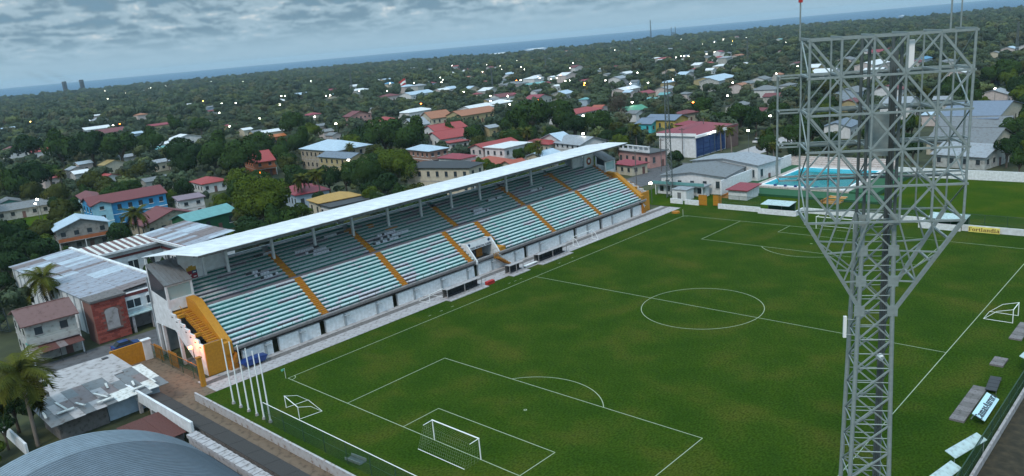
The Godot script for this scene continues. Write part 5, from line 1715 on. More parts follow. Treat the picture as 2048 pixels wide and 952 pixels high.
func build_field_things() -> void:
	var o := thing("football_goal", "white football goal with net on the near goal line", "goal", Vector3(0, 0, 34))
	goal(o, 7.32, 2.44, 2.4, 0.13, true)
	o = thing("football_goal", "white football goal on the far goal line seen through the tower", "goal", Vector3(103, 0, 34), PI)
	goal(o, 7.32, 2.44, 2.4, 0.13, true)
	o = thing("training_goal", "small white training goal against the near fence", "goal", Vector3(-5.6, 0, 10.3), PI - 0.18, "small training goals")
	goal(o, 4.4, 1.6, 2.9, 0.1, false)
	o = thing("training_goal", "small white training goal on the walkway before the stand", "goal", Vector3(33.2, 0, -6.6), -PI / 2 + 0.1, "small training goals")
	goal(o, 3.4, 1.5, 2.6, 0.1, false)
	o = thing("training_goal", "small white training goal by the right touchline slabs", "goal", Vector3(67.2, 0, 72.2), -PI / 2, "small training goals")
	goal(o, 3.2, 1.9, 3.4, 0.11, false)
	o = thing("training_goal", "long low white goal frame at the far half of the stand walkway", "goal", Vector3(74.5, 0, -7.0), PI / 2, "small training goals")
	goal(o, 6.4, 1.9, 1.6, 0.12, false)
	for q in [[34.3, 42.6, 12, "long team dugout with black seats left of the stand entrance"], [50.0, 53.7, 5, "short officials dugout with black seats before the stand entrance"], [58.2, 66.6, 12, "long team dugout with black seats right of the stand entrance"]]:
		var d := thing("dugout", q[3], "dugout", Vector3(q[0], 0, -5.2), 0.0, "dugouts along the walkway")
		var l: float = q[1] - q[0]
		pbox(d, "base_slab", Vector3(-0.5, 0, -1.2), Vector3(l + 0.5, 0.12, 1.6), M.concrete_pale)
		var r := MB.new()
		r.slab([Vector3(-0.1, 1.72, 0.3), Vector3(l + 0.1, 1.72, 0.3), Vector3(l + 0.1, 1.8, -0.05), Vector3(-0.1, 1.8, -0.05)], 0.06)
		r.slab([Vector3(-0.1, 1.8, -0.05), Vector3(l + 0.1, 1.8, -0.05), Vector3(l + 0.1, 1.62, -1.0), Vector3(-0.1, 1.62, -1.0)], 0.06)
		part(d, "roof", r.mesh(), M.concrete_pale)
		pbox(d, "back_wall", Vector3(0, 0.12, -1.0), Vector3(l, 1.6, -0.92), M.concrete_dark)
		for x in [0.0, l / 2, l]:
			pbox(d, "side_frame", Vector3(x - 0.05, 0.12, 0.2), Vector3(x + 0.05, 1.7, 0.3), M.concrete_pale)
		pbox(d, "front_rail", Vector3(0, 0.32, 0.6), Vector3(l, 0.42, 0.68), M.concrete_pale)
		for k in q[2]:
			var x: float = 0.3 + k * (l - 0.6) / q[2]
			var s := holder(d, "seat")
			pbox(s, "seat_pan", Vector3(x, 0.4, -0.35), Vector3(x + 0.5, 0.52, 0.2), M.seat_black)
			pbox(s, "seat_back", Vector3(x, 0.5, -0.5), Vector3(x + 0.5, 1.3, -0.38), M.seat_black)
	var rb := thing("red_container", "red cool box lying beside the left dugout", "box", Vector3(44.3, 0, -4.6))
	pbox(rb, "body", Vector3(-0.9, 0, -0.35), Vector3(0.9, 0.5, 0.35), M.red_paint)
	pbox(rb, "lid", Vector3(-0.95, 0.5, -0.4), Vector3(0.95, 0.58, 0.4), M.red_paint)
	var bs := thing("bench_slab", "white bench right of the short officials dugout", "bench", Vector3(56.2, 0, -5.4))
	pbox(bs, "seat_board", Vector3(-1.9, 0.4, -0.25), Vector3(1.9, 0.5, 0.25), M.white_pure)
	for x in [-1.6, 1.6]:
		pbox(bs, "leg", Vector3(x - 0.06, 0, -0.2), Vector3(x + 0.06, 0.4, 0.2), M.steel)
	var ring := MB.new()
	ring.tube(Vector3(0, 0, 0), Vector3(0, 0.35, 0), 1.0, 0.85, 18)
	var rg := thing("orange_tub", "flat orange paddling tub on the grass by the far corner flag", "tub", Vector3(104.6, 0, -3.2))
	part(rg, "rim", ring.mesh(), M.orange)
	var rin := MB.new()
	rin.tube(Vector3(0, 0.34, 0), Vector3(0, 0.37, 0), 0.7, 0.7, 18)
	part(rg, "hollow", rin.mesh(), M.orange_deep)
	for q in [[0.0, 0.0, "corner flag with green cloth at the near stand side corner"], [103.0, 0.0, "corner post at the far stand side corner"]]:
		var c := thing("corner_flag", q[2], "flag", Vector3(q[0] - 0.2, 0, q[1] - 0.2))
		member(c, "pole", Vector3.ZERO, Vector3(0, 1.5, 0), 0.05, M.white_pure, rod)
		if q[0] < 1.0:
			var fl := MB.new()
			fl.slab([Vector3(-0.5, 1.2, 0.1), Vector3(0, 1.25, 0.02), Vector3(0, 1.5, -0.02), Vector3(-0.5, 1.45, -0.1)], 0.03)
			part(c, "cloth", fl.mesh(), M.roof_greenroof)
	# six flagpoles inside the near fence
	var zs := [0.9, 2.8, 4.8, 6.8, 8.5, 10.0]
	for i in 6:
		var f := thing("flagpole", "%s of six white flagpoles in a row behind the near corner" % ["first", "second", "third", "fourth", "fifth", "sixth"][i], "flagpole", Vector3(-8.5, 0, zs[i]), 0.0, "white flagpoles")
		var pm := MB.new()
		pm.tube(Vector3.ZERO, Vector3(0, 8.9, 0), 0.11, 0.07, 8)
		part(f, "shaft", pm.mesh(), M.white_pure)
		var bm := MB.new()
		bm.tube(Vector3.ZERO, Vector3(0, 0.3, 0), 0.25, 0.2, 8)
		part(f, "foot", bm.mesh(), M.concrete)
	# right touchline: slabs, boards and shelters
	for q in [[33.8, 43.2, "long weathered concrete slab beside the right touchline"], [50.1, 52.7, "short concrete slab beside the right touchline"], [59.6, 66.0, "concrete slab at the right edge beyond the training goal"]]:
		var s := thing("ground_slab", q[2], "slab", Vector3(q[0], 0, 73.7), 0.0, "concrete slabs by the right touchline")
		var l: float = q[1] - q[0]
		for i in int(l / 1.3) + 1:
			pbox(s, "slab_block", Vector3(i * l / (int(l / 1.3) + 1), 0, -0.7), Vector3((i + 0.97) * l / (int(l / 1.3) + 1), 0.22, 0.7), M.concrete_dark if i % 2 else M.concrete_worn if M.has("concrete_worn") else mat("concrete_worn", 0.2, 0.185, 0.19, 0.9, "dirty", 0.5))
	var b := thing("sponsor_board", "pale blue advertising board with dark lettering lying by the right fence", "board", Vector3(37.0, 0.9, 75.6))
	b.rotation = Vector3(0.42, 0, 0)
	pbox(b, "panel", Vector3(-2.9, -0.05, -0.65), Vector3(2.9, 0.03, 0.65), M.sign_cyan)
	lettering(b, "lettering", "CamasAurora", M.sign_ink, 1.0, Transform3D(Basis(Vector3(1, 0, 0), Vector3(0, 0, -1), Vector3(0, 1, 0)), Vector3(0, 0.06, 0)), true, 0.92)
	for x in [-2.6, 2.6]:
		pbox(b, "prop", Vector3(x - 0.05, -0.75, -0.5), Vector3(x + 0.05, -0.05, -0.4), M.steel)
	var lg := thing("mesh_bench", "dark slatted bench behind the pale blue board", "bench", Vector3(44.3, 0, 74.7), 0.09)
	for i in 4:
		pbox(lg, "seat_slat", Vector3(-2.0 + i * 1.0, 0.35, -0.55), Vector3(-1.06 + i * 1.0, 0.42, 0.55), M.dark)
	for x in [-1.9, 1.9]:
		for z in [-0.5, 0.5]:
			member(lg, "leg", Vector3(x, 0, z), Vector3(x, 0.36, z), 0.05, M.steel, rod)
	for q in [[25.4, 76.6, 5.2, 0.27, "grey sheet canopy tilted over the right fence"], [19.5, 76.4, 4.0, 0.2, "pale blue canopy sheet at the bottom right"], [50.5, 76.8, 3.2, 0.1, "short grey canopy on the right fence"]]:
		var c := thing("fence_canopy", q[4], "canopy", Vector3(q[0], 0, q[1]), -q[3], "canopies over the right fence")
		var m := MB.new()
		m.slab([Vector3(-q[2] / 2, 1.95, 0.5), Vector3(q[2] / 2, 1.95, 0.5), Vector3(q[2] / 2, 2.3, -0.5), Vector3(-q[2] / 2, 2.3, -0.5)], 0.06)
		part(c, "canopy_sheet", m.mesh(), M.canopy)
		for x in [-q[2] / 2 + 0.2, q[2] / 2 - 0.2]:
			member(c, "support", Vector3(x, 0, 0.3), Vector3(x, 2.0, 0.3), 0.07, M.steel, rod)
	var dr := thing("drain_tray", "grey metal tray on the grass behind the near goal fence", "tray", Vector3(-7.9, 0, 26.5), 0.1)
	pbox(dr, "tray_floor", Vector3(-0.5, 0, -1.2), Vector3(0.5, 0.06, 1.2), M.steel_dark)
	for x in [-0.5, 0.44]:
		pbox(dr, "tray_side", Vector3(x, 0.0, -1.2), Vector3(x + 0.06, 0.35, 1.2), M.steel)
	# blue plastic boat like tub by the stairs
	var bt := thing("blue_tarp_stall", "blue covered table at the foot of the near stand stairs", "stall", Vector3(-0.2, 0, -9.0))
	var bm2 := MB.new()
	bm2.prism([Vector2(-1.9, 0.9), Vector2(-1.4, 0.3), Vector2(1.6, 0.3), Vector2(2.1, 1.0), Vector2(1.2, 1.15), Vector2(-1.0, 1.15)], -0.7, 0.7, 2)
	part(bt, "cover", bm2.mesh(), M.navy)
	for x in [-1.2, 1.3]:
		pbox(bt, "leg", Vector3(x, 0, -0.5), Vector3(x + 0.08, 0.35, 0.5), M.steel)

func car(called: String, label: String, at: Vector3, turn: float, body: Material, pickup: bool) -> void:
	var c := thing(called, label, "car", at, turn, "parked cars")
	var b := MB.new()
	b.prism([Vector2(-2.1, 0.3), Vector2(2.05, 0.3), Vector2(2.15, 0.55), Vector2(2.05, 0.82), Vector2(1.0, 0.95), Vector2(-2.0, 0.95), Vector2(-2.15, 0.7)], -0.83, 0.83, 2)
	part(c, "body", b.mesh(), body)
	var k := MB.new()
	if pickup:
		k.prism([Vector2(-0.4, 0.95), Vector2(1.0, 0.95), Vector2(0.45, 1.55), Vector2(-0.3, 1.55)], -0.72, 0.72, 2)
	else:
		k.prism([Vector2(-1.7, 0.95), Vector2(1.0, 0.95), Vector2(0.35, 1.45), Vector2(-1.1, 1.45)], -0.72, 0.72, 2)
	part(c, "cabin_glass", k.mesh(), M.glass_dark)
	pbox(c, "roof_panel", Vector3(-1.05 if not pickup else -0.28, 1.44 if not pickup else 1.54, -0.68), Vector3(0.33 if not pickup else 0.42, 1.49 if not pickup else 1.6, 0.68), body)
	if pickup:
		pbox(c, "load_bed", Vector3(-2.0, 0.95, -0.75), Vector3(-0.45, 1.0, 0.75), M.dark)
	for x in [-1.35, 1.35]:
		for z in [-0.8, 0.8]:
			var w := MB.new()
			w.tube(Vector3(x, 0.32, z - 0.1), Vector3(x, 0.32, z + 0.1), 0.32, 0.32, 14)
			var wh := part(c, "wheel", w.mesh(), M.tyre)
			var h := MB.new()
			h.tube(Vector3(x, 0.32, z - 0.11), Vector3(x, 0.32, z + 0.11), 0.17, 0.17, 10)
			part(wh, "rim", h.mesh(), M.steel)
	for z in [-0.6, 0.6]:
		pbox(c, "headlight", Vector3(2.08, 0.62, z - 0.15), Vector3(2.16, 0.76, z + 0.15), M.white_pure)
		pbox(c, "tail_light", Vector3(-2.16, 0.7, z - 0.12), Vector3(-2.1, 0.85, z + 0.12), M.red_paint)

func lattice(called: String, label: String, at: Vector3, h: float, w0: float, w1: float, n: int, mw: float, group: String) -> Node3D:
	var t := thing(called, label, "mast", at, 0.4, group)
	for s in [Vector2(-1, -1), Vector2(1, -1), Vector2(1, 1), Vector2(-1, 1)]:
		member(t, "leg", Vector3(s.x * w0, 0, s.y * w0), Vector3(s.x * w1, h, s.y * w1), mw, M.steel_dark, cube)
	for k in n:
		var a := lerpf(w0, w1, float(k) / n)
		var b := lerpf(w0, w1, float(k + 1) / n)
		var ya := h * k / n
		var yb := h * (k + 1) / n
		for q in [[-a, -a, b, -b], [a, -a, b, b], [a, a, -b, b], [-a, a, -b, -b]]:
			member(t, "brace", Vector3(q[0], ya, q[1]), Vector3(q[2], yb, q[3]), mw * 0.7, M.steel_dark, cube)
		member(t, "rung", Vector3(-b, yb, -b), Vector3(b, yb, -b), mw * 0.6, M.steel_dark, cube)
		member(t, "rung", Vector3(-b, yb, b), Vector3(-b, yb, -b), mw * 0.6, M.steel_dark, cube)
	return t

func build_street_things() -> void:
	car("parked_car", "blue saloon car parked on the street above the yellow wall", Vector3(-8.4, 0, -34.0), -0.06, M.car_blue, false)
	car("pickup_truck", "white pickup parked in the yard of the large white hall", Vector3(207, 0, -33.6), 0.1, M.car_white, true)
	car("parked_car", "red and white car parked beside the pale blue wing at the left", Vector3(20.5, 0, -160.0), 0.5, M.red_paint, false)
	car("parked_car", "dark car parked behind the big tree next to the grandstand roof", Vector3(60.5, 0, -74.0), 0.1, M.dark, false)
	# lattice mast beside the clubhouse
	var mast := lattice("lattice_mast", "tall slender dark lattice mast between the clubhouse and the far stand end", Vector3(118.7, 0, -13.5), 29.0, 0.75, 0.35, 22, 0.12, "radio masts")
	member(mast, "aerial", Vector3(0, 29, 0), Vector3(0, 33.5, 0), 0.09, M.steel_dark, rod)
	member(mast, "aerial", Vector3(0, 29.5, 0), Vector3(-1.6, 34.5, 0.6), 0.07, M.steel_dark, rod)
	for q in [[1302, 620, -318, 52, 0.5, "thin dark mast standing against the sea left of the substation"]]:
		pass
	for q in MASTS:
		lattice("lattice_mast", q[3], Vector3(q[0], 0, q[1]), q[2], q[2] * 0.03, q[2] * 0.012, 10, q[2] * 0.012, "radio masts")
	# substation gantry
	var ga := thing("substation_gantry", "dark steel substation gantry on the skyline", "gantry", Vector3(GANTRY[0], 0, GANTRY[1]), 0.78)
	var gw: float = GANTRY[2]
	var gh: float = GANTRY[3]
	for x in [-gw / 2, gw / 2]:
		member(ga, "gantry_leg", Vector3(x, 0, 0), Vector3(x, gh * 1.9, 0), gh * 0.06, M.steel_dark, cube)
	for k in 2:
		member(ga, "gantry_beam", Vector3(-gw / 2, gh * (0.75 + 0.4 * k), 0), Vector3(gw / 2, gh * (0.75 + 0.4 * k), 0), gh * 0.05, M.steel_dark, cube)
	for k in 6:
		member(ga, "gantry_brace", Vector3(-gw / 2 + gw * k / 6.0, gh * (0.75 if k % 2 else 1.15), 0), Vector3(-gw / 2 + gw * (k + 1) / 6.0, gh * (1.15 if k % 2 else 0.75), 0), gh * 0.04, M.steel_dark, cube)
	# smokestacks and their smoke
	for i in 2:
		var q: Array = STACKS[i]
		var s := thing("smokestack", ["left of the twin dark smokestacks on the far shore", "right of the twin dark smokestacks on the far shore"][i], "smokestack", Vector3(q[0], 0, q[1]), 0.0, "smokestacks on the shore")
		var m := MB.new()
		m.tube(Vector3.ZERO, Vector3(0, q[2], 0), q[3], q[3] * 0.85, 16)
		part(s, "shaft", m.mesh(), M.dark)
		var r := MB.new()
		r.tube(Vector3(0, q[2] * 0.86, 0), Vector3(0, q[2] * 0.92, 0), q[3] * 1.0, q[3] * 1.0, 16)
		part(s, "collar", r.mesh(), M.concrete_dark)
		var fv := FogVolume.new()
		fv.name = named("smoke_plume")
		fv.shape = RenderingServer.FOG_VOLUME_SHAPE_ELLIPSOID
		fv.size = Vector3(170, 14, 30)
		var fm := FogMaterial.new()
		fm.density = 0.0022
		fm.albedo = Color(0.35, 0.33, 0.32)
		fv.material = fm
		add_child(fv)
		fv.position = Vector3(q[0] - 50.0, q[2] + 18.0, q[1] - 40.0)
		fv.rotation = Vector3(0, 0.8, -0.28)
		fv.set_meta("kind", "stuff")
		fv.set_meta("label", "faint brown smoke drifting from the %s smokestack" % ["left", "right"][i])
		fv.set_meta("category", "smoke")
	# flag in the middle distance
	var f := thing("street_flag", "red and white flag flying on a tall pole in the middle distance", "flag", Vector3(FLAG[0], 0, FLAG[1]), -0.78)
	member(f, "pole", Vector3.ZERO, Vector3(0, FLAG[2], 0), 0.35, M.steel, rod)
	for k in 3:
		var m := MB.new()
		for j in 6:
			var xa := -j * 1.4
			var xb := -(j + 1) * 1.4
			var wa := sin(j * 1.1) * 0.5 - j * 0.55
			var wb := sin((j + 1) * 1.1) * 0.5 - (j + 1) * 0.55
			var y0 := FLAG[2] - 0.4 - k * 2.2
			m.quad(Vector3(xa, y0 - 2.2 + wa, sin(j) * 0.4), Vector3(xb, y0 - 2.2 + wb, sin(j + 1.0) * 0.4), Vector3(xb, y0 + wb, sin(j + 1.0) * 0.4), Vector3(xa, y0 + wa, sin(j) * 0.4))
		part(f, "cloth_band", m.mesh(), M.white_pure if k == 1 else M.red_paint)
	# street lamps of the town
	var pole := MB.new()
	pole.tube(Vector3(0, -1, 0), Vector3.ZERO, 0.09, 0.06, 6)
	var pm := pole.mesh()
	var lb := MB.new()
	lb.box(Vector3.ZERO, Vector3(0.62, 0.3, 0.45))
	var lamp_mesh := lb.mesh()
	for q in LAMPS:
		var o := thing("street_lamp", LABELS[q[4]], "street lamp", Vector3(q[0], 0, q[1]), 0.0, "lit street lamps of the town")
		var h: float = q[5]
		part(o, "pole", pm, M.steel_dark, Transform3D(Basis.from_scale(Vector3(1, h, 1)), Vector3(0.25, h, 0)))
		part(o, "lamp_head", lamp_mesh, M["lamp_" + q[3]], Transform3D(Basis.IDENTITY, Vector3(0, h, 0)))
	# lamps that light what is near them
	for q in [[Vector3(-7.2, 4.4, -12.4), "o", "glowing orange street lamp beside the stand's end wall", 60.0], [Vector3(23.5, 5.0, -186.0), "w", "bright white yard lamp beside the lawn at the left", 90.0]]:
		var o := thing("yard_lamp", q[2], "street lamp", Vector3(q[0].x, 0, q[0].z))
		part(o, "pole", pm, M.steel_dark, Transform3D(Basis.from_scale(Vector3(1, q[0].y, 1)), Vector3(0.3, q[0].y, 0)))
		var bm := MB.new()
		bm.box(Vector3(0, q[0].y, 0), Vector3(0.42, 0.3, 0.42))
		part(o, "lamp_head", bm.mesh(), M["lamp_" + q[1]])
		var l := OmniLight3D.new()
		l.name = "lamp_light"
		l.position = Vector3(0, q[0].y, 0)
		l.light_color = Color(1.0, 0.62, 0.36) if q[1] == "o" else Color(1, 0.96, 0.9)
		l.light_energy = q[3] * 0.1
		l.omni_range = 40.0
		l.omni_attenuation = 2.0
		l.light_size = 0.15
		l.shadow_enabled = true
		o.add_child(l)
	# utility poles with wires along the street behind the stand
	var tops := []
	for q in [[128.0, -30.0], [150.0, -36.0], [172.0, -42.0], [196.0, -48.0], [108.0, -34.0]]:
		var u := thing("utility_pole", "grey utility pole with crossarm beside the street behind the far stand end", "pole", Vector3(q[0], 0, q[1]), 0.0, "utility poles")
		member(u, "shaft", Vector3.ZERO, Vector3(0, 10, 0), 0.26, M.concrete_dark, rod)
		member(u, "crossarm", Vector3(0, 9.4, -1.1), Vector3(0, 9.4, 1.1), 0.14, M.bark, cube)
		tops.append(Vector3(q[0], 9.5, q[1]))
	for k in [[4, 0], [0, 1], [1, 2], [2, 3]]:
		var w := thing("overhead_wires", "sagging overhead wires between the utility poles behind the stand", "wires", tops[k[0]], 0.0, "overhead wires")
		for s in [-1.0, 0.0, 1.0]:
			var m := MB.new()
			var d: Vector3 = tops[k[1]] - tops[k[0]]
			for j in 8:
				var a := j / 8.0
				var c := (j + 1) / 8.0
				m.tube(d * a + Vector3(0, -4.0 * a * (1 - a) * 0.6, s), d * c + Vector3(0, -4.0 * c * (1 - c) * 0.6, s), 0.03, 0.03, 3)
			part(w, "wire", m.mesh(), M.dark)

const HOUSES := [
	["apartment_building", 36.13, -146.46, 0.11, 20.15, 10.50, 7.50, 1.79, "gx", "dkred", "blue", 2, "long bright blue two storey building under a dark red roof", "building"],
	["apartment_building", 30.76, -155.49, 0.20, 5, 28.82, 7.50, 0.85, "gz", "dkred", "ltblue", 3, "pale blue three storey wing with a red roof, left of the bright blue building", "building"],
	["house", 16.28, -124.69, 0.20, 11.82, 9, 6.20, 2.01, "gz", "ltblue", "cement", 2, "two storey unpainted cement house with light blue metal gable roof and balcony", "house"],
	["house", 23.32, -199.82, 0.25, 15.36, 9, 3.30, 1.53, "gx", "grey", "dimwhite", 1, "long low house with grey roof beside the lawn at the left edge", "house"],
	["house", 22.89, -213.44, 0.18, 6.23, 8, 4, 1.06, "gz", "grey", "teal", 1, "small house with green gable at the left edge behind the long low house", "house"],
	["house", 75.20, -174.03, 0.12, 8.64, 11.74, 3.40, 1.47, "hip", "red", "white", 1, "white bungalow with red hip roof above the small lawn", "house"],
	["house", 41.17, -107.62, -0.11, 13.40, 8.50, 4.60, 1.45, "gx", "teal", "green", 1, "long dark green house with pale teal roof beside the tin roofed school", "house"],
	["house", 36.71, -120.73, 0.04, 15.45, 11, 3.60, 2.63, "gz", "dkred", "beige", 1, "low house with wide dark red gable roof between blue building and green house", "house"],
	["house", 50.55, -136.26, 0.25, 6.81, 8.52, 5.20, 0.25, "flat", "mauve", "white", 2, "small white house with flat mauve roof right of the blue building", "house"],
	["house", 74.14, -110.92, 0.25, 9.74, 14.85, 4.60, 1.66, "hip", "crimson", "paleblue", 1, "house with crimson hip roof and pale blue fascia behind the grandstand roof", "house"],
	["restaurant", 70.42, -90.19, 0.20, 11.82, 8, 4.40, 1.36, "hip", "yellow", "cream", 1, "building with yellow hipped roof just behind the grandstand roof", "building"],
	["shop_building", 69.33, -84.15, 0.12, 11.37, 7.33, 3.80, 0.25, "flat", "charcoal", "white", 1, "white shop with flat charcoal roof in front of the yellow roof", "building"],
	["school_building", 124.23, -166.81, 0.05, 15.94, 25.47, 8, 2.71, "hip", "ltblue", "beige", 2, "large beige building under a broad light blue hip roof", "building"],
	["apartment_building", 113.75, -147.13, 0.01, 7.54, 19.96, 7, 1.28, "gz", "slate", "ochre", 2, "ochre two storey block with slate blue gable roof below the light blue roof", "building"],
	["house", 103.15, -188.07, 0.25, 7.61, 15, 5.80, 3.20, "gx", "red", "orange", 2, "two storey orange house with red roof and red porch among dark trees", "house"],
	["house", 240.52, -312.46, 0.13, 14.51, 9, 5.50, 2.47, "gz", "dkred", "pink", 2, "pink gabled house with dark red roof far behind the light blue roof", "house"],
	["house", 230.16, -271.30, 0.25, 10.77, 15, 4, 1.83, "hip", "red", "cream", 1, "house with bright red hip roof and cream walls beyond the big tree", "house"],
	["house", 218.92, -231.60, 0.25, 9.00, 15, 3.60, 3.20, "gx", "ltgrey", "white", 1, "house with pale grey metal roof right of the bright red hip roof", "house"],
	["house", 245.37, -245.07, 0.25, 13.01, 15, 4, 3.20, "gx", "terra", "cream", 1, "house with terracotta tile roof behind the grey metal roof", "house"],
	["house", 253.55, -224.02, 0.11, 24.88, 14, 5, 2.38, "gx", "terra", "ochre", 1, "long house with orange terracotta roof left of the dense dark trees", "house"],
	["house", 183.29, -168.92, 0.25, 15.63, 12.38, 7, 2.10, "gx", "red", "white", 2, "white two storey house with long red roof, upper of the two stepped red roofs", "house"],
	["house", 177.33, -160.59, 0.25, 14.15, 14.41, 4.60, 2.45, "gx", "red", "white", 1, "white house with red roof, lower of the two stepped red roofs", "house"],
	["house", 171.60, -149.68, 0.25, 8.37, 6, 3.20, 0.25, "flat", "red", "white", 1, "small white annex with flat red roof below the stepped red roofs", "house"],
	["house", 137.35, -128.01, 0.13, 8.11, 15, 6.30, 1.38, "hip", "ltblue", "brick", 2, "salmon brick house with light blue hip roof and verandah", "house"],
	["house", 131.75, -106.02, -0.01, 6.81, 11.26, 5, 1.16, "hip", "crimson", "white", 1, "house with wide crimson roof behind the white two storey block", "house"],
	["apartment_building", 103.48, -80.98, -0.25, 7.86, 22.09, 8, 1.34, "hip", "charcoal", "cream", 2, "cream two storey block with dark roof and a colonnade just behind the grandstand", "building"],
	["house", 147.92, -103.88, 0.06, 16.28, 6.68, 7, 1.14, "gx", "red", "pinkwhite", 2, "pinkish white two storey house with red roof left of the white roofed block", "house"],
	["apartment_building", 145.86, -95.11, 0.02, 12.98, 9.40, 7, 0.25, "flat", "white", "white", 2, "white two storey block with plain white flat roof behind the grandstand", "building"],
	["house", 135.28, -91.73, 0.25, 8.29, 13.92, 3.60, 1.41, "hip", "orangered", "cream", 1, "low house with orange red hip roof below the white roofed block", "house"],
	["house", 134.89, -82.50, 0.16, 6.00, 6, 3.40, 1.02, "gx", "orangered", "cream", 1, "small orange red roof peeking over the grandstand roof", "house"],
	["house", 170.96, -100.51, 0.25, 6.03, 15, 4.20, 1.03, "hip", "red", "cream", 1, "house with red hip roof left of the pale blue roof", "house"],
	["house", 173.04, -95.73, 0.25, 5.45, 14.93, 5, 2.54, "gx", "ltblue", "white", 2, "white house with pale blue metal roof next to the grey gabled house", "house"],
	["house", 171.88, -83.85, 0.25, 11.64, 15, 4.80, 1.98, "gz", "ltgrey", "white", 2, "white house with grey gable roof behind the far end of the grandstand roof", "house"],
	["house", 151.71, -84.22, -0.05, 9.85, 7, 3.40, 1.19, "gx", "ltblue", "cream", 1, "low pale blue roof touching the grandstand roof line", "house"],
	["terrace_house", 158.39, -48.53, 0.25, 7.14, 15, 4.60, 2.55, "terrace", "dkgrey", "pink", 1, "pink house with white balustraded roof terrace beyond the far stand end", "house"],
	["gazebo", 144.90, -43.88, 0.25, 6.02, 8.87, 3.20, 1.02, "hip", "crimson", "cream", 1, "small pavilion with crimson hip roof beside the far end of the grandstand", "pavilion"],
	["showroom", 187.23, -44.99, 0.01, 26.80, 13.74, 7.20, 2.34, "mono", "crimson", "showroom", 1, "large white hall with crimson roof, blue front and brick end wall", "building"],
	["clubhouse", 132.86, -11.88, -0.14, 16.17, 16.92, 4.60, 1.00, "gx", "grey", "white", 1, "white clubhouse with low grey roof and rust patch next to the pool", "building"],
	["clubhouse", 146.90, -10.21, 0.12, 10.67, 20.84, 5.20, 1.20, "gx", "ltgrey", "white", 1, "rear clubhouse hall with ribbed light grey roof beside the pool", "building"],
	["house", 232.07, -85.87, 0.07, 9.16, 15, 5.20, 1.56, "gz", "slateblue", "yellowwall", 1, "long house with slate blue roof and yellow gable behind the lattice mast", "house"],
	["house", 229.36, -91.98, 0.01, 10.05, 7.52, 4, 1.71, "gz", "slateblue", "cyan", 1, "small house with bright turquoise gable below the slate blue roof", "house"],
	["house", 260.22, -93.66, 0.25, 8.92, 6.82, 4, 1.16, "hip", "dkred", "cream", 1, "house with dark red roof behind the slate blue roof", "house"],
	["house", 224.65, -70.81, 0.25, 7.45, 8.16, 4, 1.27, "hip", "crimson", "yellowwall", 1, "yellow house with crimson hip roof behind the large white hall", "house"],
	["house", 271.90, -130.66, 0.25, 11.81, 10, 4.20, 1.70, "gx", "greenroof", "cream", 1, "house with sea green metal roof left of the lattice mast", "house"],
	["house", 272.91, -64.76, 0.25, 5.54, 8, 3.60, 0.94, "gz", "dkred", "cream", 1, "small cream house with dark red roof left of the floodlight tower", "house"],
	["school_hall", 242.50, 26.94, -0.00, 37.01, 16.52, 6.50, 3.20, "gz", "slateblue", "cream", 1, "large hall with slate blue roof and skylight right of the floodlight tower", "building"],
	["school_block", 225.18, 29.17, -0.13, 17.37, 19.11, 4, 2.95, "gz", "grey", "cream", 1, "long grey roofed block in front of the slate blue hall", "building"],
	["school_block", 201.41, 33.76, 0.10, 17.24, 16.59, 4, 2.93, "gz", "grey", "cream", 1, "second grey roofed block behind the pool lawn", "building"],
	["school_block", 180.97, 39.00, 0.21, 13.06, 13.06, 3.50, 2.22, "gz", "ltgrey", "dimwhite", 1, "low pale grey roofed hut by the lawn wall", "building"],
	["house", -15.82, -45.61, 0.09, 7.14, 9, 6.40, 1.53, "gx", "rustbrown", "dimwhite", 2, "two storey white and teal house with rusty brown roof at the left edge", "house"]
]
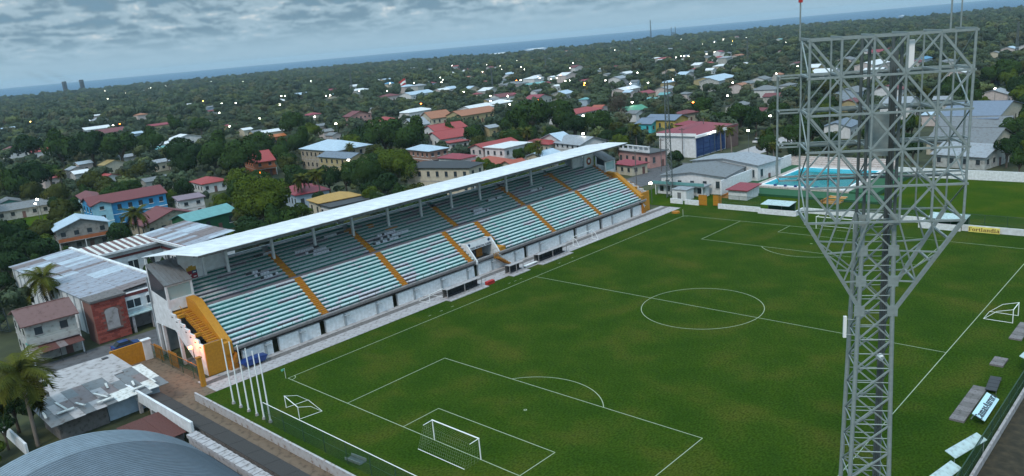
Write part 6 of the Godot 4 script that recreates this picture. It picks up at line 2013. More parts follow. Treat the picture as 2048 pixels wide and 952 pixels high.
const FAR_HOUSES := [
	[172.3, -555.0, 0.1, 18.1, 10.9, 4.0, 1.7, "gx", "white", "white", 0],
	[161.7, -498.3, -0.1, 19.0, 16.3, 4.0, 2.2, "gx", "dkred", "cream", 1],
	[157.5, -445.9, -0.0, 9.9, 6, 4.0, 1.0, "gx", "ltblue", "paleblue", 2],
	[195.5, -495.8, 0.0, 16.3, 7.8, 4.0, 1.2, "gx", "crimson", "ochre", 3],
	[149.5, -353.7, 0.1, 18.5, 11.0, 4.0, 2.2, "gz", "white", "white", 4],
	[122.5, -524.8, -0.1, 6, 6, 4.0, 1.0, "hip", "white", "pinkwhite", 5],
	[156.1, -717.8, 0.0, 13.3, 9.7, 4.0, 1.6, "gx", "ltblue", "white", 6],
	[209.5, -684.3, -0.1, 6, 6, 4.0, 1.0, "gx", "white", "ochre", 5],
	[249.9, -771.1, 0.1, 6, 6, 4.0, 1.0, "gx", "white", "pinkwhite", 7],
	[452.3, -1534.8, -0.1, 7.1, 6, 4, 1.0, "hip", "grey", "dimwhite", 8],
	[359.4, -1141.0, -0.0, 6, 6, 4, 1.0, "gx", "white", "paleblue", 7],
	[646.0, -1620.7, 0.0, 14.6, 9.1, 4, 2.2, "gz", "white", "dimwhite", 9],
	[532.3, -1168.1, -0.1, 9.2, 7.7, 4, 1.2, "gx", "white", "dimwhite", 10],
	[344.0, -764.9, 0.0, 6, 6, 4.0, 1.0, "gx", "white", "paleblue", 11],
	[903.7, -2895.6, -0.0, 15.4, 8.1, 4, 1.3, "hip", "grey", "paleblue", 12],
	[379.6, -1065.4, -0.0, 9.7, 6, 4, 1.0, "gx", "grey", "dimwhite", 13],
	[289.2, -1222.5, 0.0, 7.2, 6, 4, 1.0, "hip", "grey", "ochre", 8],
	[89.3, -458.6, -0.0, 9.9, 6.0, 4.0, 1.6, "gz", "dkred", "ochre", 14],
	[86.3, -440.7, -0.0, 13.3, 7.0, 4.0, 1.1, "gx", "ltgrey", "white", 15],
	[77.2, -302.4, -0.0, 6, 6, 4.0, 1.0, "gx", "ltblue", "pinkwhite", 16],
	[67.5, -284.2, 0.0, 6, 6, 4.0, 1.0, "gz", "ltgrey", "pinkwhite", 17],
	[63.3, -265.5, 0.0, 6, 6, 4.0, 1.0, "gx", "white", "dimwhite", 18],
	[82.3, -281.5, -0.1, 9.6, 6, 4.0, 1.5, "gz", "ochreroof", "cream", 19],
	[96.4, -301.6, -0.0, 6.2, 6, 4.0, 1.0, "gx", "ltgrey", "white", 20],
	[92.9, -255.5, -0.0, 6, 6, 4.0, 1.0, "gx", "ltgrey", "cream", 20],
	[118.2, -316.4, 0.1, 7.0, 6, 4.0, 1.0, "gx", "teal", "ochre", 21],
	[128.5, -339.4, 0.1, 9.3, 6, 4.0, 1.0, "gx", "white", "pinkwhite", 22],
	[51.7, -265.6, -0.0, 6, 6, 4.0, 1.0, "gx", "red", "pinkwhite", 23],
	[63.5, -234.5, -0.1, 6, 6, 4.0, 1.0, "gz", "red", "white", 23],
	[67.5, -200.0, 0.0, 9.6, 6, 4.0, 1.0, "gx", "grey", "dimwhite", 24],
	[120.5, -517.8, 0.1, 6, 6, 4.0, 1.0, "gx", "ltblue", "white", 25],
	[314.7, -655.8, -0.0, 8.8, 6, 4.0, 1.0, "gx", "grey", "paleblue", 26],
	[281.0, -586.1, -0.0, 7.3, 6, 4.0, 1.0, "gx", "dkred", "dimwhite", 27],
	[213.6, -454.4, -0.0, 6, 6, 4.0, 1.0, "gz", "white", "pinkwhite", 28],
	[201.3, -397.9, -0.1, 7.1, 6, 4.0, 1.0, "hip", "crimson", "ochre", 3],
	[179.7, -311.8, 0.1, 13.5, 6.6, 4.0, 1.1, "gx", "white", "cream", 22],
	[166.0, -282.2, 0.1, 8.2, 6, 4.0, 1.0, "gx", "orange", "orange", 29],
	[176.7, -322.0, 0.1, 6, 6, 4.0, 1.0, "gx", "grey", "ochre", 30],
	[255.3, -385.1, 0.0, 10.3, 8.4, 4.0, 1.3, "hip", "crimson", "cream", 31],
	[490.9, -972.4, 0.1, 18.3, 10.1, 4, 1.6, "gx", "white", "paleblue", 10],
	[423.8, -672.2, 0.1, 20.4, 13.6, 4.0, 2.2, "gx", "ltblue", "pinkwhite", 32],
	[464.4, -671.0, -0.1, 21.5, 16.7, 4.0, 2.2, "gx", "crimson", "ochre", 33],
	[416.4, -597.0, 0.0, 6, 6, 4.0, 1.0, "hip", "teal", "cream", 34],
	[462.9, -612.8, -0.1, 18.9, 10.4, 4.0, 1.7, "hip", "white", "dimwhite", 35],
	[547.9, -668.8, -0.0, 13.8, 11.1, 4, 1.8, "hip", "blueroof", "cream", 36],
	[429.4, -740.3, 0.1, 10.8, 6.4, 4, 1.0, "gx", "grey", "pinkwhite", 37],
	[186.0, -265.9, 0.1, 6, 6, 4.0, 1.0, "gx", "grey", "pinkwhite", 38],
	[205.1, -300.2, 0.1, 6, 6, 4.0, 1.0, "gx", "grey", "pinkwhite", 39],
	[175.8, -243.7, -0.0, 6, 6, 4.0, 1.0, "gz", "grey", "pinkwhite", 38],
	[786.5, -1010.7, -0.1, 9.4, 6.0, 4, 1.0, "gx", "white", "cream", 35],
	[1083.9, -1404.4, 0.1, 11.1, 7.1, 4, 1.1, "gx", "white", "paleblue", 40],
	[818.8, -1149.8, 0.0, 8.6, 6, 4, 1.0, "hip", "white", "cream", 41],
	[969.4, -1598.6, 0.1, 12.4, 7.4, 4, 1.2, "gx", "dkred", "paleblue", 42],
	[807.7, -1588.8, -0.1, 7.3, 7.3, 4, 1.2, "gx", "white", "cream", 9],
	[716.1, -1122.4, -0.1, 7.1, 6, 4, 1.0, "gx", "white", "dimwhite", 35],
	[285.1, -356.8, 0.0, 6, 6, 4.0, 1.0, "hip", "grey", "pinkwhite", 39],
	[184.6, -347.8, 0.0, 6, 6, 4.0, 1.0, "gx", "white", "cream", 28],
	[186.2, -226.3, 0.0, 6, 6, 4.0, 1.0, "gz", "cream", "cream", 43],
	[957.8, -1104.7, 0.0, 23.9, 14.9, 4.4, 2.2, "gx", "white", "paleblue", 44],
	[398.9, -442.6, -0.1, 28.7, 13.8, 4.0, 2.2, "gx", "ltblue", "white", 45],
	[427.6, -441.9, 0.0, 11.3, 9.7, 4.0, 1.5, "gx", "white", "pinkwhite", 46],
	[412.1, -367.5, 0.0, 14.8, 11.0, 4.0, 2.2, "gz", "white", "dimwhite", 46],
	[467.1, -390.7, 0.0, 22.7, 15.5, 4.0, 2.2, "hip", "grey", "pinkwhite", 47],
	[331.5, -286.0, 0.0, 11.3, 6.8, 4.0, 1.1, "gx", "grey", "ochre", 48],
	[368.0, -302.6, 0.1, 7.8, 6, 4.0, 1.0, "gx", "crimson", "cream", 49],
	[339.9, -251.3, -0.1, 16.7, 10.7, 4.0, 2.2, "gz", "crimson", "dimwhite", 50],
	[296.6, -199.7, 0.1, 6, 6, 4.0, 1.0, "hip", "orangered", "white", 51],
	[378.9, -347.7, -0.1, 6, 6, 4.0, 1.0, "hip", "crimson", "cream", 52],
	[507.9, -469.0, 0.1, 6, 6, 4.0, 1.0, "gx", "crimson", "pinkwhite", 52],
	[676.9, -645.2, 0.0, 11.1, 9.6, 4, 1.5, "gx", "terra", "cream", 53],
	[583.1, -568.4, -0.0, 13.9, 7.4, 4.0, 2.2, "gz", "terra", "cream", 53],
	[526.1, -568.9, -0.0, 9.1, 6.9, 4.0, 1.1, "hip", "crimson", "paleblue", 54],
	[538.5, -593.4, -0.0, 8.5, 6, 4.0, 1.0, "gx", "white", "paleblue", 55],
	[635.9, -724.1, -0.1, 11.0, 6, 4, 1.0, "gx", "white", "white", 55],
	[816.1, -839.7, 0.1, 9.9, 9.1, 4, 1.5, "gx", "crimson", "dimwhite", 54],
	[794.7, -792.2, -0.1, 12.1, 8.5, 4, 1.4, "hip", "crimson", "pinkwhite", 54],
	[712.3, -714.4, -0.1, 11.4, 6.8, 4, 1.1, "hip", "white", "white", 55],
	[1551.5, -1457.3, 0.1, 53.2, 26.6, 7.3, 2.2, "gx", "white", "dimwhite", 44],
	[1773.9, -1517.1, 0.1, 69.1, 30, 8, 2.2, "gx", "white", "paleblue", 56],
	[1860.3, -1463.6, -0.0, 21.1, 21.0, 4.0, 2.2, "gx", "white", "white", 56],
	[641.5, -573.7, -0.1, 7.6, 6.2, 4, 1.0, "hip", "grey", "paleblue", 57],
	[563.9, -448.5, -0.1, 10.4, 6.0, 4.0, 1.0, "gx", "white", "cream", 58],
	[904.3, -772.4, 0.1, 8.6, 8.3, 4, 1.3, "hip", "white", "paleblue", 58],
	[955.6, -791.8, -0.0, 9.4, 7.0, 4, 1.1, "gx", "white", "dimwhite", 58],
	[538.5, -407.0, 0.1, 6, 6, 4.0, 1.0, "gx", "white", "white", 59],
	[589.7, -428.8, 0.1, 6, 6, 4.0, 1.0, "gz", "crimson", "cream", 60],
	[534.6, -381.7, -0.0, 6, 6, 4.0, 1.0, "gz", "white", "ochre", 59],
	[465.0, -351.6, 0.0, 6, 6, 4.0, 1.0, "gx", "crimson", "dimwhite", 49],
	[476.8, -319.0, 0.1, 8.6, 6, 4.0, 1.0, "gx", "crimson", "pinkwhite", 49],
	[430.1, -311.4, 0.0, 6, 6, 4.0, 1.0, "gx", "white", "white", 59],
	[390.4, -296.4, 0.0, 8.6, 6, 4.0, 1.0, "gx", "grey", "white", 61],
	[326.9, -201.7, -0.1, 6, 6, 4.0, 1.0, "hip", "teal", "paleblue", 62],
	[557.6, -509.6, -0.0, 6.8, 6, 4.0, 1.0, "gx", "white", "dimwhite", 63],
	[998.4, -1071.8, -0.1, 8.1, 7.6, 4, 1.2, "gx", "white", "dimwhite", 64],
	[1326.8, -1322.0, -0.1, 13.7, 7.0, 4, 1.1, "hip", "grey", "cream", 65],
	[854.6, -634.5, -0.1, 6.3, 6, 4, 1.0, "gx", "white", "ochre", 66],
	[607.5, -621.5, -0.1, 6, 6, 4, 1.0, "hip", "white", "white", 63],
	[208.5, -165.8, 0.1, 6, 6, 4.0, 1.0, "gx", "ltgrey", "ochre", 67],
	[807.7, -463.3, 0.1, 11.3, 7.2, 4, 1.2, "hip", "white", "ochre", 68],
	[744.3, -417.6, 0.1, 8.8, 7.9, 4, 1.3, "gx", "white", "white", 68],
	[657.1, -415.3, 0.0, 8.4, 6, 4.0, 1.3, "gz", "crimson", "ochre", 60],
	[546.1, -325.7, 0.1, 12.1, 10.0, 4.0, 1.6, "gx", "white", "paleblue", 69],
	[584.2, -389.5, 0.0, 12.0, 8.5, 4.0, 1.4, "gx", "grey", "ochre", 70],
	[542.0, -344.4, -0.1, 8.0, 6, 4.0, 1.0, "gx", "grey", "white", 61],
	[449.0, -249.4, -0.1, 6.3, 6, 4.0, 1.0, "gz", "grey", "paleblue", 71],
	[551.2, -283.3, -0.1, 11.1, 9.7, 4.0, 1.5, "gx", "ochreroof", "pinkwhite", 72],
	[559.2, -263.1, -0.1, 12.8, 6.9, 4.0, 1.1, "gx", "red", "paleblue", 73],
	[625.1, -297.9, 0.1, 12.0, 9.1, 4.0, 1.9, "gz", "white", "dimwhite", 74],
	[645.5, -298.4, 0.1, 6, 6, 4.0, 1.0, "gx", "red", "cream", 75],
	[501.2, -238.5, -0.0, 15.3, 8.6, 4.0, 2.2, "gz", "ltblue", "white", 76],
	[450.2, -185.1, 0.0, 28.2, 20.2, 4.0, 2.2, "gx", "ltblue", "ochre", 77],
	[433.3, -210.6, 0.1, 10.3, 6.9, 4.0, 1.1, "hip", "ltblue", "ochre", 76],
	[384.2, -182.4, -0.1, 11.4, 8.8, 4.0, 1.4, "gx", "ltgrey", "pinkwhite", 78],
	[356.7, -179.6, -0.0, 10.3, 8.5, 4.0, 1.4, "gx", "crimson", "ochre", 79],
	[366.6, -197.5, 0.1, 6.2, 6, 4.0, 1.0, "gz", "ltblue", "pinkwhite", 80],
	[904.1, -459.1, 0.1, 13.0, 7.5, 4, 1.2, "hip", "white", "white", 68],
	[732.8, -384.7, 0.1, 6.4, 6, 4.0, 1.0, "gx", "white", "pinkwhite", 68],
	[822.1, -374.8, 0.0, 12.1, 10.6, 4, 1.7, "gx", "grey", "white", 81],
	[577.7, -241.6, 0.0, 10.4, 8.4, 4.0, 1.3, "hip", "grey", "cream", 82],
	[608.1, -242.3, -0.0, 6, 6, 4.0, 1.0, "gx", "white", "ochre", 83],
	[896.1, -368.9, -0.1, 19.0, 15.5, 4, 2.2, "gz", "white", "white", 84],
	[1290.6, -594.3, 0.1, 15.3, 9.5, 4, 2.2, "gz", "grey", "dimwhite", 85],
	[465.8, -146.4, -0.1, 7.6, 6, 4.0, 1.0, "gx", "terra", "dimwhite", 86],
	[404.8, -137.9, 0.1, 10.3, 7.5, 4.0, 1.2, "gx", "grey", "cream", 87],
	[385.1, -102.7, -0.0, 10.7, 6, 4.0, 1.0, "hip", "grey", "white", 88],
	[882.9, -328.6, 0.1, 11.8, 6.9, 4, 1.1, "hip", "red", "pinkwhite", 89],
	[879.6, -313.0, -0.1, 11.0, 6, 4, 1.0, "gx", "grey", "ochre", 85],
	[322.4, -153.0, 0.0, 6, 6, 4.0, 1.0, "hip", "teal", "pinkwhite", 90],
	[260.7, -120.8, 0.1, 6.6, 6, 4.0, 1.1, "gz", "grey", "white", 91],
	[1390.5, -558.2, -0.1, 14.0, 10.9, 4, 1.8, "gx", "white", "paleblue", 92],
	[1277.1, -850.9, 0.0, 8.8, 9.0, 4, 1.4, "gz", "white", "pinkwhite", 93],
	[1129.0, -778.7, 0.1, 8.2, 7.9, 4, 1.3, "gz", "red", "white", 94],
	[346.7, -158.8, -0.1, 6, 6, 4.0, 1.0, "gz", "teal", "dimwhite", 95],
	[347.6, -146.4, 0.0, 6, 6, 4.0, 1.0, "hip", "grey", "pinkwhite", 91],
	[543.1, -239.8, -0.1, 8.8, 6.7, 4.0, 1.4, "gz", "white", "white", 74],
	[637.4, -419.1, -0.1, 6, 6, 4.0, 1.0, "gz", "white", "paleblue", 66],
	[285.7, -160.5, -0.1, 6, 6, 4.0, 1.0, "gz", "orangered", "pinkwhite", 51],
	[2953.9, -852.8, -0.1, 23.5, 14.4, 4.2, 2.2, "gx", "white", "paleblue", 96],
	[872.3, -278.9, 0.1, 15.8, 10.6, 4, 1.7, "gx", "white", "cream", 97],
	[525.4, -144.7, 0.0, 12.5, 7.3, 4.0, 2.0, "gz", "white", "ochre", 98],
	[598.6, -151.0, -0.1, 17.6, 11.5, 4.0, 1.8, "gx", "grey", "pinkwhite", 99],
	[565.4, -85.0, 0.0, 16.5, 7.5, 4.0, 1.2, "gx", "blueroof", "paleblue", 100],
	[731.6, -160.5, -0.0, 6.9, 6, 4.0, 1.0, "hip", "crimson", "cream", 101],
	[528.0, -59.0, -0.1, 13.5, 8.3, 4.0, 1.3, "hip", "grey", "white", 99],
	[470.9, -34.2, -0.0, 8.0, 6.4, 4.0, 1.3, "gz", "grey", "paleblue", 99],
	[636.2, -46.6, 0.1, 9.4, 9.5, 4.0, 1.5, "gx", "ltblue", "pinkwhite", 102],
	[594.1, -47.0, 0.0, 6.5, 6, 4.0, 1.0, "gx", "grey", "cream", 103],
	[473.0, -116.4, 0.0, 18.3, 14.2, 4.0, 2.2, "gz", "white", "white", 98],
	[342.4, -51.8, 0.1, 12.1, 11.7, 4.0, 1.9, "gx", "grey", "paleblue", 104],
	[298.7, -35.6, -0.1, 8.9, 6, 4.0, 1.0, "gx", "dkred", "ochre", 105],
	[226.1, -12.0, -0.1, 13.3, 9.4, 4.0, 1.5, "gx", "slate", "white", 106],
	[303.8, -1.1, -0.1, 6.4, 6, 4.0, 1.0, "gz", "ltgrey", "dimwhite", 107],
	[255.5, 8.8, -0.1, 7.7, 6, 4.0, 1.0, "hip", "ltblue", "pinkwhite", 108],
	[436.6, -29.7, 0.0, 10.4, 9.1, 4.0, 1.5, "gx", "white", "pinkwhite", 109],
	[325.3, -82.4, -0.1, 8.3, 9.0, 4.2, 1.3, "gz", "dkred", "dimwhite", 110],
	[401.4, -159.2, -0.1, 9.6, 12.8, 6.5, 2.1, "gx", "ltblue", "dimwhite", 111],
	[353.2, -297.0, 0.1, 12.9, 12.4, 4.2, 2.0, "gx", "dkred", "white", 112],
	[466.7, -365.2, 0.1, 25.5, 7.3, 3.6, 1.2, "hip", "teal", "cream", 113],
	[261.1, -156.6, -0.0, 29.3, 11.5, 4.2, 1.8, "hip", "red", "white", 114],
	[385.6, -132.1, -0.0, 8.4, 9.8, 4.2, 1.6, "gx", "terra", "pinkwhite", 115],
	[285.4, -253.4, -0.1, 20.5, 11.6, 4.2, 1.9, "gx", "white", "white", 116],
	[360.9, -104.2, -0.1, 10.2, 12.7, 4.2, 2.0, "hip", "grey", "white", 88],
	[286.6, -82.0, -0.1, 12.0, 7.1, 4.2, 1.1, "gx", "grey", "dimwhite", 117],
	[454.0, -268.5, -0.1, 12.8, 10.1, 6.5, 1.6, "gx", "ltgrey", "white", 118],
	[384.8, -213.1, -0.1, 21.0, 9.6, 4.2, 1.5, "gx", "white", "pinkwhite", 119],
	[581.8, -184.4, 0.1, 9.4, 7.8, 3.6, 1.2, "gx", "dkred", "dimwhite", 120],
	[366.0, -251.3, -0.1, 11.0, 11.4, 4.2, 1.8, "gx", "ltblue", "dimwhite", 121],
	[439.4, -145.2, 0.0, 10.6, 9.4, 3.6, 1.5, "gx", "grey", "white", 87],
	[312.6, -259.7, -0.1, 14.6, 12.0, 4.2, 1.9, "hip", "white", "cream", 69],
	[1105.8, -628.7, 0.1, 9.6, 7.5, 4.2, 1.5, "gz", "ltgrey", "white", 122],
	[795.6, -725.8, 0.1, 13.0, 8.3, 4.2, 1.3, "gx", "ltgrey", "white", 123],
	[985.9, -554.4, 0.0, 9.6, 7.1, 4.2, 1.1, "hip", "dkred", "white", 124],
	[842.8, -416.9, -0.0, 10.3, 8.8, 6.5, 1.4, "hip", "grey", "dimwhite", 81],
	[818.9, -427.6, 0.1, 11.2, 12.7, 3.6, 1.8, "gz", "ltgrey", "pinkwhite", 125],
	[786.6, -440.2, 0.1, 22.0, 7.8, 4.2, 1.2, "gx", "red", "cream", 126],
	[627.0, -540.0, 0.1, 26.9, 12.6, 4.2, 2.0, "hip", "ltblue", "white", 127],
	[947.5, -337.9, 0.0, 8.4, 12.6, 4.2, 2.0, "gx", "teal", "white", 128],
	[1173.0, -510.2, -0.0, 9.5, 8.3, 6.5, 1.3, "gx", "grey", "cream", 129],
	[922.2, -739.8, -0.1, 15.2, 7.2, 4.2, 1.2, "gx", "dkred", "white", 130],
	[1073.5, -707.4, 0.0, 14.2, 10.9, 6.5, 2.2, "gz", "ltblue", "pinkwhite", 131],
	[646.7, -382.1, 0.1, 8.0, 12.9, 4.2, 1.3, "gz", "terra", "pinkwhite", 132],
	[527.3, -465.1, 0.0, 11.4, 7.6, 3.6, 1.2, "gx", "grey", "white", 70],
	[815.4, -302.1, 0.1, 13.8, 7.5, 3.6, 1.2, "gx", "red", "white", 89],
	[1134.1, -560.1, 0.1, 9.5, 12.9, 3.6, 2.1, "gx", "ltgrey", "white", 122],
	[678.4, -299.3, -0.1, 15.2, 8.6, 6.5, 1.4, "hip", "ltgrey", "dimwhite", 78],
	[708.2, -373.5, 0.1, 11.0, 8.2, 4.2, 1.3, "hip", "dkred", "cream", 133],
	[758.9, -327.8, 0.1, 14.1, 7.3, 4.2, 1.2, "gx", "terra", "pinkwhite", 134],
	[824.6, -386.6, -0.1, 11.0, 9.2, 6.5, 1.5, "gx", "crimson", "white", 135],
	[598.8, -260.7, 0.1, 14.6, 8.5, 3.6, 1.4, "hip", "white", "cream", 74],
	[822.5, -720.6, 0.0, 11.5, 10.1, 4.2, 1.8, "gz", "ltgrey", "white", 123],
	[436.7, -413.2, 0.0, 10.8, 7.6, 4.2, 1.7, "gz", "ltblue", "cream", 136],
	[1029.1, -739.6, -0.1, 9.3, 7.1, 6.5, 1.1, "gx", "teal", "cream", 137],
	[1145.0, -481.8, 0.0, 29.0, 8.6, 6.5, 1.4, "hip", "grey", "white", 138],
	[737.6, -340.6, -0.1, 15.2, 7.3, 4.2, 1.2, "gx", "red", "white", 139],
	[737.0, -733.0, 0.0, 15.5, 7.9, 4.2, 2.2, "gz", "white", "white", 55],
	[522.2, -374.6, 0.1, 15.1, 11.7, 6.5, 2.2, "gz", "white", "pinkwhite", 69],
	[820.4, -768.4, -0.0, 9.4, 13.0, 3.6, 2.1, "gx", "dkred", "dimwhite", 140],
	[745.9, -354.5, 0.0, 12.4, 9.6, 4.2, 1.5, "hip", "grey", "cream", 81],
	[737.9, -683.4, -0.1, 9.4, 12.4, 4.2, 2.0, "gx", "ltblue", "pinkwhite", 141],
	[647.1, -462.8, 0.1, 15.3, 10.8, 6.5, 2.2, "gz", "dkred", "white", 130],
	[1070.3, -546.0, -0.1, 8.5, 10.5, 6.5, 1.7, "gx", "grey", "cream", 142],
	[493.4, -390.4, -0.1, 15.6, 12.5, 6.5, 2.0, "hip", "white", "white", 69],
	[1029.9, -469.0, -0.1, 10.4, 9.0, 4.2, 1.4, "hip", "crimson", "dimwhite", 135],
	[1144.3, -459.1, -0.1, 12.8, 9.9, 6.5, 1.6, "gx", "teal", "white", 143],
	[928.1, -778.4, 0.0, 15.8, 7.0, 6.5, 1.1, "gx", "terra", "white", 144],
	[1469.2, -1146.9, 0.1, 10.3, 8.3, 3.6, 1.3, "gx", "terra", "white", 145],
	[1591.5, -1039.1, 0.1, 12.5, 7.6, 6.5, 2.0, "gz", "white", "white", 146],
	[1368.5, -935.9, 0.1, 11.0, 8.8, 6.5, 1.4, "gx", "grey", "cream", 147],
	[1200.5, -512.0, 0.0, 12.8, 11.1, 4.2, 1.8, "hip", "white", "pinkwhite", 92],
	[1506.5, -849.7, -0.0, 9.4, 9.6, 4.2, 1.5, "gx", "white", "cream", 148],
	[1179.7, -744.0, 0.1, 14.0, 12.0, 4.2, 1.9, "gx", "teal", "white", 149],
	[1122.0, -696.1, 0.1, 10.6, 8.1, 4.2, 1.3, "gx", "teal", "white", 149],
	[1018.5, -820.7, 0.0, 9.2, 8.8, 3.6, 1.4, "gx", "grey", "white", 57],
	[1446.1, -1110.2, -0.0, 11.7, 7.1, 4.2, 1.1, "gx", "red", "cream", 150],
	[1356.3, -1057.5, 0.1, 8.0, 8.5, 4.2, 1.3, "gz", "teal", "white", 151],
	[1524.8, -728.1, -0.1, 13.1, 9.7, 6.5, 1.6, "gx", "dkred", "pinkwhite", 152],
	[1454.6, -783.0, 0.1, 10.0, 9.5, 4.2, 1.6, "gz", "white", "dimwhite", 146],
	[1325.9, -668.2, -0.1, 27.6, 12.8, 4.2, 2.1, "gx", "ltgrey", "white", 153],
	[1128.9, -740.4, 0.1, 11.8, 7.1, 6.5, 1.1, "hip", "crimson", "pinkwhite", 154],
	[365.5, -610.4, -0.1, 11.1, 11.6, 3.6, 1.9, "hip", "white", "pinkwhite", 155],
	[438.8, -443.6, 0.1, 9.8, 11.8, 4.2, 1.9, "gx", "ltblue", "white", 156],
	[458.3, -509.2, -0.0, 11.8, 10.4, 6.5, 1.7, "hip", "ltgrey", "dimwhite", 157],
	[455.2, -523.2, 0.1, 14.2, 9.8, 6.5, 1.6, "hip", "ltblue", "pinkwhite", 136],
	[380.8, -458.0, -0.0, 14.4, 11.8, 4.2, 1.9, "hip", "dkred", "pinkwhite", 158],
	[270.8, -292.5, 0.0, 20.2, 10.8, 4.2, 1.7, "hip", "white", "white", 116],
	[94.7, -419.0, 0.1, 14.2, 9.1, 3.6, 1.5, "gx", "red", "white", 159],
	[288.6, -656.7, 0.0, 9.6, 11.2, 3.6, 1.5, "gz", "teal", "dimwhite", 160],
	[219.5, -678.2, -0.0, 11.8, 10.3, 4.2, 1.9, "gz", "ltgrey", "white", 15],
	[235.4, -624.9, -0.0, 9.3, 8.9, 6.5, 1.4, "hip", "terra", "pinkwhite", 161],
	[653.5, -38.8, 0.1, 9.4, 9.2, 4.2, 1.5, "gx", "white", "white", 162],
	[531.6, -79.7, -0.1, 15.2, 7.2, 4.2, 1.2, "gx", "dkred", "dimwhite", 163],
	[683.0, -156.0, 0.0, 12.4, 12.5, 4.2, 2.0, "gz", "crimson", "dimwhite", 164],
	[706.6, -173.6, 0.0, 11.2, 10.0, 4.2, 1.6, "hip", "grey", "white", 99],
	[433.6, -72.4, 0.0, 10.4, 10.5, 6.5, 1.7, "gz", "white", "white", 98],
	[323.1, -28.1, 0.0, 8.4, 11.9, 6.5, 1.9, "gx", "dkred", "white", 165],
	[319.5, 14.3, 0.1, 8.3, 10.8, 4.2, 1.7, "gx", "ltgrey", "pinkwhite", 166],
	[778.7, -102.3, -0.1, 13.2, 9.2, 4.2, 1.5, "hip", "grey", "white", 99],
	[494.3, -95.0, 0.0, 27.9, 12.6, 6.5, 2.0, "gx", "white", "pinkwhite", 167],
	[273.1, -7.9, 0.0, 11.1, 10.6, 6.5, 1.8, "gz", "ltgrey", "white", 168],
	[626.5, -800.1, 0.1, 12.6, 9.7, 4.2, 1.6, "hip", "white", "white", 55],
	[710.1, -1017.9, -0.1, 12.0, 11.0, 3.6, 1.8, "gx", "white", "white", 35],
	[544.7, -890.0, -0.0, 13.8, 8.0, 4.2, 1.3, "gx", "terra", "white", 169],
	[789.6, -867.8, -0.0, 33.4, 12.8, 6.5, 2.2, "gz", "ltgrey", "pinkwhite", 170],
	[1022.8, -994.8, 0.1, 33.6, 8.8, 3.6, 1.4, "hip", "teal", "white", 171],
	[879.6, -910.4, -0.1, 15.8, 8.5, 6.5, 1.4, "gx", "red", "white", 172],
	[586.3, -822.0, 0.1, 9.3, 12.5, 4.2, 2.0, "hip", "white", "white", 41],
	[844.6, -1329.4, 0.0, 14.4, 10.3, 3.6, 1.6, "hip", "terra", "pinkwhite", 173],
	[663.2, -691.9, -0.0, 14.0, 12.6, 6.5, 2.0, "gx", "white", "cream", 55],
	[906.4, -886.9, -0.1, 8.1, 9.3, 3.6, 1.5, "hip", "grey", "white", 174],
	[630.5, -781.1, -0.1, 14.7, 8.9, 4.2, 1.4, "gx", "ltblue", "cream", 175],
	[713.2, -743.0, 0.1, 12.6, 9.2, 3.6, 1.5, "gx", "ltgrey", "pinkwhite", 176],
	[523.8, -707.6, -0.1, 13.1, 11.7, 4.2, 1.9, "gx", "white", "white", 35]
]
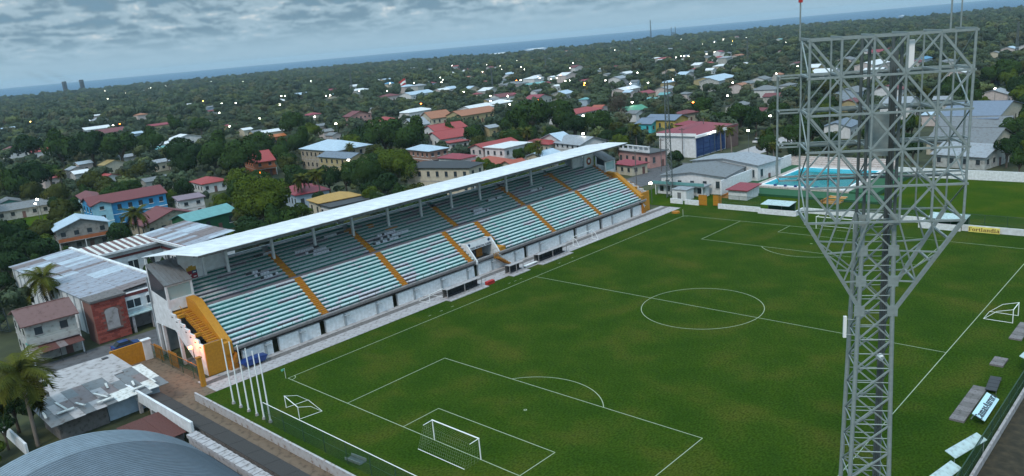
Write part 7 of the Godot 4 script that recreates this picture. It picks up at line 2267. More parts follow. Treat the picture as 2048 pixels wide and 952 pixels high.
const TREES := [
	[44.5, -81.7, 7.8, 9.4, "b", 177],
	[94.2, -92.4, 6.8, 8.4, "b", 178],
	[86.4, -95.0, 5.6, 7.2, "m", 179],
	[96.1, -118.2, 4.5, 6.1, "m", 180],
	[140.7, -156.7, 9.0, 10.6, "m", 181],
	[142.7, -142.0, 7.6, 9.2, "m", 182],
	[146.8, -180.7, 6.3, 7.9, "d", 183],
	[88.5, -174.3, 8.3, 9.9, "m", 184],
	[93.6, -203.7, 7.8, 9.4, "m", 185],
	[87.7, -217.0, 8.4, 10.0, "d", 186],
	[114.4, -208.0, 7.5, 9.1, "m", 187],
	[108.1, -299.6, 7.3, 8.9, "m", 188],
	[88.2, -283.9, 9.1, 10.7, "m", 189],
	[81.2, -300.9, 9.7, 11.3, "d", 190],
	[73.8, -318.9, 9.0, 10.6, "m", 189],
	[74.7, -367.0, 9.0, 10.6, "d", 190],
	[36.6, -234.4, 7.4, 9.0, "d", 191],
	[28.5, -224.0, 5.8, 7.4, "m", 192],
	[48.5, -253.8, 5.5, 7.1, "m", 189],
	[30.9, -189.2, 4.9, 6.5, "o", 193],
	[22.9, -158.8, 3.8, 5.4, "o", 194],
	[-1.2, -110.8, 4.8, 6.4, "d", 195],
	[1.7, -102.9, 3.8, 5.4, "d", 195],
	[0.7, -129.9, 4.7, 6.3, "d", 196],
	[47.8, -206.6, 5.0, 6.6, "o", 193],
	[47.9, -196.0, 4.2, 5.8, "o", 193],
	[129.8, -200.5, 6.3, 7.9, "m", 187],
	[163.3, -242.6, 5.9, 7.5, "b", 197],
	[176.3, -282.7, 8.0, 9.6, "m", 198],
	[111.4, -186.1, 5.5, 7.1, "m", 199],
	[192.5, -125.3, 9.5, 11.1, "m", 200],
	[204.2, -121.7, 8.4, 10.0, "m", 200],
	[193.5, -138.0, 5.5, 7.1, "m", 201],
	[190.5, -100.8, 6.6, 8.2, "d", 202],
	[197.8, -95.4, 6.3, 7.9, "m", 203],
	[258.8, -129.2, 5.7, 7.3, "p", 204],
	[185.3, -109.4, 3.9, 5.5, "b", 205],
	[171.6, -138.2, 4.9, 6.5, "m", 206],
	[183.9, -165.5, 4.0, 5.6, "m", 207],
	[224.8, -57.4, 4.2, 5.8, "m", 208],
	[228.1, -50.4, 5.7, 7.3, "m", 209],
	[221.1, -40.9, 5.1, 6.7, "d", 210],
	[257.9, -84.6, 4.8, 6.4, "m", 211],
	[116.5, -73.0, 3.0, 4.6, "m", 212],
	[120.5, -82.3, 3.1, 4.7, "b", 213],
	[139.8, -85.1, 3.3, 4.9, "m", 214],
	[150.8, -89.4, 3.1, 4.7, "b", 215],
	[84.0, -113.0, 4.6, 6.2, "d", 216],
	[88.1, -109.8, 4.0, 5.6, "m", 217],
	[197.2, -18.1, 3.6, 5.2, "m", 218],
	[168.6, -3.0, 2.9, 4.5, "d", 219],
	[208.7, 43.2, 4.2, 5.8, "m", 220],
	[178.0, 47.8, 3.5, 5.1, "d", 221],
	[164.6, 53.2, 2.8, 4.4, "m", 222],
	[368.7, 8.6, 7.7, 9.3, "m", 223],
	[366.0, 2.4, 5.9, 7.5, "m", 223],
	[307.2, 25.5, 5.8, 7.4, "d", 224],
	[105.2, -96.8, 3.1, 4.7, "b", 225],
	[105.1, -86.3, 2.1, 3.7, "b", 226],
	[170.5, -411.2, 6.4, 8.0, "m", 188],
	[170.4, -376.2, 6.7, 8.3, "m", 188],
	[70.4, -97.2, 2.3, 3.9, "d", 227],
	[-28.7, -15.8, 2.5, 4.1, "d", 228],
	[-25.4, -18.5, 1.3, 2.9, "d", 229],
	[-6.3, -97.5, 3.4, 5.0, "d", 230],
	[-2.7, -96.4, 2.4, 4.0, "m", 231],
	[-11.8, -86.1, 2.6, 4.2, "d", 228],
	[-15.7, -73.5, 2.2, 3.8, "m", 232],
	[-27.3, -14.3, 1.6, 3.2, "d", 228],
	[-31.0, -11.5, 1.7, 3.3, "d", 228],
	[-23.6, -21.2, 1.1, 2.7, "d", 229],
	[33.8, -53.1, 4.7, 6.3, "m", 233],
	[33.2, -66.5, 4.6, 6.3, "d", 234],
	[3.1, -164.7, 5.3, 7.0, "b", 235],
	[-5.2, -123.5, 4.5, 6.1, "m", 236],
	[41.0, -62.8, 4.2, 5.8, "d", 237],
	[63.4, -46.7, 4.3, 6.0, "m", 238],
	[41.2, -70.3, 4.2, 5.8, "m", 239],
	[32.3, -46.7, 3.5, 5.1, "m", 233],
	[10.4, -197.8, 5.4, 7.1, "b", 240],
	[73.1, -54.1, 4.1, 5.7, "d", 241],
	[82.8, -83.7, 4.6, 6.2, "d", 242],
	[-0.9, -137.1, 4.1, 5.7, "b", 243],
	[188.2, 13.4, 4.7, 6.4, "m", 244],
	[8.7, -187.3, 4.9, 6.6, "d", 245],
	[8.1, -128.9, 4.0, 5.6, "o", 246],
	[6.1, -174.0, 4.5, 6.1, "o", 194],
	[280.3, 31.8, 5.4, 7.1, "b", 247],
	[69.2, -140.5, 4.8, 6.5, "b", 248],
	[65.2, -118.9, 4.4, 6.1, "o", 249],
	[5.7, -138.9, 3.9, 5.5, "m", 236],
	[-1.3, -118.2, 3.5, 5.1, "d", 196],
	[14.7, -210.5, 4.9, 6.6, "o", 250],
	[38.2, -160.6, 4.5, 6.2, "m", 251],
	[-6.1, -103.7, 3.2, 4.8, "d", 195],
	[92.9, -49.5, 3.8, 5.4, "b", 252],
	[16.5, -218.2, 4.9, 6.6, "m", 253],
	[261.2, 37.6, 4.8, 6.5, "m", 254],
	[78.1, -120.5, 4.4, 6.0, "d", 255],
	[177.1, 2.4, 4.1, 5.7, "d", 256],
	[196.7, -9.7, 4.4, 6.1, "d", 256],
	[74.6, -61.0, 3.5, 5.1, "o", 257],
	[42.1, -56.8, 3.0, 4.6, "m", 233],
	[18.6, -104.1, 3.3, 4.8, "d", 195],
	[99.5, -46.2, 3.6, 5.1, "m", 258],
	[48.5, -92.0, 3.5, 5.0, "d", 259],
	[63.7, -129.8, 4.1, 5.7, "m", 260],
	[83.0, -207.1, 5.2, 6.9, "d", 261],
	[159.6, -105.9, 4.9, 6.6, "m", 262],
	[190.1, -11.6, 4.2, 5.8, "m", 263],
	[42.3, -51.4, 2.9, 4.4, "m", 264],
	[60.6, -123.9, 3.9, 5.5, "m", 260],
	[4.1, -114.8, 3.1, 4.6, "b", 265],
	[119.5, -46.4, 3.7, 5.3, "b", 266],
	[111.0, -123.5, 4.4, 6.1, "m", 267],
	[220.8, 2.6, 4.3, 5.9, "o", 268],
	[79.2, -65.5, 3.4, 5.0, "o", 257],
	[100.1, -105.7, 4.1, 5.7, "b", 269],
	[204.0, -12.9, 4.2, 5.9, "m", 270],
	[121.1, -37.9, 3.6, 5.1, "b", 266],
	[119.5, -125.7, 4.5, 6.1, "o", 271],
	[58.6, -106.7, 3.6, 5.1, "m", 272],
	[32.3, -252.5, 4.9, 6.6, "o", 273],
	[47.1, -51.5, 2.8, 4.3, "m", 264],
	[245.7, 40.8, 4.0, 5.6, "m", 274],
	[67.9, -51.7, 3.0, 4.6, "m", 238],
	[20.2, -152.8, 3.6, 5.2, "o", 194],
	[225.0, 43.0, 3.7, 5.3, "b", 275],
	[201.3, 48.9, 3.4, 5.0, "o", 276],
	[54.2, -81.0, 3.2, 4.7, "b", 277],
	[36.0, -60.0, 2.7, 4.2, "d", 278],
	[177.0, -15.5, 3.8, 5.4, "m", 279],
	[237.5, 42.2, 3.8, 5.4, "o", 280],
	[136.5, -173.8, 5.0, 6.7, "b", 281],
	[309.4, 0.3, 5.0, 6.7, "m", 282],
	[11.5, -133.9, 3.2, 4.7, "o", 283],
	[238.9, -22.2, 4.5, 6.1, "b", 284],
	[177.2, -114.8, 4.8, 6.5, "m", 285],
	[83.6, -47.5, 3.1, 4.6, "m", 238],
	[74.1, -135.1, 3.9, 5.5, "m", 260],
	[176.3, 26.3, 3.3, 4.8, "d", 286],
	[56.9, -46.1, 2.7, 4.2, "b", 287],
	[42.6, -178.1, 3.9, 5.5, "o", 288],
	[46.3, -66.6, 2.8, 4.3, "d", 289],
	[265.3, -33.0, 4.8, 6.4, "m", 282],
	[246.7, -43.9, 4.7, 6.3, "m", 290],
	[326.7, 19.5, 4.8, 6.5, "b", 291],
	[328.9, -6.2, 5.1, 6.8, "d", 292],
	[281.1, 14.5, 4.4, 6.0, "m", 270],
	[38.3, -284.9, 4.9, 6.6, "m", 293],
	[33.8, -198.2, 4.0, 5.6, "b", 294],
	[35.4, -261.4, 4.6, 6.3, "m", 293],
	[100.1, -59.1, 3.2, 4.8, "d", 295],
	[77.7, -144.3, 3.8, 5.4, "m", 260],
	[85.0, -125.0, 3.7, 5.3, "d", 255],
	[57.9, -156.4, 3.7, 5.3, "d", 296],
	[178.7, -101.8, 4.4, 6.0, "d", 297],
	[369.0, 19.7, 5.1, 6.8, "m", 298],
	[29.6, -212.0, 4.0, 5.6, "o", 299],
	[128.0, -146.9, 4.3, 5.9, "o", 300],
	[26.7, -163.6, 3.4, 5.0, "d", 301],
	[36.8, -270.7, 4.6, 6.3, "d", 302],
	[98.3, -212.5, 4.6, 6.3, "b", 303],
	[136.0, -58.9, 3.5, 5.1, "b", 304],
	[42.4, -47.0, 2.4, 3.9, "o", 305],
	[50.8, -180.4, 3.8, 5.4, "m", 306],
	[332.8, 24.2, 4.7, 6.3, "m", 298],
	[210.4, -146.7, 5.1, 6.8, "m", 307],
	[37.9, -48.2, 2.4, 3.8, "m", 264],
	[51.4, -104.9, 3.1, 4.6, "m", 308],
	[96.4, -156.3, 4.0, 5.6, "o", 309],
	[52.8, -86.0, 2.9, 4.4, "b", 310],
	[323.9, -55.6, 5.3, 7.0, "o", 311],
	[195.3, 47.0, 3.0, 4.5, "d", 312],
	[203.4, 10.9, 3.5, 5.0, "o", 313],
	[165.5, -62.3, 3.8, 5.4, "b", 314],
	[63.0, -54.3, 2.7, 4.1, "d", 289],
	[101.9, -112.4, 3.6, 5.2, "m", 217],
	[111.9, -46.4, 3.1, 4.6, "o", 315],
	[79.7, -72.5, 3.0, 4.5, "m", 316],
	[192.4, 50.8, 2.9, 4.4, "d", 317],
	[134.5, -47.2, 3.3, 4.8, "d", 318],
	[71.2, -72.0, 2.9, 4.4, "m", 319],
	[106.9, -45.9, 3.0, 4.5, "b", 320],
	[72.6, -123.6, 3.4, 4.9, "d", 255],
	[232.6, -28.8, 4.0, 5.6, "d", 321],
	[329.5, 1.8, 4.7, 6.3, "m", 282],
	[105.3, -171.1, 4.1, 5.7, "m", 322],
	[216.3, 12.5, 3.5, 5.0, "m", 323],
	[49.1, -62.0, 2.5, 4.0, "b", 324],
	[177.7, 18.1, 3.0, 4.5, "d", 286],
	[53.6, -98.5, 2.9, 4.4, "d", 325],
	[16.4, -139.4, 2.9, 4.4, "o", 326],
	[113.6, -53.0, 3.0, 4.6, "o", 327],
	[151.8, -115.5, 4.0, 5.6, "o", 328],
	[166.0, -110.2, 4.1, 5.7, "d", 329],
	[239.7, -90.9, 4.6, 6.3, "o", 330],
	[3.1, -146.5, 2.9, 4.3, "m", 331],
	[187.8, 47.5, 2.8, 4.3, "d", 317],
	[80.7, -57.6, 2.8, 4.2, "d", 332],
	[114.8, -248.8, 4.9, 6.5, "d", 333],
	[70.6, -66.9, 2.8, 4.2, "d", 289],
	[52.4, -119.4, 3.1, 4.6, "b", 334],
	[123.1, -233.8, 4.8, 6.5, "o", 335],
	[22.2, -115.4, 2.7, 4.2, "m", 336],
	[183.4, -73.2, 3.9, 5.4, "d", 337],
	[76.4, -48.1, 2.6, 4.1, "m", 338],
	[70.8, -220.9, 4.1, 5.8, "o", 335],
	[77.0, -81.9, 2.9, 4.4, "b", 339],
	[103.6, -235.2, 4.6, 6.2, "d", 333],
	[41.2, -153.6, 3.2, 4.7, "m", 340],
	[45.4, -96.8, 2.7, 4.2, "o", 341],
	[187.3, 21.2, 3.0, 4.5, "d", 342],
	[126.3, -140.1, 3.9, 5.5, "b", 343],
	[51.6, -56.0, 2.4, 3.9, "o", 305],
	[-6.0, -116.3, 2.4, 3.9, "d", 344],
	[25.7, -240.3, 3.8, 5.4, "b", 345],
	[171.2, -119.0, 4.1, 5.7, "m", 346],
	[74.9, -68.4, 2.7, 4.2, "m", 316],
	[349.2, -64.2, 5.2, 6.9, "m", 282],
	[36.1, -167.5, 3.3, 4.8, "m", 251],
	[264.2, 22.8, 3.6, 5.2, "b", 347],
	[179.5, -78.0, 3.8, 5.3, "d", 337],
	[39.3, -332.4, 4.7, 6.4, "b", 348],
	[5.0, -97.9, 2.3, 3.8, "m", 349],
	[108.3, -113.2, 3.4, 5.0, "d", 350],
	[233.2, 1.9, 3.5, 5.1, "d", 351],
	[31.9, -300.5, 4.4, 6.0, "m", 293],
	[57.7, -51.0, 2.4, 3.8, "b", 287],
	[271.0, -90.5, 4.7, 6.3, "m", 352],
	[109.4, -103.0, 3.3, 4.8, "o", 353],
	[4.7, -153.4, 2.8, 4.3, "b", 354],
	[221.9, 12.1, 3.3, 4.8, "b", 355],
	[96.9, -322.4, 5.1, 6.9, "d", 302],
	[296.0, 11.6, 4.0, 5.6, "m", 282],
	[411.0, 7.1, 5.1, 6.8, "o", 356],
	[95.6, -101.1, 3.2, 4.7, "m", 357],
	[27.7, -178.8, 3.2, 4.8, "d", 245],
	[209.5, 10.9, 3.2, 4.7, "o", 268],
	[357.4, 11.0, 4.5, 6.2, "b", 291],
	[226.9, 2.2, 3.4, 5.0, "d", 358],
	[46.7, -185.2, 3.4, 5.0, "m", 359],
	[38.6, -184.8, 3.4, 4.9, "m", 359],
	[190.2, -0.9, 3.1, 4.6, "o", 360],
	[81.5, -89.6, 2.9, 4.4, "d", 361],
	[38.3, -75.8, 2.4, 3.8, "o", 362],
	[1.8, -123.0, 2.5, 3.9, "d", 344],
	[34.1, -73.2, 2.3, 3.8, "d", 363],
	[182.6, 51.4, 2.6, 4.0, "b", 364],
	[66.0, -62.0, 2.5, 4.0, "d", 289],
	[126.7, -41.4, 2.9, 4.4, "m", 365],
	[31.9, -76.5, 2.3, 3.8, "b", 366],
	[126.4, -129.9, 3.6, 5.2, "o", 367],
	[309.6, -9.5, 4.2, 5.8, "o", 311],
	[48.4, -147.1, 3.1, 4.6, "b", 368],
	[260.3, 16.8, 3.5, 5.1, "d", 369],
	[35.8, -316.1, 4.4, 6.1, "b", 348],
	[25.8, -170.2, 3.1, 4.6, "b", 370],
	[223.1, -24.5, 3.6, 5.1, "m", 263],
	[97.2, -52.9, 2.7, 4.2, "d", 371],
	[198.7, -104.4, 4.0, 5.6, "b", 372],
	[198.3, -86.6, 3.9, 5.5, "o", 373],
	[31.9, -171.8, 3.1, 4.6, "m", 251],
	[104.9, -56.4, 2.8, 4.3, "d", 371],
	[129.9, -55.9, 3.0, 4.5, "d", 374],
	[149.7, -30.5, 2.9, 4.4, "d", 375],
	[16.8, -234.4, 3.5, 5.1, "d", 376],
	[92.9, -148.1, 3.4, 5.0, "m", 377]
]
const PALMS := [
	[25.8, -112.4, 8, 3.8, "coconut palm beside the low house with wide dark red gable"],
	[-10.7, -61.5, 8.5, 3.6, "coconut palm beside the tin roofed building"],
	[-28.3, -10.0, 9.5, 4.1, "coconut palm in the near left foreground"],
	[69.7, -104.9, 9, 2.9, "coconut palm beside the house with crimson hip roof and pale"],
	[72.5, -100.8, 10, 2.8, "coconut palm beside the house with crimson hip roof and pale"],
	[171.0, -59.4, 10, 2.9, "coconut palm beside the pink house with white balustraded roof terrace"],
	[165.1, -108.6, 9, 2.6, "coconut palm beside the house with red hip roof"],
	[165.5, -104.0, 9, 2.6, "coconut palm beside the house with red hip roof"],
	[146.4, -81.7, 8, 2.0, "coconut palm beside the low pale blue roof"],
	[163.7, -113.6, 8, 2.3, "coconut palm beside the house with red hip roof"],
	[94.6, -100.2, 8, 2.7, "coconut palm beside the cream two storey block with dark roof"],
	[132.3, -64.6, 5, 1.5, "coconut palm beside the small orange red roof"],
	[142.8, -78.1, 6, 1.6, "coconut palm beside the small orange red roof"],
	[169.4, -52.5, 7, 2.0, "coconut palm beside the pink house with white balustraded roof terrace"],
	[187.1, -36.8, 8, 2.0, "coconut palm beside the large white hall with crimson roof"],
	[181.8, -30.3, 8, 1.8, "coconut palm beside the large white hall with crimson roof"],
	[93.8, -249.9, 9, 2.6, "coconut palm toward the left shoreline"],
	[58.1, -201.9, 8, 2.5, "coconut palm beside the white bungalow with red hip roof"],
	[48.0, -238.6, 8, 2.5, "coconut palm beside the small house with green gable"],
	[162.7, -164.3, 9, 2.3, "coconut palm beside the white house with red roof"],
	[153.5, -65.4, 5, 1.6, "coconut palm beside the pink house with white balustraded roof terrace"],
	[192.6, -59.4, 7, 2.0, "coconut palm beside the large white hall with crimson roof"],
	[205.4, -52.7, 8, 2.0, "coconut palm beside the large white hall with crimson roof"],
	[121.4, -152.9, 9, 2.2, "coconut palm beside the ochre two storey block with slate blue"],
	[177.6, -16.4, 8, 1.7, "coconut palm beside the large white hall with crimson roof"],
	[161.0, -6.2, 7, 1.4, "coconut palm beside the rear clubhouse hall with ribbed light grey"]
]
const LAMPS := [
	[434.5, -1707.2, 1562.9, "y", 378, 7.5],
	[281.6, -1160.7, 1086.9, "y", 379, 7.5],
	[423.4, -1477.2, 1399.6, "w", 380, 7.5],
	[278.8, -958.8, 948.4, "w", 380, 7.5],
	[183.0, -830.6, 795.1, "o", 381, 7.5],
	[177.3, -729.4, 722.6, "y", 382, 7.5],
	[174.2, -511.2, 572.8, "o", 381, 7.5],
	[166.7, -503.8, 562.6, "w", 383, 7.5],
	[373.8, -1017.1, 1053.9, "w", 380, 7.5],
	[484.9, -1323.1, 1338.0, "w", 380, 7.5],
	[426.2, -1142.9, 1175.4, "y", 384, 7.5],
	[420.7, -1204.2, 1213.0, "w", 380, 7.5],
	[1063.6, -2553.8, 2572.9, "w", 385, 7.5],
	[672.2, -1656.8, 1694.0, "w", 385, 7.5],
	[698.8, -1710.1, 1748.5, "w", 385, 7.5],
	[765.6, -1785.6, 1846.1, "w", 385, 7.5],
	[206.8, -494.1, 584.0, "w", 386, 7.5],
	[668.3, -1894.6, 1852.2, "w", 387, 7.5],
	[549.0, -1464.5, 1478.3, "w", 388, 7.5],
	[340.1, -721.5, 830.4, "y", 384, 7.5],
	[310.9, -623.7, 744.0, "w", 386, 7.5],
	[312.7, -599.9, 729.2, "w", 386, 7.5],
	[238.5, -485.8, 600.3, "w", 386, 7.5],
	[207.5, -371.0, 501.1, "w", 386, 7.5],
	[289.7, -484.1, 634.8, "w", 386, 7.5],
	[172.5, -343.4, 458.1, "w", 386, 7.5],
	[187.8, -258.5, 411.3, "w", 389, 7.5],
	[216.3, -321.6, 473.9, "w", 390, 7.5],
	[627.2, -959.5, 1190.9, "w", 391, 7.5],
	[706.4, -1042.9, 1302.4, "w", 391, 7.5],
	[660.6, -955.8, 1211.6, "w", 391, 7.5],
	[913.4, -1263.9, 1595.7, "w", 392, 7.5],
	[837.9, -1179.3, 1486.1, "w", 391, 7.5],
	[694.4, -949.3, 1230.7, "w", 391, 7.5],
	[374.7, -623.2, 787.9, "w", 390, 7.5],
	[375.7, -618.4, 785.4, "w", 390, 7.5],
	[361.4, -524.5, 711.9, "w", 390, 7.5],
	[363.3, -521.0, 710.9, "w", 390, 7.5],
	[392.4, -475.2, 700.1, "w", 393, 7.5],
	[492.8, -597.6, 852.7, "w", 394, 7.5],
	[744.9, -1384.1, 1560.0, "w", 385, 7.5],
	[841.1, -1710.2, 1847.5, "w", 385, 7.5],
	[485.3, -958.8, 1091.8, "w", 388, 7.5],
	[403.7, -532.2, 746.5, "w", 390, 7.5],
	[1002.3, -1315.8, 1692.7, "w", 392, 7.5],
	[1044.8, -1233.2, 1666.3, "w", 395, 7.5],
	[487.4, -551.1, 817.4, "w", 394, 7.5],
	[280.8, -298.7, 503.1, "o", 396, 7.5],
	[361.6, -343.5, 589.6, "w", 393, 7.5],
	[289.5, -244.7, 472.6, "w", 393, 7.5],
	[323.9, -278.6, 519.5, "w", 393, 7.5],
	[317.7, -256.8, 500.5, "w", 397, 7.5],
	[289.8, -206.3, 446.9, "o", 398, 7.5],
	[459.0, -379.7, 681.8, "o", 399, 7.5],
	[460.4, -375.8, 680.1, "w", 397, 7.5],
	[499.7, -363.8, 699.3, "o", 399, 7.5],
	[499.9, -390.7, 717.6, "w", 397, 7.5],
	[475.4, -366.5, 684.2, "w", 397, 7.5],
	[466.7, -340.5, 660.6, "w", 397, 7.5],
	[433.1, -303.9, 612.5, "w", 397, 7.5],
	[434.5, -300.5, 611.2, "w", 397, 7.5],
	[385.0, -247.8, 541.1, "o", 399, 7.5],
	[728.1, -532.1, 971.9, "w", 400, 7.5],
	[1002.9, -827.1, 1362.4, "w", 400, 7.5],
	[915.5, -799.7, 1283.2, "w", 400, 7.5],
	[765.3, -692.9, 1106.5, "w", 400, 7.5],
	[674.1, -615.4, 990.7, "w", 394, 7.5],
	[664.4, -593.9, 969.5, "w", 400, 7.5],
	[700.5, -593.9, 994.5, "w", 400, 7.5],
	[634.3, -597.4, 950.9, "w", 394, 7.5],
	[840.2, -794.0, 1226.9, "w", 394, 7.5],
	[606.3, -521.7, 880.2, "w", 400, 7.5],
	[635.6, -530.1, 906.3, "w", 400, 7.5],
	[1355.2, -1083.0, 1780.3, "w", 401, 7.5],
	[270.0, -210.4, 435.9, "w", 402, 7.5],
	[558.7, -589.3, 892.8, "w", 394, 7.5],
	[515.1, -536.8, 827.0, "w", 394, 7.5],
	[478.5, -498.5, 775.7, "w", 393, 7.5],
	[457.4, -338.7, 652.9, "w", 397, 7.5],
	[610.3, -442.1, 829.1, "w", 400, 7.5],
	[889.9, -928.2, 1352.2, "w", 394, 7.5],
	[1661.5, -944.7, 1899.5, "w", 403, 7.5],
	[1197.8, -638.9, 1370.5, "o", 404, 7.5],
	[1280.8, -664.1, 1445.2, "w", 405, 7.5],
	[1149.4, -594.3, 1306.6, "w", 405, 7.5],
	[1216.1, -609.4, 1363.2, "w", 405, 7.5],
	[1353.6, -666.9, 1497.6, "w", 405, 7.5],
	[1188.9, -560.8, 1311.5, "y", 406, 7.5],
	[1018.7, -472.5, 1133.5, "w", 405, 7.5],
	[1062.8, -502.8, 1184.6, "w", 405, 7.5],
	[1359.0, -622.3, 1471.2, "w", 407, 7.5],
	[874.5, -363.5, 959.5, "w", 407, 7.5],
	[967.4, -367.6, 1026.8, "w", 407, 7.5],
	[1439.8, -610.6, 1519.5, "w", 408, 7.5],
	[766.0, -369.6, 888.3, "w", 405, 7.5],
	[806.0, -381.7, 924.3, "w", 405, 7.5],
	[731.4, -372.1, 865.9, "w", 405, 7.5],
	[746.1, -386.3, 885.7, "w", 405, 7.5],
	[745.1, -389.8, 887.4, "w", 405, 7.5],
	[715.8, -378.5, 859.4, "w", 405, 7.5],
	[492.6, -277.1, 635.6, "w", 409, 7.5],
	[385.3, -209.6, 515.5, "w", 409, 7.5],
	[387.1, -197.1, 508.3, "w", 409, 7.5],
	[406.9, -191.0, 517.9, "w", 409, 7.5],
	[420.7, -256.0, 571.5, "w", 397, 7.5],
	[403.8, -262.0, 563.8, "y", 410, 7.5],
	[272.3, -130.4, 383.4, "w", 411, 7.5],
	[248.2, -96.1, 343.5, "w", 411, 7.5],
	[268.4, -94.6, 356.4, "o", 412, 7.5],
	[295.5, -92.1, 373.6, "w", 411, 7.5],
	[368.1, -127.6, 448.0, "w", 411, 7.5],
	[221.0, -35.4, 283.5, "w", 413, 7.5],
	[1130.7, -759.3, 1405.3, "w", 400, 7.5],
	[1162.1, -798.9, 1453.9, "w", 400, 7.5],
	[485.2, -140.9, 538.4, "w", 414, 7.5],
	[425.6, -128.4, 488.5, "w", 414, 7.5],
	[21.8, -176.5, 240.5, "w", 415, 7.5],
	[77.1, -140.2, 254.4, "o", 416, 7.5],
	[104.2, -130.1, 266.4, "w", 389, 7.5],
	[189.1, -260.2, 413.4, "w", 389, 7.5],
	[171.4, -82.0, 280.5, "w", 402, 7.5],
	[221.5, -121.0, 341.7, "w", 402, 7.5],
	[181.4, -35.8, 256.2, "w", 411, 7.5],
	[184.8, -25.6, 251.7, "w", 413, 7.5],
	[220.8, -35.3, 283.2, "w", 413, 7.5],
	[111.5, -14.4, 180.7, "w", 411, 5.0],
	[513.0, -77.1, 514.5, "w", 417, 7.5],
	[1108.3, -250.0, 1045.2, "w", 418, 7.5],
	[304.0, 17.1, 305.6, "w", 419, 7.5],
	[1868.4, -415.6, 1685.3, "w", 420, 7.5],
	[1853.4, -485.9, 1722.5, "w", 420, 7.5]
]
const MASTS := [
	[2141.06, -1345.73, 63.30, "thin dark mast standing against the sea left of the substation"],
	[632.57, -252.46, 24.48, "lattice mast left of the floodlight tower head"],
	[830.74, -517.09, 26.65, "faint lattice mast behind the far end of the grandstand"],
	[607.47, -473.17, 21.77, "lattice mast in the middle of the far town"],
	[438.74, -389.18, 20.03, "lattice mast by the large white hall in the middle distance"],
	[683.39, -809.93, 18.93, "lattice mast behind the red and white flag"],
	[466.64, -631.71, 27.21, "lattice mast above the long crimson roof"],
	[540.32, -23.09, 25.31, "lattice mast at the right edge of the skyline"]
]
const GANTRY := [1886.9, -1105.9, 49.5, 19.3]
const STACKS := [[785.90, -2526.77, 36.49, 6.99], [829.73, -2512.39, 37.10, 6.99]]
const FLAG := [465.5, -537.4, 14.1]
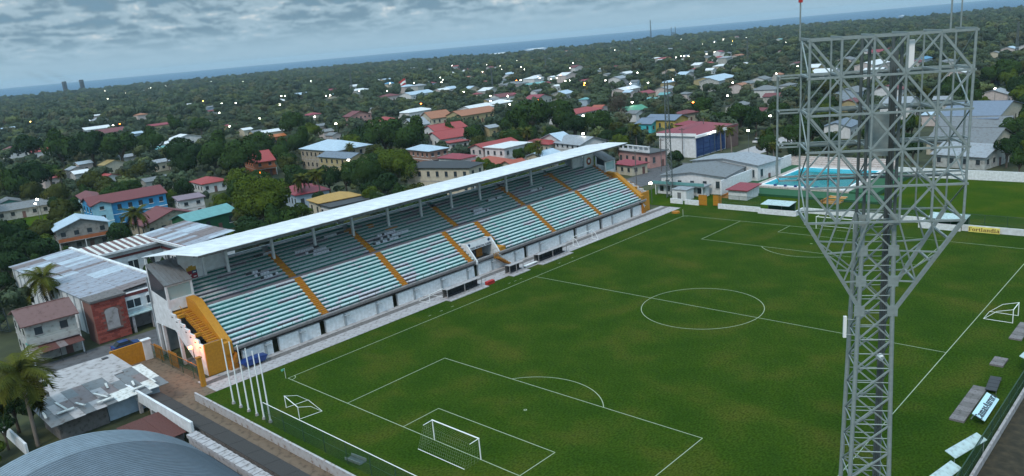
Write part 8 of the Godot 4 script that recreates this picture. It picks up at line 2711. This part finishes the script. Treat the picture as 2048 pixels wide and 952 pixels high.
const LABELS := [
	"long white roofed house in the middle distance below the twin smokestacks",
	"long dark red roofed house in the middle distance below the twin smokestacks",
	"pale blue roofed house in the middle distance toward the left shoreline",
	"crimson roofed house in the middle distance toward the left shoreline",
	"white roofed house in the middle distance toward the left shoreline",
	"small white roofed house in the middle distance below the twin smokestacks",
	"pale blue roofed house in the middle distance below the twin smokestacks",
	"small white roofed house in the distance below the twin smokestacks",
	"small grey roofed house in the distance below the twin smokestacks",
	"white roofed house near the shore toward the left shoreline",
	"white roofed house in the distance toward the left shoreline",
	"small white roofed house in the distance toward the left shoreline",
	"grey roofed house near the shore below the twin smokestacks",
	"grey roofed house in the distance below the twin smokestacks",
	"dark red roofed house in the middle distance below the twin smokestacks",
	"pale grey roofed house in the middle distance below the twin smokestacks",
	"small pale blue roofed house in the nearer streets below the twin smokestacks",
	"small pale grey roofed house in the nearer streets below the twin smokestacks",
	"small white roofed house in the nearer streets below the twin smokestacks",
	"ochre roofed house in the nearer streets below the twin smokestacks",
	"small pale grey roofed house in the nearer streets toward the left shoreline",
	"small teal roofed house in the nearer streets toward the left shoreline",
	"white roofed house in the nearer streets toward the left shoreline",
	"small red roofed house in the nearer streets below the twin smokestacks",
	"grey roofed house in the nearer streets toward the left shoreline",
	"small pale blue roofed house in the middle distance below the twin smokestacks",
	"grey roofed house in the middle distance toward the left shoreline",
	"small dark red roofed house in the middle distance toward the left shoreline",
	"small white roofed house in the middle distance toward the left shoreline",
	"orange roofed house in the nearer streets toward the left shoreline",
	"small grey roofed house in the nearer streets toward the left shoreline",
	"crimson roofed house in the middle distance left of the red and white flag",
	"pale blue roofed house in the distance left of the red and white flag",
	"long crimson roofed house in the distance left of the red and white flag",
	"small teal roofed house in the distance left of the red and white flag",
	"white roofed house in the distance left of the red and white flag",
	"bright blue roofed house in the distance near the red and white flag",
	"grey roofed house in the distance toward the left shoreline",
	"small grey roofed house in the nearer streets left of the red and white flag",
	"small grey roofed house in the middle distance left of the red and white flag",
	"white roofed house near the shore left of the red and white flag",
	"small white roofed house in the distance left of the red and white flag",
	"dark red roofed house near the shore left of the red and white flag",
	"small cream roofed house in the nearer streets left of the red and white flag",
	"long white roofed house near the shore near the red and white flag",
	"long pale blue roofed house in the middle distance near the red and white flag",
	"white roofed house in the middle distance near the red and white flag",
	"long grey roofed house in the middle distance behind the far half of the grandstand",
	"grey roofed house in the middle distance near the red and white flag",
	"small crimson roofed house in the middle distance behind the far half of the grandstand",
	"long crimson roofed house in the middle distance behind the far half of the grandstand",
	"small orange red roofed house in the nearer streets behind the far half of the grandstand",
	"small crimson roofed house in the middle distance near the red and white flag",
	"terracotta roofed house in the distance near the red and white flag",
	"crimson roofed house in the distance near the red and white flag",
	"white roofed house in the distance near the red and white flag",
	"long white roofed house near the shore behind the far half of the grandstand",
	"small grey roofed house in the distance behind the far half of the grandstand",
	"white roofed house in the distance behind the far half of the grandstand",
	"small white roofed house in the middle distance behind the far half of the grandstand",
	"small crimson roofed house in the distance behind the far half of the grandstand",
	"small grey roofed house in the middle distance behind the far half of the grandstand",
	"small teal roofed house in the middle distance behind the far half of the grandstand",
	"small white roofed house in the distance near the red and white flag",
	"white roofed house near the shore near the red and white flag",
	"grey roofed house near the shore near the red and white flag",
	"small white roofed house in the distance behind the far half of the grandstand",
	"small pale grey roofed house in the nearer streets near the red and white flag",
	"white roofed house in the distance near the tall lattice mast",
	"white roofed house in the middle distance behind the far half of the grandstand",
	"grey roofed house in the middle distance behind the far half of the grandstand",
	"small grey roofed house in the middle distance near the tall lattice mast",
	"ochre roofed house in the middle distance near the tall lattice mast",
	"red roofed house in the middle distance near the tall lattice mast",
	"white roofed house in the middle distance near the tall lattice mast",
	"small red roofed house in the middle distance near the tall lattice mast",
	"pale blue roofed house in the middle distance near the tall lattice mast",
	"long pale blue roofed house in the middle distance near the tall lattice mast",
	"pale grey roofed house in the middle distance near the tall lattice mast",
	"crimson roofed house in the middle distance near the tall lattice mast",
	"small pale blue roofed house in the middle distance behind the far half of the grandstand",
	"grey roofed house in the distance near the tall lattice mast",
	"grey roofed house in the middle distance near the tall lattice mast",
	"small white roofed house in the middle distance left of the floodlight tower",
	"long white roofed house in the distance left of the floodlight tower",
	"grey roofed house in the distance left of the floodlight tower",
	"terracotta roofed house in the middle distance left of the floodlight tower",
	"grey roofed house in the middle distance left of the floodlight tower",
	"grey roofed house in the nearer streets left of the floodlight tower",
	"red roofed house in the distance left of the floodlight tower",
	"small teal roofed house in the nearer streets near the tall lattice mast",
	"small grey roofed house in the nearer streets near the tall lattice mast",
	"white roofed house in the distance left of the floodlight tower",
	"white roofed house near the shore behind the far half of the grandstand",
	"red roofed house in the distance behind the far half of the grandstand",
	"small teal roofed house in the middle distance near the tall lattice mast",
	"long white roofed house near the shore seen through the floodlight tower",
	"white roofed house in the distance seen through the floodlight tower",
	"white roofed house in the middle distance seen through the floodlight tower",
	"grey roofed house in the middle distance seen through the floodlight tower",
	"bright blue roofed house in the middle distance seen through the floodlight tower",
	"small crimson roofed house in the middle distance seen through the floodlight tower",
	"pale blue roofed house in the middle distance at the right edge",
	"small grey roofed house in the middle distance at the right edge",
	"grey roofed house in the nearer streets seen through the floodlight tower",
	"dark red roofed house in the nearer streets seen through the floodlight tower",
	"slate roofed house in the nearer streets seen through the floodlight tower",
	"small pale grey roofed house in the nearer streets seen through the floodlight tower",
	"small pale blue roofed house in the nearer streets seen through the floodlight tower",
	"white roofed house in the nearer streets seen through the floodlight tower",
	"small dark red roofed house in the nearer streets left of the floodlight tower",
	"small pale blue roofed house in the middle distance near the tall lattice mast",
	"dark red roofed house in the middle distance behind the far half of the grandstand",
	"long teal roofed house in the middle distance behind the far half of the grandstand",
	"long red roofed house in the nearer streets behind the far half of the grandstand",
	"small terracotta roofed house in the middle distance left of the floodlight tower",
	"long white roofed house in the middle distance near the red and white flag",
	"grey roofed house in the nearer streets near the tall lattice mast",
	"pale grey roofed house in the middle distance behind the far half of the grandstand",
	"long white roofed house in the middle distance behind the far half of the grandstand",
	"small dark red roofed house in the middle distance left of the floodlight tower",
	"pale blue roofed house in the middle distance behind the far half of the grandstand",
	"small pale grey roofed house in the distance near the tall lattice mast",
	"pale grey roofed house in the distance behind the far half of the grandstand",
	"small dark red roofed house in the distance near the tall lattice mast",
	"pale grey roofed house in the distance near the tall lattice mast",
	"long red roofed house in the distance near the tall lattice mast",
	"long pale blue roofed house in the distance behind the far half of the grandstand",
	"small teal roofed house in the distance left of the floodlight tower",
	"small grey roofed house in the distance left of the floodlight tower",
	"dark red roofed house in the distance behind the far half of the grandstand",
	"pale blue roofed house in the distance behind the far half of the grandstand",
	"small terracotta roofed house in the distance near the tall lattice mast",
	"dark red roofed house in the distance near the tall lattice mast",
	"terracotta roofed house in the distance near the tall lattice mast",
	"crimson roofed house in the distance near the tall lattice mast",
	"pale blue roofed house in the middle distance near the red and white flag",
	"small teal roofed house in the distance behind the far half of the grandstand",
	"long grey roofed house in the distance left of the floodlight tower",
	"red roofed house in the distance near the tall lattice mast",
	"small dark red roofed house in the distance near the red and white flag",
	"small pale blue roofed house in the distance near the red and white flag",
	"small grey roofed house in the distance near the tall lattice mast",
	"teal roofed house in the distance left of the floodlight tower",
	"terracotta roofed house in the distance behind the far half of the grandstand",
	"terracotta roofed house near the shore behind the far half of the grandstand",
	"white roofed house near the shore near the tall lattice mast",
	"grey roofed house near the shore behind the far half of the grandstand",
	"small white roofed house near the shore near the tall lattice mast",
	"teal roofed house in the distance near the tall lattice mast",
	"red roofed house near the shore behind the far half of the grandstand",
	"small teal roofed house near the shore behind the far half of the grandstand",
	"dark red roofed house near the shore near the tall lattice mast",
	"long pale grey roofed house in the distance near the tall lattice mast",
	"crimson roofed house in the distance behind the far half of the grandstand",
	"white roofed house in the middle distance left of the red and white flag",
	"small pale blue roofed house in the middle distance near the red and white flag",
	"pale grey roofed house in the middle distance near the red and white flag",
	"dark red roofed house in the middle distance near the red and white flag",
	"red roofed house in the middle distance below the twin smokestacks",
	"small teal roofed house in the middle distance toward the left shoreline",
	"small terracotta roofed house in the middle distance toward the left shoreline",
	"small white roofed house in the middle distance at the right edge",
	"dark red roofed house in the middle distance seen through the floodlight tower",
	"crimson roofed house in the middle distance seen through the floodlight tower",
	"small dark red roofed house in the nearer streets seen through the floodlight tower",
	"small pale grey roofed house in the nearer streets at the right edge",
	"long white roofed house in the middle distance seen through the floodlight tower",
	"pale grey roofed house in the nearer streets seen through the floodlight tower",
	"terracotta roofed house in the distance left of the red and white flag",
	"long pale grey roofed house in the distance near the red and white flag",
	"long teal roofed house in the distance near the red and white flag",
	"red roofed house in the distance near the red and white flag",
	"terracotta roofed house near the shore left of the red and white flag",
	"small grey roofed house in the distance near the red and white flag",
	"pale blue roofed house in the distance near the red and white flag",
	"pale grey roofed house in the distance near the red and white flag",
	"large bright green tree left of the white shop with flat charcoal roof",
	"large bright green tree left of the cream two storey block with dark roof",
	"large green tree behind the building with yellow hipped roof",
	"round green tree behind the house with crimson hip roof and pale",
	"large green tree right of the large beige building",
	"large green tree behind the salmon brick house with light blue hip",
	"large dark green tree behind the large beige building",
	"large green tree right of the white bungalow with red hip roof",
	"large green tree left of the two storey orange house with red roof",
	"large dark green tree in the middle distance toward the left shoreline",
	"large green tree behind the two storey orange house with red roof",
	"large green tree in the middle distance toward the left shoreline",
	"large green tree in the middle distance below the twin smokestacks",
	"large dark green tree in the middle distance below the twin smokestacks",
	"large dark green tree behind the small house with green gable",
	"large green tree behind the small house with green gable",
	"round olive green tree right of the long low house with grey roof",
	"round olive green tree left of the pale blue three storey wing with a",
	"round dark green tree in front of the two storey unpainted cement house with light",
	"round dark green tree left of the two storey unpainted cement house with light",
	"large bright green tree in the middle distance left of the red and white flag",
	"large green tree in the middle distance left of the red and white flag",
	"large green tree right of the two storey orange house with red roof",
	"large green tree in the middle distance behind the far half of the grandstand",
	"large green tree right of the small white annex with flat red roof",
	"large dark green tree behind the white house with pale blue metal roof",
	"large green tree behind the white house with pale blue metal roof",
	"large bare pinkish tree in front of the house with sea green metal roof",
	"round bright green tree behind the house with red hip roof",
	"round green tree in front of the small white annex with flat red roof",
	"round green tree right of the white two storey house with long red",
	"round green tree right of the yellow house with crimson hip roof",
	"large green tree right of the yellow house with crimson hip roof",
	"round dark green tree right of the yellow house with crimson hip roof",
	"round green tree in front of the house with dark red roof",
	"round green tree right of the cream two storey block with dark roof",
	"round bright green tree in front of the small orange red roof",
	"round green tree behind the small orange red roof",
	"round bright green tree left of the low pale blue roof",
	"round dark green tree right of the house with crimson hip roof and pale",
	"round green tree right of the house with crimson hip roof and pale",
	"round green tree right of the large white hall with crimson roof",
	"small dark green tree right of the rear clubhouse hall with ribbed light grey",
	"round green tree right of the second grey roofed block",
	"round dark green tree right of the low pale grey roofed hut by the",
	"small green tree in front of the low pale grey roofed hut by the",
	"large green tree in the middle distance at the right edge",
	"large dark green tree in the middle distance at the right edge",
	"round bright green tree behind the cream two storey block with dark roof",
	"small bright green tree behind the cream two storey block with dark roof",
	"small dark green tree behind the building with yellow hipped roof",
	"small dark green tree in the nearer streets below the twin smokestacks",
	"small dark green tree in front of the two storey white and teal house with",
	"round dark green tree in the nearer streets below the twin smokestacks",
	"small green tree in the nearer streets below the twin smokestacks",
	"small green tree behind the two storey white and teal house with",
	"round green tree in the nearer streets left of the red and white flag",
	"round dark green tree in the nearer streets toward the left shoreline",
	"round bright green tree left of the pale blue three storey wing with a",
	"round green tree left of the two storey unpainted cement house with light",
	"round dark green tree in the nearer streets left of the red and white flag",
	"round green tree in the nearer streets near the red and white flag",
	"round green tree in front of the white shop with flat charcoal roof",
	"round bright green tree left of the long low house with grey roof",
	"round dark green tree in front of the white shop with flat charcoal roof",
	"round dark green tree right of the white shop with flat charcoal roof",
	"round bright green tree left of the two storey unpainted cement house with light",
	"round green tree left of the second grey roofed block",
	"round dark green tree in front of the long low house with grey roof",
	"round olive green tree left of the two storey unpainted cement house with light",
	"round bright green tree in the nearer streets at the right edge",
	"round bright green tree right of the small white house with flat mauve roof",
	"round olive green tree left of the house with crimson hip roof and pale",
	"round olive green tree left of the small house with green gable",
	"round green tree behind the pale blue three storey wing with a",
	"round bright green tree in the nearer streets near the red and white flag",
	"round green tree left of the small house with green gable",
	"round green tree behind the large hall with slate blue roof and",
	"round dark green tree behind the house with crimson hip roof and pale",
	"round dark green tree in the nearer streets seen through the floodlight tower",
	"round olive green tree right of the white shop with flat charcoal roof",
	"round green tree in the nearer streets behind the far half of the grandstand",
	"round dark green tree right of the long dark green house with pale teal",
	"round green tree right of the small white house with flat mauve roof",
	"round dark green tree left of the two storey orange house with red roof",
	"round green tree behind the pinkish white two storey house with red",
	"round green tree in the nearer streets left of the floodlight tower",
	"small green tree in the nearer streets left of the red and white flag",
	"round bright green tree in front of the two storey unpainted cement house with light",
	"round bright green tree in front of the small pavilion with crimson hip roof",
	"round green tree in front of the ochre two storey block with slate blue",
	"round olive green tree left of the long grey roofed block",
	"round bright green tree left of the cream two storey block with dark roof",
	"round green tree in the nearer streets seen through the floodlight tower",
	"round olive green tree in front of the salmon brick house with light blue hip",
	"round green tree in front of the house with crimson hip roof and pale",
	"round olive green tree in the nearer streets below the twin smokestacks",
	"round green tree right of the large hall with slate blue roof and",
	"round bright green tree right of the long grey roofed block",
	"round olive green tree right of the second grey roofed block",
	"round bright green tree in front of the white shop with flat charcoal roof",
	"small dark green tree in the nearer streets left of the red and white flag",
	"round green tree behind the rear clubhouse hall with ribbed light grey",
	"round olive green tree right of the large hall with slate blue roof and",
	"round bright green tree behind the large beige building",
	"round green tree in the middle distance seen through the floodlight tower",
	"round olive green tree behind the two storey unpainted cement house with light",
	"round bright green tree in the nearer streets seen through the floodlight tower",
	"round green tree behind the house with red hip roof",
	"round dark green tree left of the low pale grey roofed hut by the",
	"small bright green tree in the nearer streets near the red and white flag",
	"round olive green tree behind the pale blue three storey wing with a",
	"small dark green tree in front of the white shop with flat charcoal roof",
	"round green tree in the middle distance left of the floodlight tower",
	"round bright green tree in the middle distance at the right edge",
	"round dark green tree in the middle distance seen through the floodlight tower",
	"round green tree in the middle distance below the twin smokestacks",
	"round bright green tree right of the long low house with grey roof",
	"round dark green tree in front of the cream two storey block with dark roof",
	"round dark green tree behind the small white house with flat mauve roof",
	"round dark green tree behind the house with red hip roof",
	"round green tree in the middle distance at the right edge",
	"round olive green tree right of the small house with green gable",
	"round olive green tree right of the ochre two storey block with slate blue",
	"round dark green tree behind the pale blue three storey wing with a",
	"round dark green tree in the middle distance below the twin smokestacks",
	"round bright green tree behind the two storey orange house with red roof",
	"round bright green tree left of the small pavilion with crimson hip roof",
	"small olive green tree in the nearer streets left of the red and white flag",
	"round green tree left of the white bungalow with red hip roof",
	"round green tree in the middle distance behind the far half of the grandstand",
	"round green tree right of the long dark green house with pale teal",
	"round olive green tree left of the ochre two storey block with slate blue",
	"small bright green tree left of the white shop with flat charcoal roof",
	"round olive green tree in the middle distance seen through the floodlight tower",
	"round dark green tree right of the second grey roofed block",
	"round olive green tree left of the second grey roofed block",
	"round bright green tree behind the pink house with white balustraded roof terrace",
	"round olive green tree in the nearer streets behind the far half of the grandstand",
	"small green tree right of the white shop with flat charcoal roof",
	"small dark green tree right of the low pale grey roofed hut by the",
	"round dark green tree left of the small pavilion with crimson hip roof",
	"small green tree in front of the white shop with flat charcoal roof",
	"small bright green tree in the nearer streets behind the far half of the grandstand",
	"round dark green tree in the nearer streets left of the floodlight tower",
	"round green tree in front of the two storey orange house with red roof",
	"round green tree left of the long grey roofed block",
	"small bright green tree in front of the white shop with flat charcoal roof",
	"small dark green tree right of the long dark green house with pale teal",
	"small olive green tree behind the two storey unpainted cement house with light",
	"round olive green tree right of the cream two storey block with dark roof",
	"round olive green tree behind the pinkish white two storey house with red",
	"round dark green tree left of the house with red hip roof",
	"round olive green tree behind the long house with slate blue roof and",
	"small green tree left of the two storey unpainted cement house with light",
	"small dark green tree right of the white shop with flat charcoal roof",
	"round dark green tree in the middle distance toward the left shoreline",
	"round bright green tree right of the low house with wide dark red gable",
	"round olive green tree in the middle distance toward the left shoreline",
	"small green tree right of the two storey unpainted cement house with light",
	"round dark green tree right of the white house with grey gable roof",
	"small green tree in the nearer streets near the red and white flag",
	"small bright green tree right of the white shop with flat charcoal roof",
	"round green tree behind the long bright blue two storey building",
	"small olive green tree right of the long dark green house with pale teal",
	"small dark green tree left of the low pale grey roofed hut by the",
	"round bright green tree right of the ochre two storey block with slate blue",
	"small dark green tree left of the two storey unpainted cement house with light",
	"round bright green tree behind the small house with green gable",
	"round green tree left of the house with red hip roof",
	"round bright green tree behind the large hall with slate blue roof and",
	"round bright green tree in the middle distance below the twin smokestacks",
	"small green tree in front of the two storey unpainted cement house with light",
	"round dark green tree left of the house with wide crimson roof",
	"round dark green tree left of the large hall with slate blue roof and",
	"round green tree right of the house with dark red roof",
	"round olive green tree in front of the house with wide crimson roof",
	"small bright green tree left of the pale blue three storey wing with a",
	"round bright green tree left of the long grey roofed block",
	"round olive green tree in the middle distance at the right edge",
	"round green tree left of the cream two storey block with dark roof",
	"round dark green tree left of the long grey roofed block",
	"round green tree right of the long low house with grey roof",
	"round olive green tree in the nearer streets seen through the floodlight tower",
	"small dark green tree right of the building with yellow hipped roof",
	"small olive green tree in front of the long dark green house with pale teal",
	"small dark green tree in the nearer streets toward the left shoreline",
	"small bright green tree right of the low pale grey roofed hut by the",
	"small green tree in front of the small pavilion with crimson hip roof",
	"small bright green tree in the nearer streets toward the left shoreline",
	"round olive green tree left of the salmon brick house with light blue hip",
	"round bright green tree behind the small white house with flat mauve roof",
	"round dark green tree behind the large hall with slate blue roof and",
	"round bright green tree behind the pale blue three storey wing with a",
	"small dark green tree in front of the cream two storey block with dark roof",
	"round bright green tree behind the white house with pale blue metal roof",
	"round olive green tree behind the white house with grey gable roof",
	"small dark green tree left of the small pavilion with crimson hip roof",
	"small dark green tree right of the small pavilion with crimson hip roof",
	"round dark green tree behind the small house with green gable",
	"round green tree left of the ochre two storey block with slate blue",
	"yellow lit street lamp near the shore below the twin smokestacks",
	"yellow lit street lamp in the distance below the twin smokestacks",
	"white lit street lamp in the distance below the twin smokestacks",
	"orange lit street lamp in the middle distance below the twin smokestacks",
	"yellow lit street lamp in the middle distance below the twin smokestacks",
	"white lit street lamp in the middle distance below the twin smokestacks",
	"yellow lit street lamp in the distance toward the left shoreline",
	"white lit street lamp near the shore toward the left shoreline",
	"white lit street lamp in the middle distance toward the left shoreline",
	"white lit street lamp near the shore below the twin smokestacks",
	"white lit street lamp in the distance toward the left shoreline",
	"white lit street lamp in the nearer streets left of the red and white flag",
	"white lit street lamp in the middle distance left of the red and white flag",
	"white lit street lamp in the distance left of the red and white flag",
	"white lit street lamp near the shore left of the red and white flag",
	"white lit street lamp in the middle distance near the red and white flag",
	"white lit street lamp in the distance near the red and white flag",
	"white lit street lamp near the shore near the red and white flag",
	"orange lit street lamp in the middle distance near the red and white flag",
	"white lit street lamp in the middle distance behind the far half of the grandstand",
	"orange lit street lamp in the nearer streets behind the far half of the grandstand",
	"orange lit street lamp in the middle distance behind the far half of the grandstand",
	"white lit street lamp in the distance behind the far half of the grandstand",
	"white lit street lamp near the shore behind the far half of the grandstand",
	"white lit street lamp in the nearer streets behind the far half of the grandstand",
	"white lit street lamp near the shore near the tall lattice mast",
	"orange lit street lamp in the distance near the tall lattice mast",
	"white lit street lamp in the distance near the tall lattice mast",
	"yellow lit street lamp in the distance near the tall lattice mast",
	"white lit street lamp in the distance left of the floodlight tower",
	"white lit street lamp near the shore left of the floodlight tower",
	"white lit street lamp in the middle distance near the tall lattice mast",
	"yellow lit street lamp in the middle distance behind the far half of the grandstand",
	"white lit street lamp in the nearer streets near the tall lattice mast",
	"orange lit street lamp in the nearer streets near the tall lattice mast",
	"white lit street lamp in the nearer streets left of the floodlight tower",
	"white lit street lamp in the middle distance left of the floodlight tower",
	"white lit street lamp in the nearer streets below the twin smokestacks",
	"orange lit street lamp in the nearer streets toward the left shoreline",
	"white lit street lamp in the middle distance seen through the floodlight tower",
	"white lit street lamp in the distance seen through the floodlight tower",
	"white lit street lamp in the nearer streets at the right edge",
	"white lit street lamp near the shore seen through the floodlight tower"
]
